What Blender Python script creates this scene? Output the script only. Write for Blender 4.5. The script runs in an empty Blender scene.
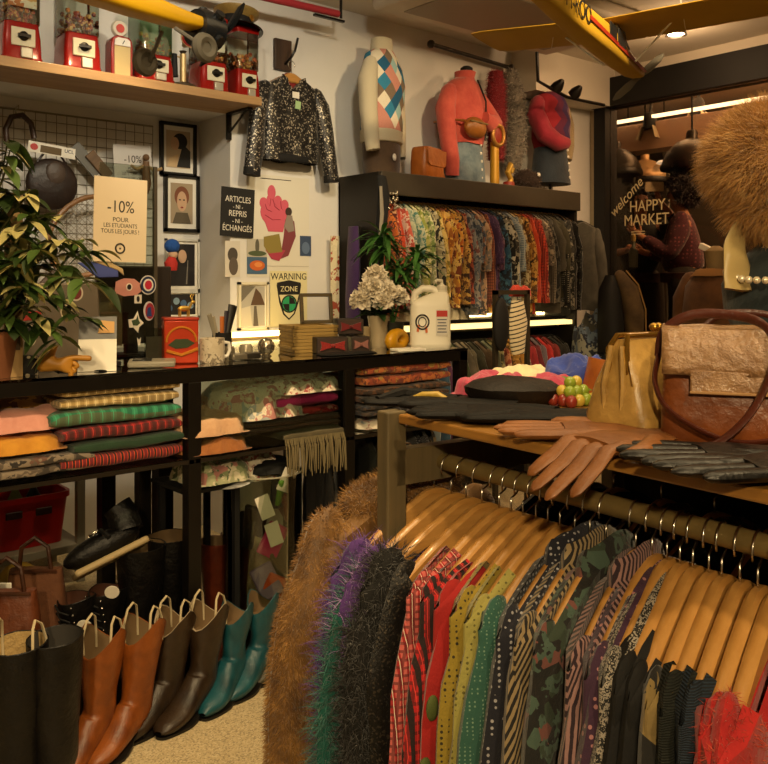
import bpy, math, random
from mathutils import Vector, Matrix, noise
random.seed(7)
PI = math.pi
TH = math.radians(40.25); CT = math.cos(TH); ST = math.sin(TH)
FPX, CX, HY, EYE = 860.0, 384.0, 283.0, 1.35
SC = bpy.context.scene
COL = SC.collection

# ---------- measuring: photograph ray -> room point ----------
def c2r(x, d, z=0.0):
    return Vector((CT*x + ST*d, -ST*x + CT*d, z))
def P(px, py, d):
    return c2r((px-CX)/FPX*d, d, EYE-(py-HY)/FPX*d)
def DV(px, v): return v/(CT-(px-CX)/FPX*ST)
def DU(px, u): return u/(ST+(px-CX)/FPX*CT)
def PV(px, py, v): return P(px, py, DV(px, v))
def PU(px, py, u): return P(px, py, DU(px, u))
def PZ(px, py, z):
    return P(px, py, (EYE-z)*FPX/(py-HY))

# ---------- colour ----------
def lin(c):
    return c/12.92 if c <= 0.04045 else ((c+0.055)/1.055)**2.4
def HX(h, a=1.0):
    h = h.lstrip('#')
    return tuple(lin(int(h[i:i+2], 16)/255) for i in (0, 2, 4)) + (a,)
def cc(c): return HX(c) if isinstance(c, str) else (tuple(c)+(1.0,))[:4]

# ---------- mesh builder ----------
class MB:
    def __init__(s): s.v = []; s.f = []; s.m = []; s.cur = 0
    def add(s, vs, fs):
        o = len(s.v); s.v.extend([tuple(v) for v in vs])
        for f in fs: s.f.append(tuple(i+o for i in f)); s.m.append(s.cur)
        return s
    def box(s, c, d, R=None):
        hx, hy, hz = d[0]/2, d[1]/2, d[2]/2; c = Vector(c)
        vs = [Vector((x, y, z)) for x in (-hx, hx) for y in (-hy, hy) for z in (-hz, hz)]
        if R is not None: vs = [R @ v for v in vs]
        return s.add([v+c for v in vs], [(0,1,3,2),(4,6,7,5),(0,4,5,1),(2,3,7,6),(0,2,6,4),(1,5,7,3)])
    def box2(s, a, b):
        return s.box([(a[i]+b[i])/2 for i in range(3)], [abs(b[i]-a[i]) for i in range(3)])
    def loft(s, rings, cap=True, close=True):
        n = len(rings[0]); vs = [v for r in rings for v in r]; fs = []
        for i in range(len(rings)-1):
            for j in range(n if close else n-1):
                k = (j+1) % n
                fs.append((i*n+j, i*n+k, (i+1)*n+k, (i+1)*n+j))
        if cap and close:
            fs.append(tuple(range(n-1, -1, -1))); fs.append(tuple((len(rings)-1)*n+j for j in range(n)))
        return s.add(vs, fs)
    def tube(s, pts, r, n=8, flat=None, cap=True, up=None):
        """sweep an ellipse; r scalar or list; flat = ratio of the second axis (scalar or list)"""
        pts = [Vector(p) for p in pts]; N = len(pts); rings = []
        ref = Vector(up) if up is not None else None
        for i, p in enumerate(pts):
            t = (pts[min(i+1, N-1)]-pts[max(i-1, 0)])
            t = t.normalized() if t.length > 1e-9 else Vector((0, 0, 1))
            if ref is None:
                ref = Vector((0, 0, 1)) if abs(t.z) < 0.9 else Vector((1, 0, 0))
            a = ref - t*ref.dot(t)
            if a.length < 1e-6: a = t.orthogonal()
            a.normalize(); b = t.cross(a)
            if up is None: ref = a
            ri = r[i] if isinstance(r, (list, tuple)) else r
            fl = 1.0 if flat is None else (flat[i] if isinstance(flat, (list, tuple)) else flat)
            rings.append([p + a*(ri*math.cos(2*PI*k/n)) + b*(ri*fl*math.sin(2*PI*k/n)) for k in range(n)])
        return s.loft(rings, cap)
    def cyl(s, a, b, r0, r1=None, n=16): return s.tube([a, b], [r0, r0 if r1 is None else r1], n)
    def lathe(s, prof, c=(0, 0, 0), n=20, R=None, cap=True, sx=1, sy=1):
        c = Vector(c); rings = []
        for r, z in prof:
            ring = [Vector((max(r, 1e-4)*math.cos(2*PI*k/n)*sx, max(r, 1e-4)*math.sin(2*PI*k/n)*sy, z)) for k in range(n)]
            if R is not None: ring = [R @ v for v in ring]
            rings.append([v+c for v in ring])
        return s.loft(rings, cap)
    def ball(s, c, r, n=12, m=8, R=None):
        r = (r, r, r) if not isinstance(r, (tuple, list)) else r
        c = Vector(c); rings = []
        for i in range(m+1):
            a = -PI/2 + PI*i/m
            q = max(math.cos(a), 1e-3)
            ring = [Vector((r[0]*q*math.cos(2*PI*k/n), r[1]*q*math.sin(2*PI*k/n), r[2]*math.sin(a))) for k in range(n)]
            if R is not None: ring = [R @ v for v in ring]
            rings.append([v+c for v in ring])
        return s.loft(rings)
    def grid(s, fn, nu, nv):
        vs = [fn(i/nu, j/nv) for j in range(nv+1) for i in range(nu+1)]
        fs = [(j*(nu+1)+i, j*(nu+1)+i+1, (j+1)*(nu+1)+i+1, (j+1)*(nu+1)+i) for j in range(nv) for i in range(nu)]
        return s.add(vs, fs)
    def prism(s, pts, t, R=None, c=(0, 0, 0)):
        """outline in XZ extruded t along Y (centred)"""
        n = len(pts); c = Vector(c)
        vs = [Vector((x, -t/2, z)) for x, z in pts] + [Vector((x, t/2, z)) for x, z in pts]
        if R is not None: vs = [R @ v for v in vs]
        fs = [tuple(range(n)), tuple(range(2*n-1, n-1, -1))] + [(i, i+n, (i+1) % n+n, (i+1) % n) for i in range(n)]
        return s.add([v+c for v in vs], fs)
    def strands(s, pts, length, w, jit=0.5, droop=0.0, comb=None, seg=2):
        """pts: list of (pos, normal). tapered ribbons"""
        for p, nrm in pts:
            d = Vector(nrm) + Vector((random.gauss(0, jit), random.gauss(0, jit), random.gauss(0, jit)))
            if comb is not None: d = d + Vector(comb)
            d.normalize(); L = length*random.uniform(0.6, 1.2); side = d.cross(Vector((random.uniform(-1, 1), random.uniform(-1, 1), random.uniform(-1, 1))))
            if side.length < 1e-4: continue
            side.normalize(); p = Vector(p); vs = []; cur = p.copy(); dd = d.copy()
            for k in range(seg):
                ww = w*(1-k/seg)
                vs += [cur-side*ww/2, cur+side*ww/2]
                cur = cur + dd*(L/seg); dd = (dd + Vector((0, 0, -droop))).normalized()
            vs.append(cur); fs = [(2*k, 2*k+1, 2*k+3, 2*k+2) for k in range(seg-1)] + [(2*seg-2, 2*seg-1, 2*seg)]
            s.add(vs, fs)
        return s
    def xf(s, M):
        s.v = [tuple(M @ Vector(v)) for v in s.v]; return s
    def jitter(s, a, sc=20.0, seed=0.0):
        o = Vector((seed*3.1, seed*1.7, seed*0.9)); out = []
        for v in s.v:
            q = Vector(v)*sc + o; nv = noise.noise_vector(q)
            out.append((v[0]+nv[0]*a, v[1]+nv[1]*a, v[2]+nv[2]*a))
        s.v = out; return s
    def mesh(s, name, mats, smooth=True):
        me = bpy.data.meshes.new(name); me.from_pydata(s.v, [], s.f); me.validate()
        if not isinstance(mats, (list, tuple)): mats = [mats]
        for m in mats:
            if m is not None: me.materials.append(m)
        if len(mats) > 1 and len(me.polygons) == len(s.m): me.polygons.foreach_set('material_index', s.m)
        if smooth: me.polygons.foreach_set('use_smooth', [True]*len(me.polygons))
        me.update(); return me
    def build(s, name, mats, parent=None, smooth=True, bevel=0.0, sub=0, loc=None, rot=None, auto=True, solid=0):
        o = bpy.data.objects.new(name, s.mesh(name, mats, smooth)); COL.objects.link(o)
        if parent is not None: o.parent = parent
        if loc is not None: o.location = loc
        if rot is not None: o.rotation_euler = rot
        if solid: md = o.modifiers.new('s', 'SOLIDIFY'); md.thickness = solid; md.offset = 0
        if bevel: md = o.modifiers.new('b', 'BEVEL'); md.width = bevel; md.segments = 2; md.limit_method = 'ANGLE'
        if sub: md = o.modifiers.new('u', 'SUBSURF'); md.levels = sub; md.render_levels = sub
        if smooth and not sub: _auto(o)
        return o
def _auto(o):
    me = o.data
    try: me.set_sharp_from_angle(angle=math.radians(42))
    except Exception: pass

def RX(a): return Matrix.Rotation(a, 3, 'X')
def RY(a): return Matrix.Rotation(a, 3, 'Y')
def RZ(a): return Matrix.Rotation(a, 3, 'Z')

LABELS = {}
def tag(o, label, cat, group=None, kind=None):
    o['label'] = label; o['category'] = cat
    if group: o['group'] = group
    if kind: o['kind'] = kind
    return o
def thing(name, label, cat, loc=(0, 0, 0), rz=0.0, group=None, rot=None):
    o = bpy.data.objects.new(name, None); COL.objects.link(o); o.empty_display_size = 0.02
    o.location = loc; o.rotation_euler = rot if rot is not None else (0, 0, rz)
    return tag(o, label, cat, group)
def struct(o): o['kind'] = 'structure'; return o
KIDS = {}
def kids(o): return [c for c in COL.objects if c.parent is o]
def dup(root, loc, rz=None, label=None, group=None, mat_map=None, scale=None, rot=None):
    def cp(o, par):
        c = o.copy(); COL.objects.link(c)
        if par is not None: c.parent = par
        if mat_map and c.type == 'MESH':
            c.data = c.data.copy()
            for i, m in enumerate(c.data.materials):
                if m.name in mat_map: c.data.materials[i] = mat_map[m.name]
        for ch in [k for k in list(COL.objects) if k.parent is o]: cp(ch, c)
        return c
    r = cp(root, None); r.location = loc
    if rz is not None: r.rotation_euler = (0, 0, rz)
    if rot is not None: r.rotation_euler = rot
    if label: r['label'] = label
    if group: r['group'] = group
    if scale: r.scale = scale if isinstance(scale, (tuple, list)) else (scale,)*3
    return r

def text(body, size, mat, parent, name='lettering', loc=(0, 0, 0), rot=(PI/2, 0, 0), ext=0.0008, align='CENTER', shear=0.0, sx=1.0, space=1.0):
    cu = bpy.data.curves.new(name, 'FONT'); cu.body = body; cu.size = size; cu.extrude = ext
    cu.align_x = align; cu.align_y = 'CENTER'; cu.shear = shear; cu.space_line = space
    t = bpy.data.objects.new(name, cu); COL.objects.link(t)
    bpy.context.view_layer.update()
    me = bpy.data.meshes.new_from_object(t.evaluated_get(bpy.context.evaluated_depsgraph_get()))
    bpy.data.objects.remove(t); bpy.data.curves.remove(cu)
    me.materials.clear(); me.materials.append(mat)
    o = bpy.data.objects.new(name, me); COL.objects.link(o); o.parent = parent
    o.location = loc; o.rotation_euler = rot; o.scale = (sx, 1, 1)
    return o

# ---------- materials ----------
MC = {}
def _new(name):
    m = bpy.data.materials.new(name); m.use_nodes = True; nt = m.node_tree
    b = nt.nodes['Principled BSDF']; return m, nt, b
def _set(b, **k):
    for n, v in k.items():
        if n in b.inputs: b.inputs[n].default_value = v
def N(nt, t, **k):
    n = nt.nodes.new(t)
    for a, v in k.items(): setattr(n, a, v)
    return n
def coords(nt, scale=(1, 1, 1), rot=(0, 0, 0), loc=(0, 0, 0), kind='Object'):
    t = N(nt, 'ShaderNodeTexCoord'); m = N(nt, 'ShaderNodeMapping')
    m.inputs['Scale'].default_value = scale; m.inputs['Rotation'].default_value = rot; m.inputs['Location'].default_value = loc
    nt.links.new(t.outputs[kind], m.inputs['Vector']); return m.outputs['Vector']
def ramp(nt, fac, stops, interp='LINEAR'):
    r = N(nt, 'ShaderNodeValToRGB'); cr = r.color_ramp; cr.interpolation = interp
    stops = sorted(stops, key=lambda q: q[0])
    cr.elements[1].position = max(stops[-1][0], 0.001); cr.elements[1].color = cc(stops[-1][1])
    cr.elements[0].position = stops[0][0]; cr.elements[0].color = cc(stops[0][1])
    for p, c in stops[1:-1]:
        e = cr.elements.new(p); e.color = cc(c)
    nt.links.new(fac, r.inputs['Fac']); return r.outputs['Color']
def mix(nt, fac, a, b, mode='MIX'):
    n = N(nt, 'ShaderNodeMix', data_type='RGBA', blend_type=mode)
    for s, v in (('Factor', fac), ('A', a), ('B', b)):
        i = [x for x in n.inputs if x.name == s and (x.type == 'RGBA' if s != 'Factor' else x.type == 'VALUE')][0]
        if hasattr(v, 'is_linked') or hasattr(v, 'links'): nt.links.new(v, i)
        elif s == 'Factor': i.default_value = v
        else: i.default_value = cc(v)
    return [o for o in n.outputs if o.type == 'RGBA'][0]
def noise_t(nt, vec, scale, detail=4, rough=0.6):
    n = N(nt, 'ShaderNodeTexNoise'); n.inputs['Scale'].default_value = scale; n.inputs['Detail'].default_value = detail; n.inputs['Roughness'].default_value = rough
    nt.links.new(vec, n.inputs['Vector']); return n.outputs['Fac']
def vor(nt, vec, scale, out='Color', feature='F1', rnd=1.0):
    n = N(nt, 'ShaderNodeTexVoronoi', feature=feature); n.inputs['Scale'].default_value = scale; n.inputs['Randomness'].default_value = rnd
    nt.links.new(vec, n.inputs['Vector']); return n.outputs[out]
def wave(nt, vec, scale, dist=0.0, direction='X', prof='SIN', dscale=2.0):
    n = N(nt, 'ShaderNodeTexWave', bands_direction=direction, wave_profile=prof); n.inputs['Scale'].default_value = scale
    n.inputs['Distortion'].default_value = dist; n.inputs['Detail Scale'].default_value = dscale
    nt.links.new(vec, n.inputs['Vector']); return n.outputs['Fac']
def math_n(nt, op, a, b=0.5):
    n = N(nt, 'ShaderNodeMath', operation=op)
    for i, v in ((0, a), (1, b)):
        if hasattr(v, 'links'): nt.links.new(v, n.inputs[i])
        else: n.inputs[i].default_value = v
    return n.outputs[0]
def bump(nt, b, h, strength=0.3, dist=0.01):
    n = N(nt, 'ShaderNodeBump'); n.inputs['Strength'].default_value = strength; n.inputs['Distance'].default_value = dist
    nt.links.new(h, n.inputs['Height']); nt.links.new(n.outputs['Normal'], b.inputs['Normal'])

def M(name, col='#888888', rough=0.5, metal=0.0, var=0.0, vscale=8.0, bmp=0.0, bscale=40.0, sheen=0.0, emit=None, es=0.0, trans=0.0, alpha=1.0, ior=1.45, coat=0.0):
    if name in MC: return MC[name]
    m, nt, b = _new(name); c = cc(col)
    _set(b, **{'Base Color': c, 'Roughness': rough, 'Metallic': metal, 'Transmission Weight': trans, 'IOR': ior, 'Alpha': alpha, 'Sheen Weight': sheen, 'Coat Weight': coat})
    if var or bmp: vec = coords(nt)
    if var:
        f = noise_t(nt, vec, vscale)
        dk = tuple(x*(1-var) for x in c[:3])+(1,); lt = tuple(min(1, x*(1+var)) for x in c[:3])+(1,)
        nt.links.new(ramp(nt, f, [(0.3, dk), (0.7, lt)]), b.inputs['Base Color'])
    if bmp: bump(nt, b, noise_t(nt, vec, bscale), bmp)
    if emit: _set(b, **{'Emission Color': cc(emit), 'Emission Strength': es})
    MC[name] = m; return m

def glass(name, tint='#ffffff', refl=0.12, rough=0.02, dark=1.0):
    """thin pane: clear with a mirror-like coat"""
    if name in MC: return MC[name]
    m, nt, b = _new(name); nt.nodes.remove(b); out = nt.nodes['Material Output']
    t = N(nt, 'ShaderNodeBsdfTransparent'); t.inputs['Color'].default_value = cc(tint)
    g = N(nt, 'ShaderNodeBsdfGlossy'); g.inputs['Roughness'].default_value = rough
    fr = N(nt, 'ShaderNodeFresnel'); fr.inputs['IOR'].default_value = 1.45
    ad = math_n(nt, 'MULTIPLY', fr.outputs[0], refl/0.12)
    mx = N(nt, 'ShaderNodeMixShader'); nt.links.new(ad, mx.inputs[0]); nt.links.new(t.outputs[0], mx.inputs[1]); nt.links.new(g.outputs[0], mx.inputs[2])
    nt.links.new(mx.outputs[0], out.inputs['Surface']); MC[name] = m; return m

def fabric(name, kind, cols, scale=1.0, rough=0.85, rot=(0, 0, 0), sheen=0.2, bmp=0.25):
    """procedural cloth: solid, floral, dots, stripes, plaid, zigzag, patch, knit, sequin"""
    if name in MC: return MC[name]
    m, nt, b = _new(name); _set(b, **{'Roughness': rough, 'Sheen Weight': sheen}); c = cols
    h = sum(ord(ch) for ch in name) % 17
    vec = coords(nt, (scale,)*3, rot, (h*0.37, h*0.21, h*0.13))
    if kind == 'solid':
        col = ramp(nt, noise_t(nt, vec, 14), [(0.3, c[0]), (0.75, c[-1])])
    elif kind == 'floral':
        v = vor(nt, vec, 34); sep = N(nt, 'ShaderNodeSeparateColor'); nt.links.new(v, sep.inputs[0])
        n = len(c); col = ramp(nt, sep.outputs[0], [(i/n, k) for i, k in enumerate(c)], 'CONSTANT')
        col2 = ramp(nt, noise_t(nt, vec, 22, 3), [(i/n*0.5+0.27, k) for i, k in enumerate(c[::-1])], 'CONSTANT')
        col = mix(nt, math_n(nt, 'GREATER_THAN', noise_t(nt, vec, 30, 2), 0.52), col, col2)
    elif kind == 'dots':
        d = vor(nt, vec, 55, 'Distance', rnd=0.15)
        col = mix(nt, math_n(nt, 'LESS_THAN', d, 0.27), c[0], c[1])
    elif kind == 'stripes':
        col = ramp(nt, wave(nt, vec, 26, 0.6), [(0, c[0]), (0.5, c[1])] if len(c) < 3 else [(0, c[0]), (0.45, c[1]), (0.8, c[2])], 'CONSTANT')
    elif kind == 'plaid':
        v2 = coords(nt, (scale,)*3, (0, 0, 0), (h*0.11, 0, h*0.05))
        a = wave(nt, v2, 9, 0.4, 'X'); bz = wave(nt, v2, 9, 0.4, 'Z'); by = wave(nt, v2, 9, 0.4, 'Y')
        bb = math_n(nt, 'MAXIMUM', bz, by)
        col = mix(nt, math_n(nt, 'GREATER_THAN', a, 0.55), c[0], c[1])
        col = mix(nt, math_n(nt, 'MULTIPLY', math_n(nt, 'GREATER_THAN', bb, 0.7), 0.65), col, c[2])
        fl = math_n(nt, 'GREATER_THAN', wave(nt, v2, 9, 0.4, 'X', 'SAW'), 0.93)
        col = mix(nt, fl, col, c[3] if len(c) > 3 else c[0])
    elif kind == 'zigzag':
        col = ramp(nt, wave(nt, vec, 30, 9.0, 'DIAGONAL', dscale=6), [(0, c[0]), (0.55, c[1])], 'CONSTANT')
    elif kind == 'knit':
        w = wave(nt, vec, 60, 1.5, 'Z'); col = ramp(nt, w, [(0.2, c[0]), (0.8, c[-1])])
    elif kind == 'sequin':
        d = vor(nt, vec, 90); sep = N(nt, 'ShaderNodeSeparateColor'); nt.links.new(d, sep.inputs[0])
        col = ramp(nt, sep.outputs[0], [(0, c[0]), (0.55, c[1]), (0.85, c[2])], 'CONSTANT')
        _set(b, Metallic=0.5, Roughness=0.35)
    nt.links.new(col, b.inputs['Base Color'])
    if kind == 'knit': bump(nt, b, w, 0.5)
    elif bmp: bump(nt, b, noise_t(nt, vec, 60, 5), bmp)
    MC[name] = m; return m

def wood(name, a, b_, scale=1.0, rough=0.4, axis='X', coat=0.1):
    if name in MC: return MC[name]
    m, nt, b = _new(name); _set(b, Roughness=rough, **{'Coat Weight': coat})
    s = {'X': (0.6, 8, 8), 'Y': (8, 0.6, 8), 'Z': (8, 8, 0.6)}[axis]
    vec = coords(nt, tuple(x*scale for x in s))
    f = noise_t(nt, vec, 4, 6, 0.65); nt.links.new(ramp(nt, f, [(0.3, a), (0.7, b_)]), b.inputs['Base Color'])
    bump(nt, b, f, 0.08); MC[name] = m; return m

def leather(name, a, b_, rough=0.38, scale=1.0, bmp=0.35, gloss=0.5):
    if name in MC: return MC[name]
    m, nt, b = _new(name); _set(b, Roughness=rough, **{'Specular IOR Level': gloss})
    vec = coords(nt, (scale,)*3)
    f = noise_t(nt, vec, 12, 5); nt.links.new(ramp(nt, f, [(0.3, a), (0.72, b_)]), b.inputs['Base Color'])
    bump(nt, b, noise_t(nt, vec, 26, 6), bmp, 0.012); MC[name] = m; return m

def fur_mat(name, a, b_, c_=None, scale=30):
    if name in MC: return MC[name]
    m, nt, b = _new(name); _set(b, Roughness=0.6, **{'Sheen Weight': 0.3})
    vec = coords(nt); f = noise_t(nt, vec, scale, 4)
    nt.links.new(ramp(nt, f, [(0.3, a), (0.55, b_), (0.75, c_ or b_)]), b.inputs['Base Color']); MC[name] = m; return m

# common
def common():
    g = {}
    g['black_metal'] = M('black_metal', '#17130f', 0.35, 0.3, 0.15)
    g['chrome'] = M('chrome', '#c9c4b8', 0.22, 1.0)
    g['white'] = M('white_paint', '#e6e2d8', 0.5)
    g['black'] = M('black_matte', '#070606', 0.75)
    g['paper'] = M('paper', '#e9e4d6', 0.7)
    g['red'] = M('red_enamel', '#8c130e', 0.25, 0.1, coat=0.5)
    g['gold'] = M('gold_metal', '#b98a3a', 0.3, 0.9)
    g['brass'] = M('aged_brass', '#7a683f', 0.42, 0.35, 0.2, 20)
    return g
G = common()
# ================= camera =================
cam = bpy.data.cameras.new('camera'); co = bpy.data.objects.new('camera', cam); COL.objects.link(co)
co.location = (0, 0, EYE); co.rotation_euler = (PI/2, 0, -TH)
cam.sensor_width = 36; cam.lens = 36*FPX/768; cam.shift_y = -(382-HY)/768; cam.clip_start = 0.05
SC.camera = co

# ================= room shell =================
VB, VN, UR, UN, ZC = 4.0, 4.34, 5.45, 2.32, 2.95     # back wall, niche wall, right wall, niche end, ceiling
def plaster(name, col, dark):
    if name in MC: return MC[name]
    m, nt, b = _new(name); vec = coords(nt)
    nt.links.new(ramp(nt, noise_t(nt, vec, 1.3, 5), [(0.3, dark), (0.7, col)]), b.inputs['Base Color'])
    _set(b, Roughness=0.75); bump(nt, b, noise_t(nt, vec, 60, 4), 0.08); MC[name] = m; return m
WALL = plaster('plaster', '#dddad4', '#d3cfc7')
CEIL = plaster('ceiling_paint', '#ddd5c5', '#d3cab9')
def floor_mat():
    m, nt, b = _new('speckled_terrazzo'); vec = coords(nt)
    v = vor(nt, vec, 230); s = N(nt, 'ShaderNodeSeparateColor'); nt.links.new(v, s.inputs[0])
    c1 = ramp(nt, s.outputs[0], [(0, '#6d5a40'), (0.18, '#b39c74'), (0.5, '#cbb68c'), (0.85, '#ddcda8')], 'CONSTANT')
    c2 = ramp(nt, noise_t(nt, vec, 2.0, 4), [(0.3, '#b8a680'), (0.7, '#d9c9a4')])
    nt.links.new(mix(nt, 0.45, c1, c2), b.inputs['Base Color']); _set(b, Roughness=0.55)
    bump(nt, b, noise_t(nt, vec, 120, 3), 0.15, 0.003); return m
def slab(name, a, b, m):
    return struct(MB().box2(a, b).build(name, m, smooth=False))
slab('floor', (-1.4, -2.7, -0.1), (UR+3.2, 5.45, 0), floor_mat())
slab('ceiling', (-1.4, -2.7, ZC), (UR+3.2, 5.45, ZC+0.1), CEIL)
slab('wall_back', (UN, VB, 0), (UR+0.1, VB+0.5, ZC), WALL)
slab('wall_back_upper', (-1.4, VB, 2.25), (UN, VB+0.5, ZC), WALL)
slab('wall_niche', (-1.4, VN, 0), (UN, VN+0.16, 2.25), WALL)
slab('wall_left', (-1.5, -2.7, 0), (-1.4, VN+0.2, ZC), WALL)
slab('wall_front', (-1.4, -2.8, 0), (UR+3.2, -2.7, ZC), WALL)
# right wall: dark frame round a big pane, back room behind it
DARK = M('dark_frame_paint', '#0b0a09', 0.65, 0, 0.1)
slab('wall_right_jamb', (UR, PU(609, 200, UR).y+0.1, 0), (UR+0.12, VB, ZC), plaster('plaster_warm', '#cbbd9f', '#bfb092'))
YJ = PU(609, 200, UR).y
slab('trim_1', (UR-0.05, YJ, 0), (UR+0.1, YJ+0.1, 2.86), DARK)
slab('trim_2', (UR-0.06, -2.7, 2.66), (UR+0.1, YJ+0.12, 2.87), DARK)
slab('wall_right_upper', (UR, -2.7, 2.86), (UR+0.12, VB, ZC), CEIL)
slab('wall_right_base', (UR-0.02, -2.7, 0), (UR+0.1, YJ, 0.12), DARK)
PANE = glass('smoked_pane', '#c9c2b8', 0.06)
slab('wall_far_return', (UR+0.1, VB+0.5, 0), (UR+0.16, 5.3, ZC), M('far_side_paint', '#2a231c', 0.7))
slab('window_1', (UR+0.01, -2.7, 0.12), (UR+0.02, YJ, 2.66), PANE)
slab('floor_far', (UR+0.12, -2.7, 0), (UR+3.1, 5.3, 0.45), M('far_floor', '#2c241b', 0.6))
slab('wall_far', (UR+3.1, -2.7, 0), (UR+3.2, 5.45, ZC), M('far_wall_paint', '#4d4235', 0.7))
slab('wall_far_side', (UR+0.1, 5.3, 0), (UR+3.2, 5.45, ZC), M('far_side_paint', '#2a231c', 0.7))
# box soffit over the rack corner and flat duct on the ceiling
slab('trim_3', (4.55, 3.78, 2.66), (UR, VB, ZC), CEIL)
d0 = PV(405, 0, 3.55)
duct = thing('ceiling_duct', 'flat pale air duct box fixed under the ceiling above the argyle sweater', 'duct', (3.35, 3.3, ZC))
MB().box2((-0.35, -0.42, -0.10), (1.15, 0.36, 0)).build('duct_body', M('duct_paint', '#d0c7b8', 0.6), duct, bevel=0.03)
MB().box2((-0.2, -0.3, -0.106), (1.0, 0.25, -0.1)).build('grille', M('duct_grille', '#a0978a', 0.6), duct, smooth=False)
# far room ceiling with a lit cove
slab('trim_4', (UR+0.72, -2.7, 2.44), (UR+0.95, 5.3, 2.66), M('cove_board', '#c9a183', 0.6))
led = MB().box2((0, -2.6, 0), (0.03, 5.2, 0.025)).build('cove_light', M('cove_led', '#fff0d8', 0.5, emit='#ffe2b4', es=7), loc=(UR+0.69, 0, 2.685))
tag(led, 'long thin light strip along the ceiling behind the dark framed glass', 'light')

# ceiling fixtures
def downlight(loc, label, r=0.065):
    t = thing('ceiling_spotlight', label, 'lamp', loc, group='ceiling spotlights')
    MB().lathe([(0.02, 0), (0.025, -0.01), (r*0.8, -0.03), (r, -0.075), (r*0.93, -0.075), (r*0.8, -0.06), (0.01, -0.05)], n=24).build('housing', G['black_metal'], t)
    MB().lathe([(0.001, -0.058), (r*0.75, -0.06), (r*0.75, -0.066), (0.001, -0.07)], n=20).build('bulb', M('lamp_face', '#ffffff', 0.4, emit='#ffd79c', es=25), t)
    return t
pd = P(676, 18, 5.3); downlight((pd.x, pd.y, ZC), 'black dome spotlight on the ceiling right of the yellow plane')

# red pipe and rods
def rod(name, a, b, r, m, label, cat, ends=None):
    o = thing(name, label, cat, a); d = Vector(b)-Vector(a)
    MB().cyl((0, 0, 0), d, r, n=12).build('rod', m, o)
    for q in (Vector((0, 0, 0)), d): MB().ball(q, r*2.0, 10, 6).build('end_cap', m, o)
    return o
a = PV(236, -6, 3.75); b = PV(338, 14, 3.75)
rp = thing('ceiling_pipe', 'red painted pipe running under the ceiling above the sequin jacket', 'pipe', a)
MB().cyl((-0.9, 0, 0.0), (b-a), 0.02, n=12).build('pipe', M('pipe_red', '#a8323a', 0.45), rp)
MB().tube([(b-a)+Vector((0.02, 0, -0.02)), (b-a)+Vector((0.02, 0, 0.09))], 0.008, 8).box((b-a)+Vector((-0.06, 0, -0.035)), (0.2, 0.02, 0.012)).build('bracket', G['black_metal'], rp)
rod('wall_rod', PV(431, 44, 3.93), PV(511, 68, 3.93), 0.013, M('rod_dark', '#3a322a', 0.4, 0.6), 'dark metal hanging rod high on the wall above the coral jacket', 'rod')
cb = MB(); pts = [PV(537, 52, 3.5), PV(538, 81, 3.5), PV(552, 89, 3.5), PV(567, 97, 3.5), PV(584, 101, 3.5), PV(604, 105, 3.5)]
o0 = pts[0]; cb.tube([p-o0 for p in pts], 0.011, 8)
cq = cb.build('ceiling_cable', G['black_metal'], loc=o0); tag(cq, 'dark cable looping below the soffit above the navy denim skirt mannequin', 'cable')
for px, py, nm in ((558, 86, 'left'), (576, 92, 'right')):
    p = PV(px, py, 3.48); t = thing('clip_lamp', f'small dark clip lamp on the looping cable, {nm} one of the two', 'lamp', p)
    MB().lathe([(0.012, 0.05), (0.02, 0.04), (0.038, 0.0), (0.04, -0.03), (0.034, -0.03)], n=16, R=RX(0.9)).build('shade', G['black_metal'], t)
    MB().ball((0, 0.0, 0.0), 0.02).build('bulb', M('dim_bulb', '#8a7f6c', 0.3), t)

# ================= light =================
def area(loc, size, power, col, tgt=None, sy=None):
    l = bpy.data.lights.new('l', 'AREA'); l.energy = power; l.color = lin3(col); l.size = size
    if sy: l.shape = 'RECTANGLE'; l.size_y = sy
    o = bpy.data.objects.new('added_fill_light', l); COL.objects.link(o); o.location = loc
    d = Vector(tgt)-Vector(loc) if tgt else Vector((0, 0, -1)); o.rotation_euler = d.to_track_quat('-Z', 'Y').to_euler(); return o
def spot(loc, tgt, power, col, ang=70, blend=0.6, r=0.05):
    l = bpy.data.lights.new('s', 'SPOT'); l.energy = power; l.color = lin3(col); l.spot_size = math.radians(ang); l.spot_blend = blend; l.shadow_soft_size = r
    o = bpy.data.objects.new('ceiling_or_fill_light', l); COL.objects.link(o); o.location = loc
    o.rotation_euler = (Vector(tgt)-Vector(loc)).to_track_quat('-Z', 'Y').to_euler(); return o
def lin3(h): return HX(h)[:3]
WARM = '#ffdfa8'; WARM2 = '#ffce98'; NEU = '#fff0d2'
spot((-1.25, -1.2, 2.35), (0.9, 0.9, 0.9), 230, WARM, 55, 0.7, 0.06)      # front rack; unseen spot set below the ceiling to reach the rail
spot((0.3, -0.7, 2.9), (1.0, 0.8, 0.9), 75, WARM, 80, 0.7, 0.06)
spot((0.7, 1.1, 2.9), (1.0, 2.6, 0.5), 115, WARM, 95, 0.8, 0.06)         # boots / counter
spot((1.9, 2.0, 2.9), (2.4, 4.0, 2.0), 68, NEU, 75, 0.8, 0.08)          # jacket wall
spot((0.8, 2.0, 2.9), (1.2, 4.0, 2.2), 78, NEU, 85, 0.8, 0.08)          # shelf wall
spot((2.6, 1.2, 2.9), (3.5, 3.8, 1.6), 150, WARM, 60, 0.8, 0.06)         # back rack
spot((4.2, 1.9, 2.9), (4.4, 3.8, 1.6), 60, WARM2, 80, 0.8, 0.06)
spot((3.0, 0.6, 2.9), (4.6, 2.4, 1.2), 60, WARM2, 80, 0.8, 0.06)
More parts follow.
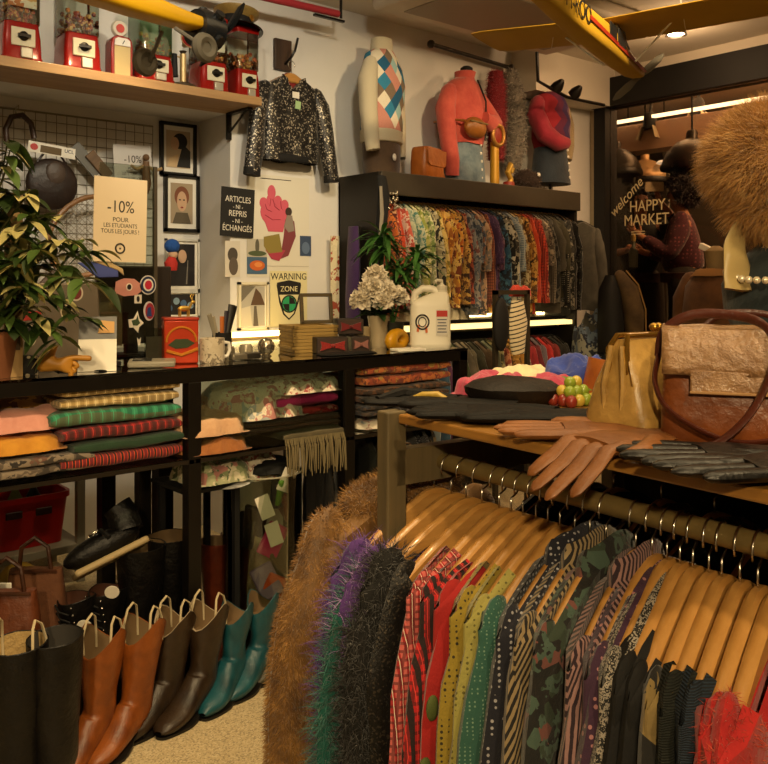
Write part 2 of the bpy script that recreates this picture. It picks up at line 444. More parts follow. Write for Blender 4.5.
spot((1.6, 0.2, 2.9), (1.55, 0.85, 1.3), 45, WARM, 70, 0.8, 0.06)        # fur hat and bags
spot((1.5, 3.3, 2.9), (1.5, 3.85, 0.2), 60, WARM, 75, 0.8, 0.06)         # added fill for the floor behind the counter
area((1.8, 1.2, 2.93), 2.4, 28, WARM, None, 2.4)  # added overhead fill, no light panel is there
area((6.9, 3.0, 2.9), 1.8, 130, WARM2)  # added fill that brightens the far room, no panel there
spot((5.8, 2.2, 2.9), (6.5, 3.0, 1.7), 210, WARM2, 110, 0.8, 0.05)  # added spot, brightens the far room
spot((4.9, 1.9, 2.6), (5.95, 2.85, 1.8), 60, WARM2, 60, 0.8, 0.05)  # added spot from the shop side onto the curly haired person
pl = bpy.data.lights.new('p', 'POINT'); pl.energy = 9; pl.color = lin3(WARM2); pl.shadow_soft_size = 0.05
po = bpy.data.objects.new('ceiling_or_fill_light', pl); COL.objects.link(po); po.location = (pd.x, pd.y, ZC-0.13)
W = bpy.data.worlds.new('w'); SC.world = W; W.use_nodes = True
W.node_tree.nodes['Background'].inputs[0].default_value = HX('#ffd2a0'); W.node_tree.nodes['Background'].inputs[1].default_value = 0.03
SC.view_settings.view_transform = 'Standard'; SC.view_settings.look = 'None'; SC.view_settings.gamma = 1; SC.view_settings.exposure = 0.15
# ================= helpers for cloth =================
def tri_area(a, b, c): return (b-a).cross(c-a).length/2
import bmesh
def sample(mb, n, keep=None):
    bm = bmesh.new(); bv = [bm.verts.new(v) for v in mb.v]
    for f in mb.f:
        try: bm.faces.new([bv[i] for i in f])
        except ValueError: pass
    bmesh.ops.recalc_face_normals(bm, faces=bm.faces); bmesh.ops.triangulate(bm, faces=bm.faces)
    tr = [(f.verts[0].co.copy(), f.verts[1].co.copy(), f.verts[2].co.copy(), f.normal.copy()) for f in bm.faces]; w = [max(f.calc_area(), 1e-9) for f in bm.faces]; bm.free()
    out = []
    for a, b, c, nn in random.choices(tr, w, k=n):
        r1, r2 = random.random()**0.5, random.random()
        p = a*(1-r1)+b*(r1*(1-r2))+c*(r1*r2)
        if keep and not keep(p): continue
        out.append((p, nn))
    return out
def sm(t): t = max(0, min(1, t)); return t*t*(3-2*t)

def hang_z(x, L=0.205, drop=0.108):
    q = abs(x)/L
    return -drop*(0.25*q*q + 0.75*max(0, (q-0.08))/0.92)
def hanger_meshes(w=0.17, th=0.019):
    b = MB(); rings = []
    for i in range(-14, 15):
        x = w*i/14; q = abs(x)/w
        z = hang_z(x); h = 0.03*(1-q)**1.6+0.024*(1-0.2*q); y = 0.003*q*q
        t = th*(1-0.12*q); r = min(h, t)*0.28
        rings.append([Vector((x, y+a, z+c)) for a, c in ((-t/2, -r), (-t/2+r, 0), (t/2-r, 0), (t/2, -r), (t/2, -h+r), (t/2-r, -h), (-t/2+r, -h), (-t/2, -h+r))])
    b.loft(rings)
    k = MB(); pts = [Vector((0, 0, -0.01)), Vector((0, 0, 0.022))]
    c = Vector((0.0, 0, 0.0455))
    for i in range(13):
        a = math.radians(-78 - 0 + i*23.5)
        pts.append(c + Vector((0.0225*math.cos(a)*-1, 0, 0.0225*math.sin(a))))
    k.tube(pts, 0.0016, 6)
    return b, k
_hb, _hk = hanger_meshes()
HW = wood('hanger_wood', '#ac7838', '#c89652', 1.2, 0.38, 'X', 0.25)
HB_ME = _hb.mesh('hanger_arms', HW); HK_ME = _hk.mesh('hanger_hook', G['chrome'])
def hanger(loc, rz, label, group, tilt=0.0):
    t = thing('wooden_hanger', label, 'hanger', loc, group=group, rot=(0, 0, rz))
    for nm, me in (('arms', HB_ME), ('hook', HK_ME)):
        o = bpy.data.objects.new(nm, me); COL.objects.link(o); o.parent = t
        if nm == 'arms': _auto(o)
    return t

def garment_body(length=0.6, hw=0.225, hem=0.25, th=0.02, neck=0.065, seed=0, nx=13, nz=16, wr=0.006, vneck=0.05, hz=None, top_off=0.008):
    hz = hz or hang_z
    rings = []; zb = -length
    for j in range(nz+1):
        t = 0.012 if j == 1 else (j/nz)**1.25; front = []; back = []
        W_ = hw + (hem-hw)*sm(t)
        for i in range(nx):
            s = -1+2*i/(nx-1); s = math.copysign(abs(s)**0.85, s); x0 = s*hw; x = s*W_
            zt = hz(x0)+top_off; dip = (vneck+(0.02 if neck > 0.09 else 0))*min(1, (neck-abs(x0))/(0.03 if neck > 0.09 else neck)) if abs(x0) < neck else 0
            edge = math.sqrt(max(0, 1-abs(s)**7))
            open_ = 0.3+0.6*sm(t*80)+0.1*sm(t*4)
            fy = th*edge*open_+0.0015
            z1 = zb+0.012*noise.noise(Vector((x*9, seed, 0)))
            zf = (zt-dip)*(1-t)+z1*t; zk = (zt-dip*(0.9 if neck > 0.09 else 0.25))*(1-t)+z1*t
            w = wr*t**0.5*(noise.noise(Vector((x*16+seed*3, seed*1.7, t*1.6)))*1.4+noise.noise(Vector((x*40, seed, t*5)))*0.6)
            front.append(Vector((x, -fy+w, zf))); back.append(Vector((x, fy+w, zk)))
        rings.append(front+back[::-1])
    b = MB(); b.loft(rings, cap=False); return b
def sleeve(sx, length=0.5, r=0.05, flat=0.36, seed=0, flare=0.0, x0=0.160, z0=-0.105, out=0.026, back=0.0, n=10, wr=0.006, seg=11):
    pts = []; rr = []
    for i in range(seg):
        t = i/(seg-1)
        x = x0 + out*sm(t*2.2) + 0.012*t
        z = z0 - length*t + 0.02*(1-t)**2
        y = back*t*t + 0.004*math.sin(seed+5*t)
        pts.append(Vector((sx*x, y, z)))
        k = r*(0.55+0.45*sm(t*5))*(1-0.22*t+flare*t)
        rr.append(k*(1+0.10*noise.noise(Vector((seed*2.3, t*7, 1)))))
    d0 = Vector((sx*0.35, 0, -1)).normalized(); pts = [pts[0]-d0*rr[0]*.75, pts[0]-d0*rr[0]*.45]+pts; rr = [rr[0]*.25, rr[0]*.7]+rr
    b = MB(); b.tube(pts, rr, n, flat, up=(1, 0, 0))
    return b.jitter(wr, 22, seed)
def collar(neck=0.062, h=0.036, seed=0, th=0.014, fold=True):
    b = MB(); rings = []
    prof = [(0.0, -0.03), (0.002, -0.004), (0.006, h*0.45), (0.013, h*0.3), (0.019, -0.012), (0.022, -0.03)] if fold else [(0.004, -0.035), (0.004, 0.0), (0.007, 0.004), (0.012, -0.03)]
    for dr, z in prof:
        ring = []
        for k in range(18):
            a = 2*PI*k/18; x = (neck+dr)*math.cos(a); y = (th*0.7+dr)*math.sin(a)
            ring.append(Vector((x, y, z + hang_z(x)*0.55 - 0.02*max(0, -math.sin(a)))))
        rings.append(ring)
    return b.loft(rings, cap=False).jitter(0.002, 30, seed)
def garment(name, label, cat, mat, loc, rz, group, length=0.62, sl=0.52, neck=0.06, th=0.021, seed=0, collar_on=True, sleeves=True, hem=0.235, r=0.05, sflat=0.36, cuff=None, hw=0.2, wr=0.006, buttons=None, extra=None, flare=0.0, out=0.026, sleeve_mat=None, nx=13, nz=16):
    t = thing(name, label, cat, loc, group=group, rot=(0, 0, rz))
    t['_s'] = seed
    bm = garment_body(length, hw, hem, th, neck, seed, nx=nx, nz=nz, wr=wr)
    body = bm.build('body', mat, t)
    parts = {'root': t, 'body': body, 'body_mb': bm}
    if sleeves:
        for sx in (1, -1):
            sb = sleeve(sx, sl, r, sflat, seed+sx, flare, out=out, wr=wr)
            o = sb.build('sleeve', sleeve_mat or mat, t); parts['sl%d' % sx] = o; parts['slm%d' % sx] = sb
            if cuff:
                e = Vector((sx*(0.168+out+0.012), 0, -0.105-sl)); MB().tube([e+Vector((0, 0, 0.04)), e-Vector((0, 0, 0.012))], [r*0.82, r*0.84], 12, sflat*1.1, up=(1, 0, 0)).build('cuff', cuff, o)
    if collar_on: parts['collar'] = collar(neck, seed=seed).build('collar', mat, t)
    return parts

# ================= front clothes rack =================
RN = c2r(0.811, 0.584); RR = c2r(-0.584, 0.811)
RRZ = math.atan2(RN.y, RN.x); F0 = c2r(0.0236, 1.45)
def rk(x, y, z): return F0 + RN*x + RR*y + Vector((0, 0, z))
ZS, ZRAIL, RAILX = 1.129, 1.037, 0.10
rack = thing('clothes_rack', 'front wooden clothes rack with a shelf over a thick brass rail', 'clothes rack', F0, RRZ)
RW = wood('shelf_wood', '#78501f', '#9c6e2e', 1.0, 0.42, 'Y', 0.15)
MB().box2((0, -1.35, ZS-0.016), (0.60, 0.0, ZS)).build('shelf_board', RW, rack, smooth=False, bevel=0.003)
PW = wood('post_wood', '#4f4530', '#6b5d40', 1.0, 0.55, 'Z', 0.0)
for x in (0.0, 0.575):
    MB().box2((x-0.02, 0.002, 0), (x+0.02, 0.034, ZS+0.004)).build('post', PW, rack, smooth=False, bevel=0.003)
    MB().box2((x-0.02, -1.384, 0), (x+0.02, -1.352, ZS+0.004)).build('post', PW, rack, smooth=False, bevel=0.003)
MB().box2((0.0, 0.002, ZRAIL-0.03), (0.575, 0.03, ZRAIL+0.03)).build('end_bar', PW, rack, smooth=False)
MB().box2((0.0, 0.002, 0.12), (0.575, 0.03, 0.17)).build('end_bar', PW, rack, smooth=False)
MB().box2((0.588, -1.34, 0.17), (0.598, 0.0, ZS-0.017)).build('back_panel', M('under_shelf_shade', '#0d0b09', 0.9), rack, smooth=False)  # added dark sheet standing in for the darkness under the shelf
MB().cyl((RAILX, -1.36, ZRAIL), (RAILX, 0.015, ZRAIL), 0.0145, n=20).build('rail', G['brass'], rack)
MB().cyl((0.36, -1.36, ZRAIL), (0.36, 0.015, ZRAIL), 0.0145, n=16).build('rail', G['brass'], rack)

def rail_y(px):      # distance along the rail where it crosses this photograph column
    a = (px-CX)/FPX; bx, bd = 0.0236+0.811*RAILX, 1.45+0.584*RAILX
    return (bx-a*bd)/(0.584+a*0.811)
BASE_RZ = math.atan2(-RN.y, -RN.x)      # local +x of a hanger points to the aisle
def swivel(y): return BASE_RZ + math.radians(15)*sm((0.02-y)/0.45)
ZH = ZRAIL + 0.0145 - 0.0455 - 0.0225 + 0.0016

F = fabric
FG = {
 'plaid_rw': F('red_white_plaid', 'plaid', ['#a01f22', '#c9605a', '#3a1214', '#e0cdb8'], 3.2),
 'check_rb': F('red_black_check', 'plaid', ['#b5161a', '#1c1010', '#240d0d', '#d63a34'], 2.6),
 'red': F('red_cotton', 'solid', ['#8f0e0d', '#b01a17']),
 'mustard': F('mustard_dots', 'dots', ['#8f7a22', '#2c260e'], 2.3),
 'olive': F('olive_dots', 'dots', ['#9a924a', '#5f5a26'], 2.4),
 'teal': F('teal_print', 'dots', ['#28574a', '#6f8f7a'], 3.6),
 'navy': F('navy_dots', 'dots', ['#10111f', '#9a989c'], 2.3),
 'tan': F('tan_black_stripe', 'stripes', ['#171310', '#8e7a58'], 2.1, rot=(0, 0.5, 0)),
 'dfloral': F('dark_floral', 'floral', ['#10100e', '#14120f', '#2d3a2c', '#3f5347', '#151210', '#6a3f38'], 1.3),
 'burg': F('burgundy_stripe', 'stripes', ['#23101a', '#8c6a66'], 2.2, rot=(0, 0.4, 0)),
 'purple': F('purple_dots', 'dots', ['#371a33', '#a06e70'], 1.8),
 'zig': F('zigzag_black_white', 'zigzag', ['#12110f', '#9a9184'], 1.7),
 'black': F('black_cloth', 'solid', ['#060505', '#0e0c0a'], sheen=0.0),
 'motif': F('black_gold_motif', 'floral', ['#0c0a08', '#0e0c09', '#100d0a', '#7f6a3c', '#0b0a08'], 0.8),
 'green_k': F('dark_green_knit', 'knit', ['#090b07', '#151a11'], 2, sheen=0.0),
 'blue_k': F('blue_knit', 'knit', ['#0b131b', '#1c2c3c'], 2.2, sheen=0.0),
 'red_k': F('bright_red_cloth', 'solid', ['#980c0f', '#bd1c15']),
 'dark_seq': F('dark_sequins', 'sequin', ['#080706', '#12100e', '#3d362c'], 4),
 'lilac': F('lilac_cloth', 'solid', ['#3b1f5a', '#5b3382']),
}
GRP = 'garments on the front rack'
def rot_at(y): return swivel(y)
def place(px, kind=None): y = rail_y(px); return rk(RAILX, y, ZH), rot_at(y)
hangs = [
 (405, 'end of the rail holding the brown fur coat'), (434, 'holding the purple fuzzy cardigan'), (451, 'holding the lilac mohair jacket'), (466, 'holding the black fur gilet'), (482, 'holding the dark sequin top'),
 (499, 'holding the red and white plaid shirt'), (511, 'holding the red and black check shirt'), (523, 'holding the bright red shirt'), (536, 'holding the mustard dotted shirt'), (548, 'holding the olive dotted shirt'),
 (560, 'holding the teal print blouse'), (575, 'holding the navy dotted shirt'), (590, 'holding the tan and black striped shirt'), (606, 'holding the dark floral shirt'), (636, 'holding the burgundy striped shirt'),
 (652, 'holding the purple dotted blouse'), (667, 'holding the black and white zigzag shirt'), (680, 'holding the plain black top'), (693, 'holding the long black dress'), (709, 'holding the black top with gold motif'),
 (722, 'holding the dark green knit'), (740, 'holding the dark blue knit'), (758, 'holding the bright red top'), (775, 'nearest the camera, holding the orange red fluffy top')]
for px, d in hangs:
    p, r = place(px); hanger(p, r, 'pale wooden hanger on the brass rail, '+d, 'wooden hangers on the front rack')
specs = [
 (499, 'shirt', 'red and white plaid shirt between the black fur and the red check', 'plaid_rw', dict(sl=0.5, seed=3, neck=0.10, collar_on=False)),
 (511, 'shirt', 'red and black checked shirt beside the bright red shirt', 'check_rb', dict(sl=0.52, seed=4, neck=0.115, collar_on=False)),
 (523, 'shirt', 'bright red shirt with small green leaf patches on its sleeve', 'red', dict(sl=0.52, seed=5, neck=0.115, collar_on=False)),
 (536, 'shirt', 'mustard yellow shirt with dark dots', 'mustard', dict(sl=0.52, seed=6, neck=0.10, collar_on=False)),
 (548, 'shirt', 'olive green shirt with fine dots', 'olive', dict(sl=0.54, seed=7, neck=0.11, collar_on=False)),
 (560, 'blouse', 'teal green blouse with a pale print and gathered sleeve', 'teal', dict(sl=0.5, seed=8, r=0.056, neck=0.15, collar_on=False)),
 (575, 'shirt', 'navy shirt with small white dots', 'navy', dict(sl=0.54, seed=9)),
 (590, 'shirt', 'black shirt with tan diagonal stripes', 'tan', dict(sl=0.54, seed=10)),
 (606, 'shirt', 'dark floral shirt between two striped shirts', 'dfloral', dict(sl=0.5, seed=11)),
 (636, 'shirt', 'burgundy shirt with pale pinstripes', 'burg', dict(sl=0.54, seed=12)),
 (652, 'blouse', 'purple blouse with pink dots', 'purple', dict(sl=0.54, seed=13, neck=0.075, collar_on=False)),
 (667, 'shirt', 'black and white zigzag shirt', 'zig', dict(sl=0.52, seed=14, neck=0.08, collar_on=False)),
 (680, 'top', 'plain black top beside the zigzag shirt', 'black', dict(sl=0.5, seed=15, neck=0.115, collar_on=False)),
 (693, 'dress', 'long black dress with wide neck', 'black', dict(sl=0.5, seed=16, neck=0.145, collar_on=False)),
 (709, 'top', 'black top with a gold motif on its shoulder', 'motif', dict(sl=0.45, seed=17, neck=0.155, collar_on=False)),
 (722, 'sweater', 'dark green knit sweater next to the blue knit', 'green_k', dict(sl=0.5, seed=18, neck=0.13, collar_on=False)),
 (740, 'sweater', 'dark blue ribbed knit sweater', 'blue_k', dict(sl=0.5, seed=19, neck=0.14, collar_on=False, r=0.054)),
 (758, 'top', 'bright red top at the near end of the rail', 'red_k', dict(sl=0.4, seed=20, neck=0.165, collar_on=False)),
 (482, 'top', 'dark sequin top half hidden behind the black fur', 'dark_seq', dict(sl=0.4, seed=21, collar_on=False, neck=0.17)),
]
NMAP = {'shirt': 'hanging_shirt', 'blouse': 'hanging_blouse', 'top': 'hanging_tunic', 'dress': 'hanging_dress', 'sweater': 'hanging_sweater'}
GARM = {}
for px, k, lab, mt, kw in specs:
    p, r = place(px); GARM[px] = garment(NMAP[k], lab, k, FG[mt], p, r, GRP, **kw)
# green leaf patches on the red shirt
q = GARM[523]
for i, (z, yy) in enumerate(((-0.22, -0.0), (-0.30, 0.004), (-0.42, 0.0))):
    MB().ball((0.225+0.015*i, 0.02, z), (0.012, 0.006, 0.018), 8, 6).build('leaf_patch', M('patch_green', '#4a5526', 0.8), q['sl1'])
# ---- fur pieces
FB = fur_mat('brown_fur', '#5f3d13', '#8c6226', '#b2843e', 22)
FBd = fur_mat('brown_fur_base', '#4f3310', '#74501e', '#8c642a', 22)
p, r = place(405)
t = thing('fur_coat', 'big brown fur coat at the far end of the front rail', 'coat', p, group=GRP, rot=(0, 0, r+math.radians(-2)))
bm = garment_body(0.95, 0.21, 0.29, 0.05, 0.07, 31, wr=0.008, top_off=0.012)
bo = bm.build('body', FBd, t); MB().strands(sample(bm, 24000), 0.013, 0.0016, 0.42, 0.2, (0, 0, -.5)).build('pile', FB, bo)
for sx in (1, -1):
    sb = sleeve(sx, 0.72, 0.082, 0.62, 33+sx, 0.1, out=0.035, z0=-0.085, x0=0.165)
    so = sb.build('sleeve', FBd, t); MB().strands(sample(sb, 26000 if sx == 1 else 2500), 0.013, 0.0016, 0.42, 0.2, (0, 0, -.5)).build('pile', FB, so)
cb_ = MB().tube([(-0.09, 0.0, -0.01), (-0.05, 0.03, 0.0), (0.0, 0.035, 0.0), (0.06, 0.03, -0.01), (0.1, 0.0, -0.035), (0.11, -0.04, -0.10)], [0.03, 0.036, 0.038, 0.036, 0.034, 0.02], 10)
coo = cb_.build('collar', FBd, t); MB().strands(sample(cb_, 7000), 0.017, 0.0016, 0.45, 0.2).build('pile', FB, coo)
MB().tube([(0.14, 0.062, -0.20), (0.15, 0.07, -0.28), (0.135, 0.068, -0.38)], [0.012, 0.018, 0.012], 8, 0.3, up=(1, 0, 0)).build('lining', M('coat_lining', '#8d3220', 0.6), t)
def furry(px, name, label, cat, mat, base, n, L, w, length, sl, th, r=0.062, seed=0, jit=0.6, neck=0.07, sfl=0.42):
    p, rr_ = place(px); t = thing(name, label, cat, p, group=GRP, rot=(0, 0, rr_))
    bm = garment_body(length, 0.22, 0.25, th, neck, seed, top_off=0.006); bo = bm.build('body', base, t)
    MB().strands(sample(bm, n), L, w, jit, 0.35).build('pile', mat, bo)
    if sl:
        for sx in (1, -1):
            sb = sleeve(sx, sl, r, sfl, seed+sx); so = sb.build('sleeve', base, t)
            MB().strands(sample(sb, n//2 if sx == 1 else n//6), L, w, jit, 0.35).build('pile', mat, so)
    return t
pur = fur_mat('purple_fuzz', '#3d2168', '#5d3691', '#8d6ab0'); tea = fur_mat('teal_fuzz', '#123f3a', '#24625a', '#4f8a7c')
tp = furry(436, 'fuzzy_cardigan', 'purple fuzzy cardigan with a teal front edge beside the brown fur coat', 'cardigan', pur, FG['lilac'], 8000, 0.036, 0.0012, 0.85, 0.55, 0.03, seed=41, neck=0.14)
band = MB().tube([(0.17, 0.03, -0.10), (0.222, 0.04, -0.17), (0.252, 0.045, -0.3), (0.258, 0.045, -0.55), (0.255, 0.045, -0.84)], [0.02]*5, 8, 0.7, up=(1, 0, 0))
bo = band.build('front_edge', M('teal_base', '#17594f', 0.9), tp); bo['label'] = 'teal fuzzy front edge'
MB().strands(sample(band, 4200), 0.034, 0.0016, 0.6, 0.3).build('pile', tea, bo)
furry(451, 'mohair_jacket', 'lilac mohair jacket just behind the purple cardigan', 'jacket', fur_mat('lilac_fuzz', '#6a4a8a', '#9a78b5', '#bba0c8'), FG['lilac'], 2200, 0.034, 0.0014, 0.5, 0.3, 0.02, seed=44, neck=0.16)
furry(466, 'fur_gilet', 'shaggy black fur gilet on the front rail', 'gilet', fur_mat('black_fur', '#060504', '#120d09', '#241a12'), FG['black'], 16000, 0.036, 0.0016, 0.9, 0.5, 0.036, r=0.066, seed=47, sfl=0.55, neck=0.17)
furry(775, 'fluffy_tunic', 'orange red fluffy top nearest the camera on the front rail', 'top', fur_mat('orange_fuzz', '#951a0c', '#b8381a', '#cf5a30'), FG['red_k'], 9000, 0.012, 0.001, 0.5, 0.3, 0.03, seed=49, neck=0.15)
# rear row under the shelf
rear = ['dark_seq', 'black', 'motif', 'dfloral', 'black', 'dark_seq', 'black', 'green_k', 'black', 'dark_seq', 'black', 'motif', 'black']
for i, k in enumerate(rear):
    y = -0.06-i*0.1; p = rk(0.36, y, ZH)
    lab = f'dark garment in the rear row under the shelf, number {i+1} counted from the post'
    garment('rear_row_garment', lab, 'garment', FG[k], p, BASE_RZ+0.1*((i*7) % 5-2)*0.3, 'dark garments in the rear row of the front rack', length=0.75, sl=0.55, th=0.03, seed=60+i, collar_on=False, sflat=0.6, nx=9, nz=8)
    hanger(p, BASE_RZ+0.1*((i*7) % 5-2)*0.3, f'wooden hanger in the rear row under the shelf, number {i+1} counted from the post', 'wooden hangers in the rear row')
# ================= glass display counter =================
ZT, VC, DEP = 1.07, 2.55, 0.42
UL = [0.704, 1.348, 1.992, 2.60]
SQ = 0.046
counter = thing('display_counter', 'long black framed glass display counter with cloth stacks inside', 'display counter', (UL[0], VC, 0))
BM = G['black_metal']; w = UL[-1]-UL[0]
UX0 = -0.75
fr = MB()
for y in (0, DEP-SQ): fr.box2((UX0, y, ZT-SQ), (w+SQ/2, y+SQ, ZT-0.004))
for x in (UX0, w-SQ/2): fr.box2((x, 0, ZT-SQ), (x+SQ, DEP, ZT-0.005))
fr.build('top_frame', BM, counter, smooth=False, bevel=0.002)
for u in [UL[0]+UX0]+UL:
    for y in (0, DEP-SQ):
        MB().box2((u-UL[0]-SQ/2, y, 0), (u-UL[0]+SQ/2, y+SQ, ZT-SQ)).build('leg', BM, counter, smooth=False, bevel=0.002)
CG = glass('counter_glass', '#e4ebe4', 0.16, 0.01); CT_ = glass('counter_top_glass', '#c4c8c0', 0.5, 0.02)
MB().box2((UX0, -0.002, ZT-0.004), (w+SQ/2, DEP+0.002, ZT+0.004)).build('glass_top', CT_, counter, smooth=False)
ZSH = 0.775
lv = [UL[0]+UX0]+UL
for i in range(4):
    a, b = lv[i]-UL[0]+SQ/2, lv[i+1]-UL[0]-SQ/2
    sh = MB().box2((a-0.02, 0.004, ZSH-0.008), (b+0.02, DEP-0.004, ZSH)).build('glass_shelf', CG, counter, smooth=False)
    MB().box2((a-0.02, 0.0, ZSH-0.016), (b+0.02, 0.006, ZSH-0.003)).build('shelf_edge', M('shelf_edge_dark', '#231d16', 0.3), sh, smooth=False)
    if i in (2,): MB().box2((a, 0.016, ZSH+0.002), (b, 0.021, ZT-SQ)).build('front_glass', CG, counter, smooth=False)

# ---- dark desk behind it
desk = thing('cash_desk', 'dark desk behind the glass counter carrying screens and boxes', 'desk', (0.2, 3.02, 0))
MB().box2((0, 0, 1.025), (2.42, 0.62, 1.065)).build('desk_top', M('desk_dark', '#1e1812', 0.18, 0, 0.2), desk, smooth=False, bevel=0.003)
for x in (0.04, 1.28, 2.38):
    for y in (0.04, 0.58): MB().box2((x-0.03, y-0.03, 0), (x+0.03, y+0.03, 1.025)).build('leg', BM, desk, smooth=False)

# ---- folded textiles
def folded(name, label, mat, c, size, group, parent_rz=0.0, seed=0, layers=2, fringe=None, sag=0.006, cat='blanket'):
    """a folded cloth: rounded folds along the front edge; c = centre of its underside"""
    t = thing(name, label, cat, c, parent_rz, group)
    L, Wd, H = size; n = layers; h = H/n
    for k in range(n):
        b = MB(); rings = []
        for i in range(15):
            s = i/14; x = (s-0.5)*L
            ring = []
            for j in range(20):
                a = 2*PI*j/20; cy, cz = math.cos(a), math.sin(a)
                py = math.copysign(abs(cy)**0.28, cy)*Wd/2; pz = math.copysign(abs(cz)**0.6, cz)*h*0.5
                e = 1-0.35*(abs(2*s-1)**6)
                w_ = noise.noise(Vector((x*7+seed, py*6, k*2.0)))
                ring.append(Vector((x+0.012*noise.noise(Vector((py*9, k, seed))), py*(1+0.02*w_)+0.008*noise.noise(Vector((x*5, k*3.3, seed))), h*(k+0.5)+pz*e+sag*w_+0.004*noise.noise(Vector((x*20, py*18, seed+k)))+0.003)))
            rings.append(ring)
        b.loft(rings); b.build('fold', mat, t)
    if fringe:
        f = MB()
        for i in range(46):
            x = -L/2+L*(i+0.5)/46; f.tube([(x, -Wd/2, h*0.4), (x+random.uniform(-0.006, 0.006), -Wd/2-0.012, h*0.3-0.03), (x+random.uniform(-0.01, 0.01), -Wd/2-0.012, -0.10-random.random()*0.03)], [0.003, 0.003, 0.002], 5)
        f.build('fringe', fringe, t)
    return t
def crumple(name, label, mat, c, size, group, seed=0, cat='scarf', rz=0.0, amp=0.35, peaks=2.0):
    """a loosely bunched cloth: a heaped, wrinkled closed body"""
    t = MB(); nu, nv = 34, 22; L, Wd, H = size
    def hgt(x, y):
        r = max(0, 1-(abs(x)**3.2+abs(y)**3.2))
        w_ = noise.noise(Vector((x*peaks+seed, y*peaks+seed*0.7, 0)))
        rd = 1-abs(noise.noise(Vector((x*4.2+seed*2, y*3.0-seed, 3))))*1.3
        return H*(r**0.27)*(0.66+amp*0.8*w_+0.3*amp*rd)
    top = []
    def fn(a, b):
        x, y = 2*a-1, 2*b-1
        ox = 0.10*noise.noise(Vector((y*3, seed, 1))); oy = 0.10*noise.noise(Vector((x*3, seed, 5)))
        k = 1.0-0.10*(x*x*y*y)
        return Vector(((x+ox)*L/2*k, (y+oy)*Wd/2*k, max(0.003, hgt(x, y))))
    t.grid(fn, nu, nv)
    t.grid(lambda a, b: Vector((fn(a, b).x*0.98, fn(a, b).y*0.98, 0.001)), nu, nv)
    o = t.build(name, mat, None, loc=c, rot=(0, 0, rz)); return tag(o, label, cat, group)

TX = {
 'tartan_cream': F('cream_tartan', 'plaid', ['#d9bf86', '#b79a60', '#6f5c3c', '#efe0b0'], 1.25),
 'tartan_green': F('green_tartan', 'plaid', ['#2f8a63', '#1f6a4b', '#5a5138', '#46a47c'], 1.0),
 'tartan_red': F('red_tartan', 'plaid', ['#a3161c', '#6e1218', '#2a1714', '#cc3a30'], 1.3),
 'dgreen': F('deep_green_wool', 'solid', ['#15301c', '#20422a']),
 'ethnic': F('striped_orange_red', 'stripes', ['#6b1820', '#c2401f', '#27120f'], 0.55),
 'pink': F('pink_cotton', 'solid', ['#d68e7e', '#e9ae9c']),
 'mustardy': F('mustard_cloth', 'solid', ['#bf7f1f', '#dfa033']),
 'greyfig': F('grey_figured', 'floral', ['#3a322a', '#5d5145', '#857766', '#2a2420', '#6a4a3c'], 0.8),
 'goldy': F('gold_brown_cloth', 'floral', ['#8a5a1e', '#b98432', '#6f4415', '#a87328'], 0.5),
 'whitefl': F('white_floral', 'floral', ['#e2d6c0', '#e8dcc6', '#d8c4ac', '#c98a84', '#efe6d2', '#b0b8b8', '#e6dac4'], 0.8),
 'whitedot': F('white_berry_print', 'floral', ['#e9dfcc', '#e9dfcc', '#b8645e', '#dfd2bb', '#e5d9c4', '#e9dfcc', '#a88a80'], 1.6),
 'magenta': F('magenta_cloth', 'solid', ['#a51a5e', '#cf3280']),
 'redpat': F('red_patterned', 'floral', ['#b01c2c', '#c8303c', '#7c1420', '#d8a08c'], 1.2),
 'plumcheck': F('plum_check', 'plaid', ['#5e3a34', '#7d5148', '#2a1a18', '#96705f'], 1.4),
 'khaki': F('khaki_cloth', 'solid', ['#4b4430', '#665c42']),
 'peach': F('peach_lace', 'solid', ['#c99a74', '#dfb68e'], bmp=0.6),
 'tancl': F('tan_orange_cloth', 'solid', ['#8f5226', '#b0723a'], bmp=0.5),
 'paisley': F('rust_paisley', 'floral', ['#8a3a20', '#a04a28', '#b5672f', '#6a2a1a', '#9d7c3a', '#8a3a20'], 0.9),
 'navyish': F('dark_blue_paisley', 'floral', ['#1b1a20', '#242a3a', '#4a3a30', '#141318', '#5a5560'], 1.0),
 'brownp': F('brown_paisley', 'floral', ['#4a2c18', '#5e3a20', '#2c1c12', '#7a5430'], 1.0),
}
z0 = ZSH+0.004
# first bay: left heap + tartan stack
def CX_(u): return u
gA = 'folded cloths on the left glass shelf'
y0 = VC+0.17
zz = z0
uS = 1.115
for nm, lab, mt, h, du, L in (
  ('folded_blanket', 'folded blanket with orange and red woven stripes, bottom of the tartan stack', 'ethnic', 0.045, 0.0, 0.40),
  ('folded_blanket', 'folded deep green wool blanket in the tartan stack', 'dgreen', 0.038, 0.02, 0.36),
  ('folded_blanket', 'folded red tartan blanket in the stack', 'tartan_red', 0.042, 0.0, 0.39),
  ('folded_blanket', 'folded green tartan blanket below the cream checked one', 'tartan_green', 0.05, -0.02, 0.42),
  ('folded_blanket', 'folded cream and brown checked blanket on top of the tartan stack', 'tartan_cream', 0.075, 0.0, 0.38)):
    folded(nm, lab, TX[mt], (uS+du, y0, zz), (L, 0.30, h), gA, 0.02*((zz*100) % 3-1), seed=zz*50, layers=1 if h < 0.06 else 2)
    zz += h+0.002
uL_ = 0.78
folded('folded_throw', 'folded grey figured throw at the bottom left of the glass shelf', TX['greyfig'], (uL_+0.02, y0-0.02, z0), (0.42, 0.28, 0.06), gA, 0.05, 3, 2, cat='throw')
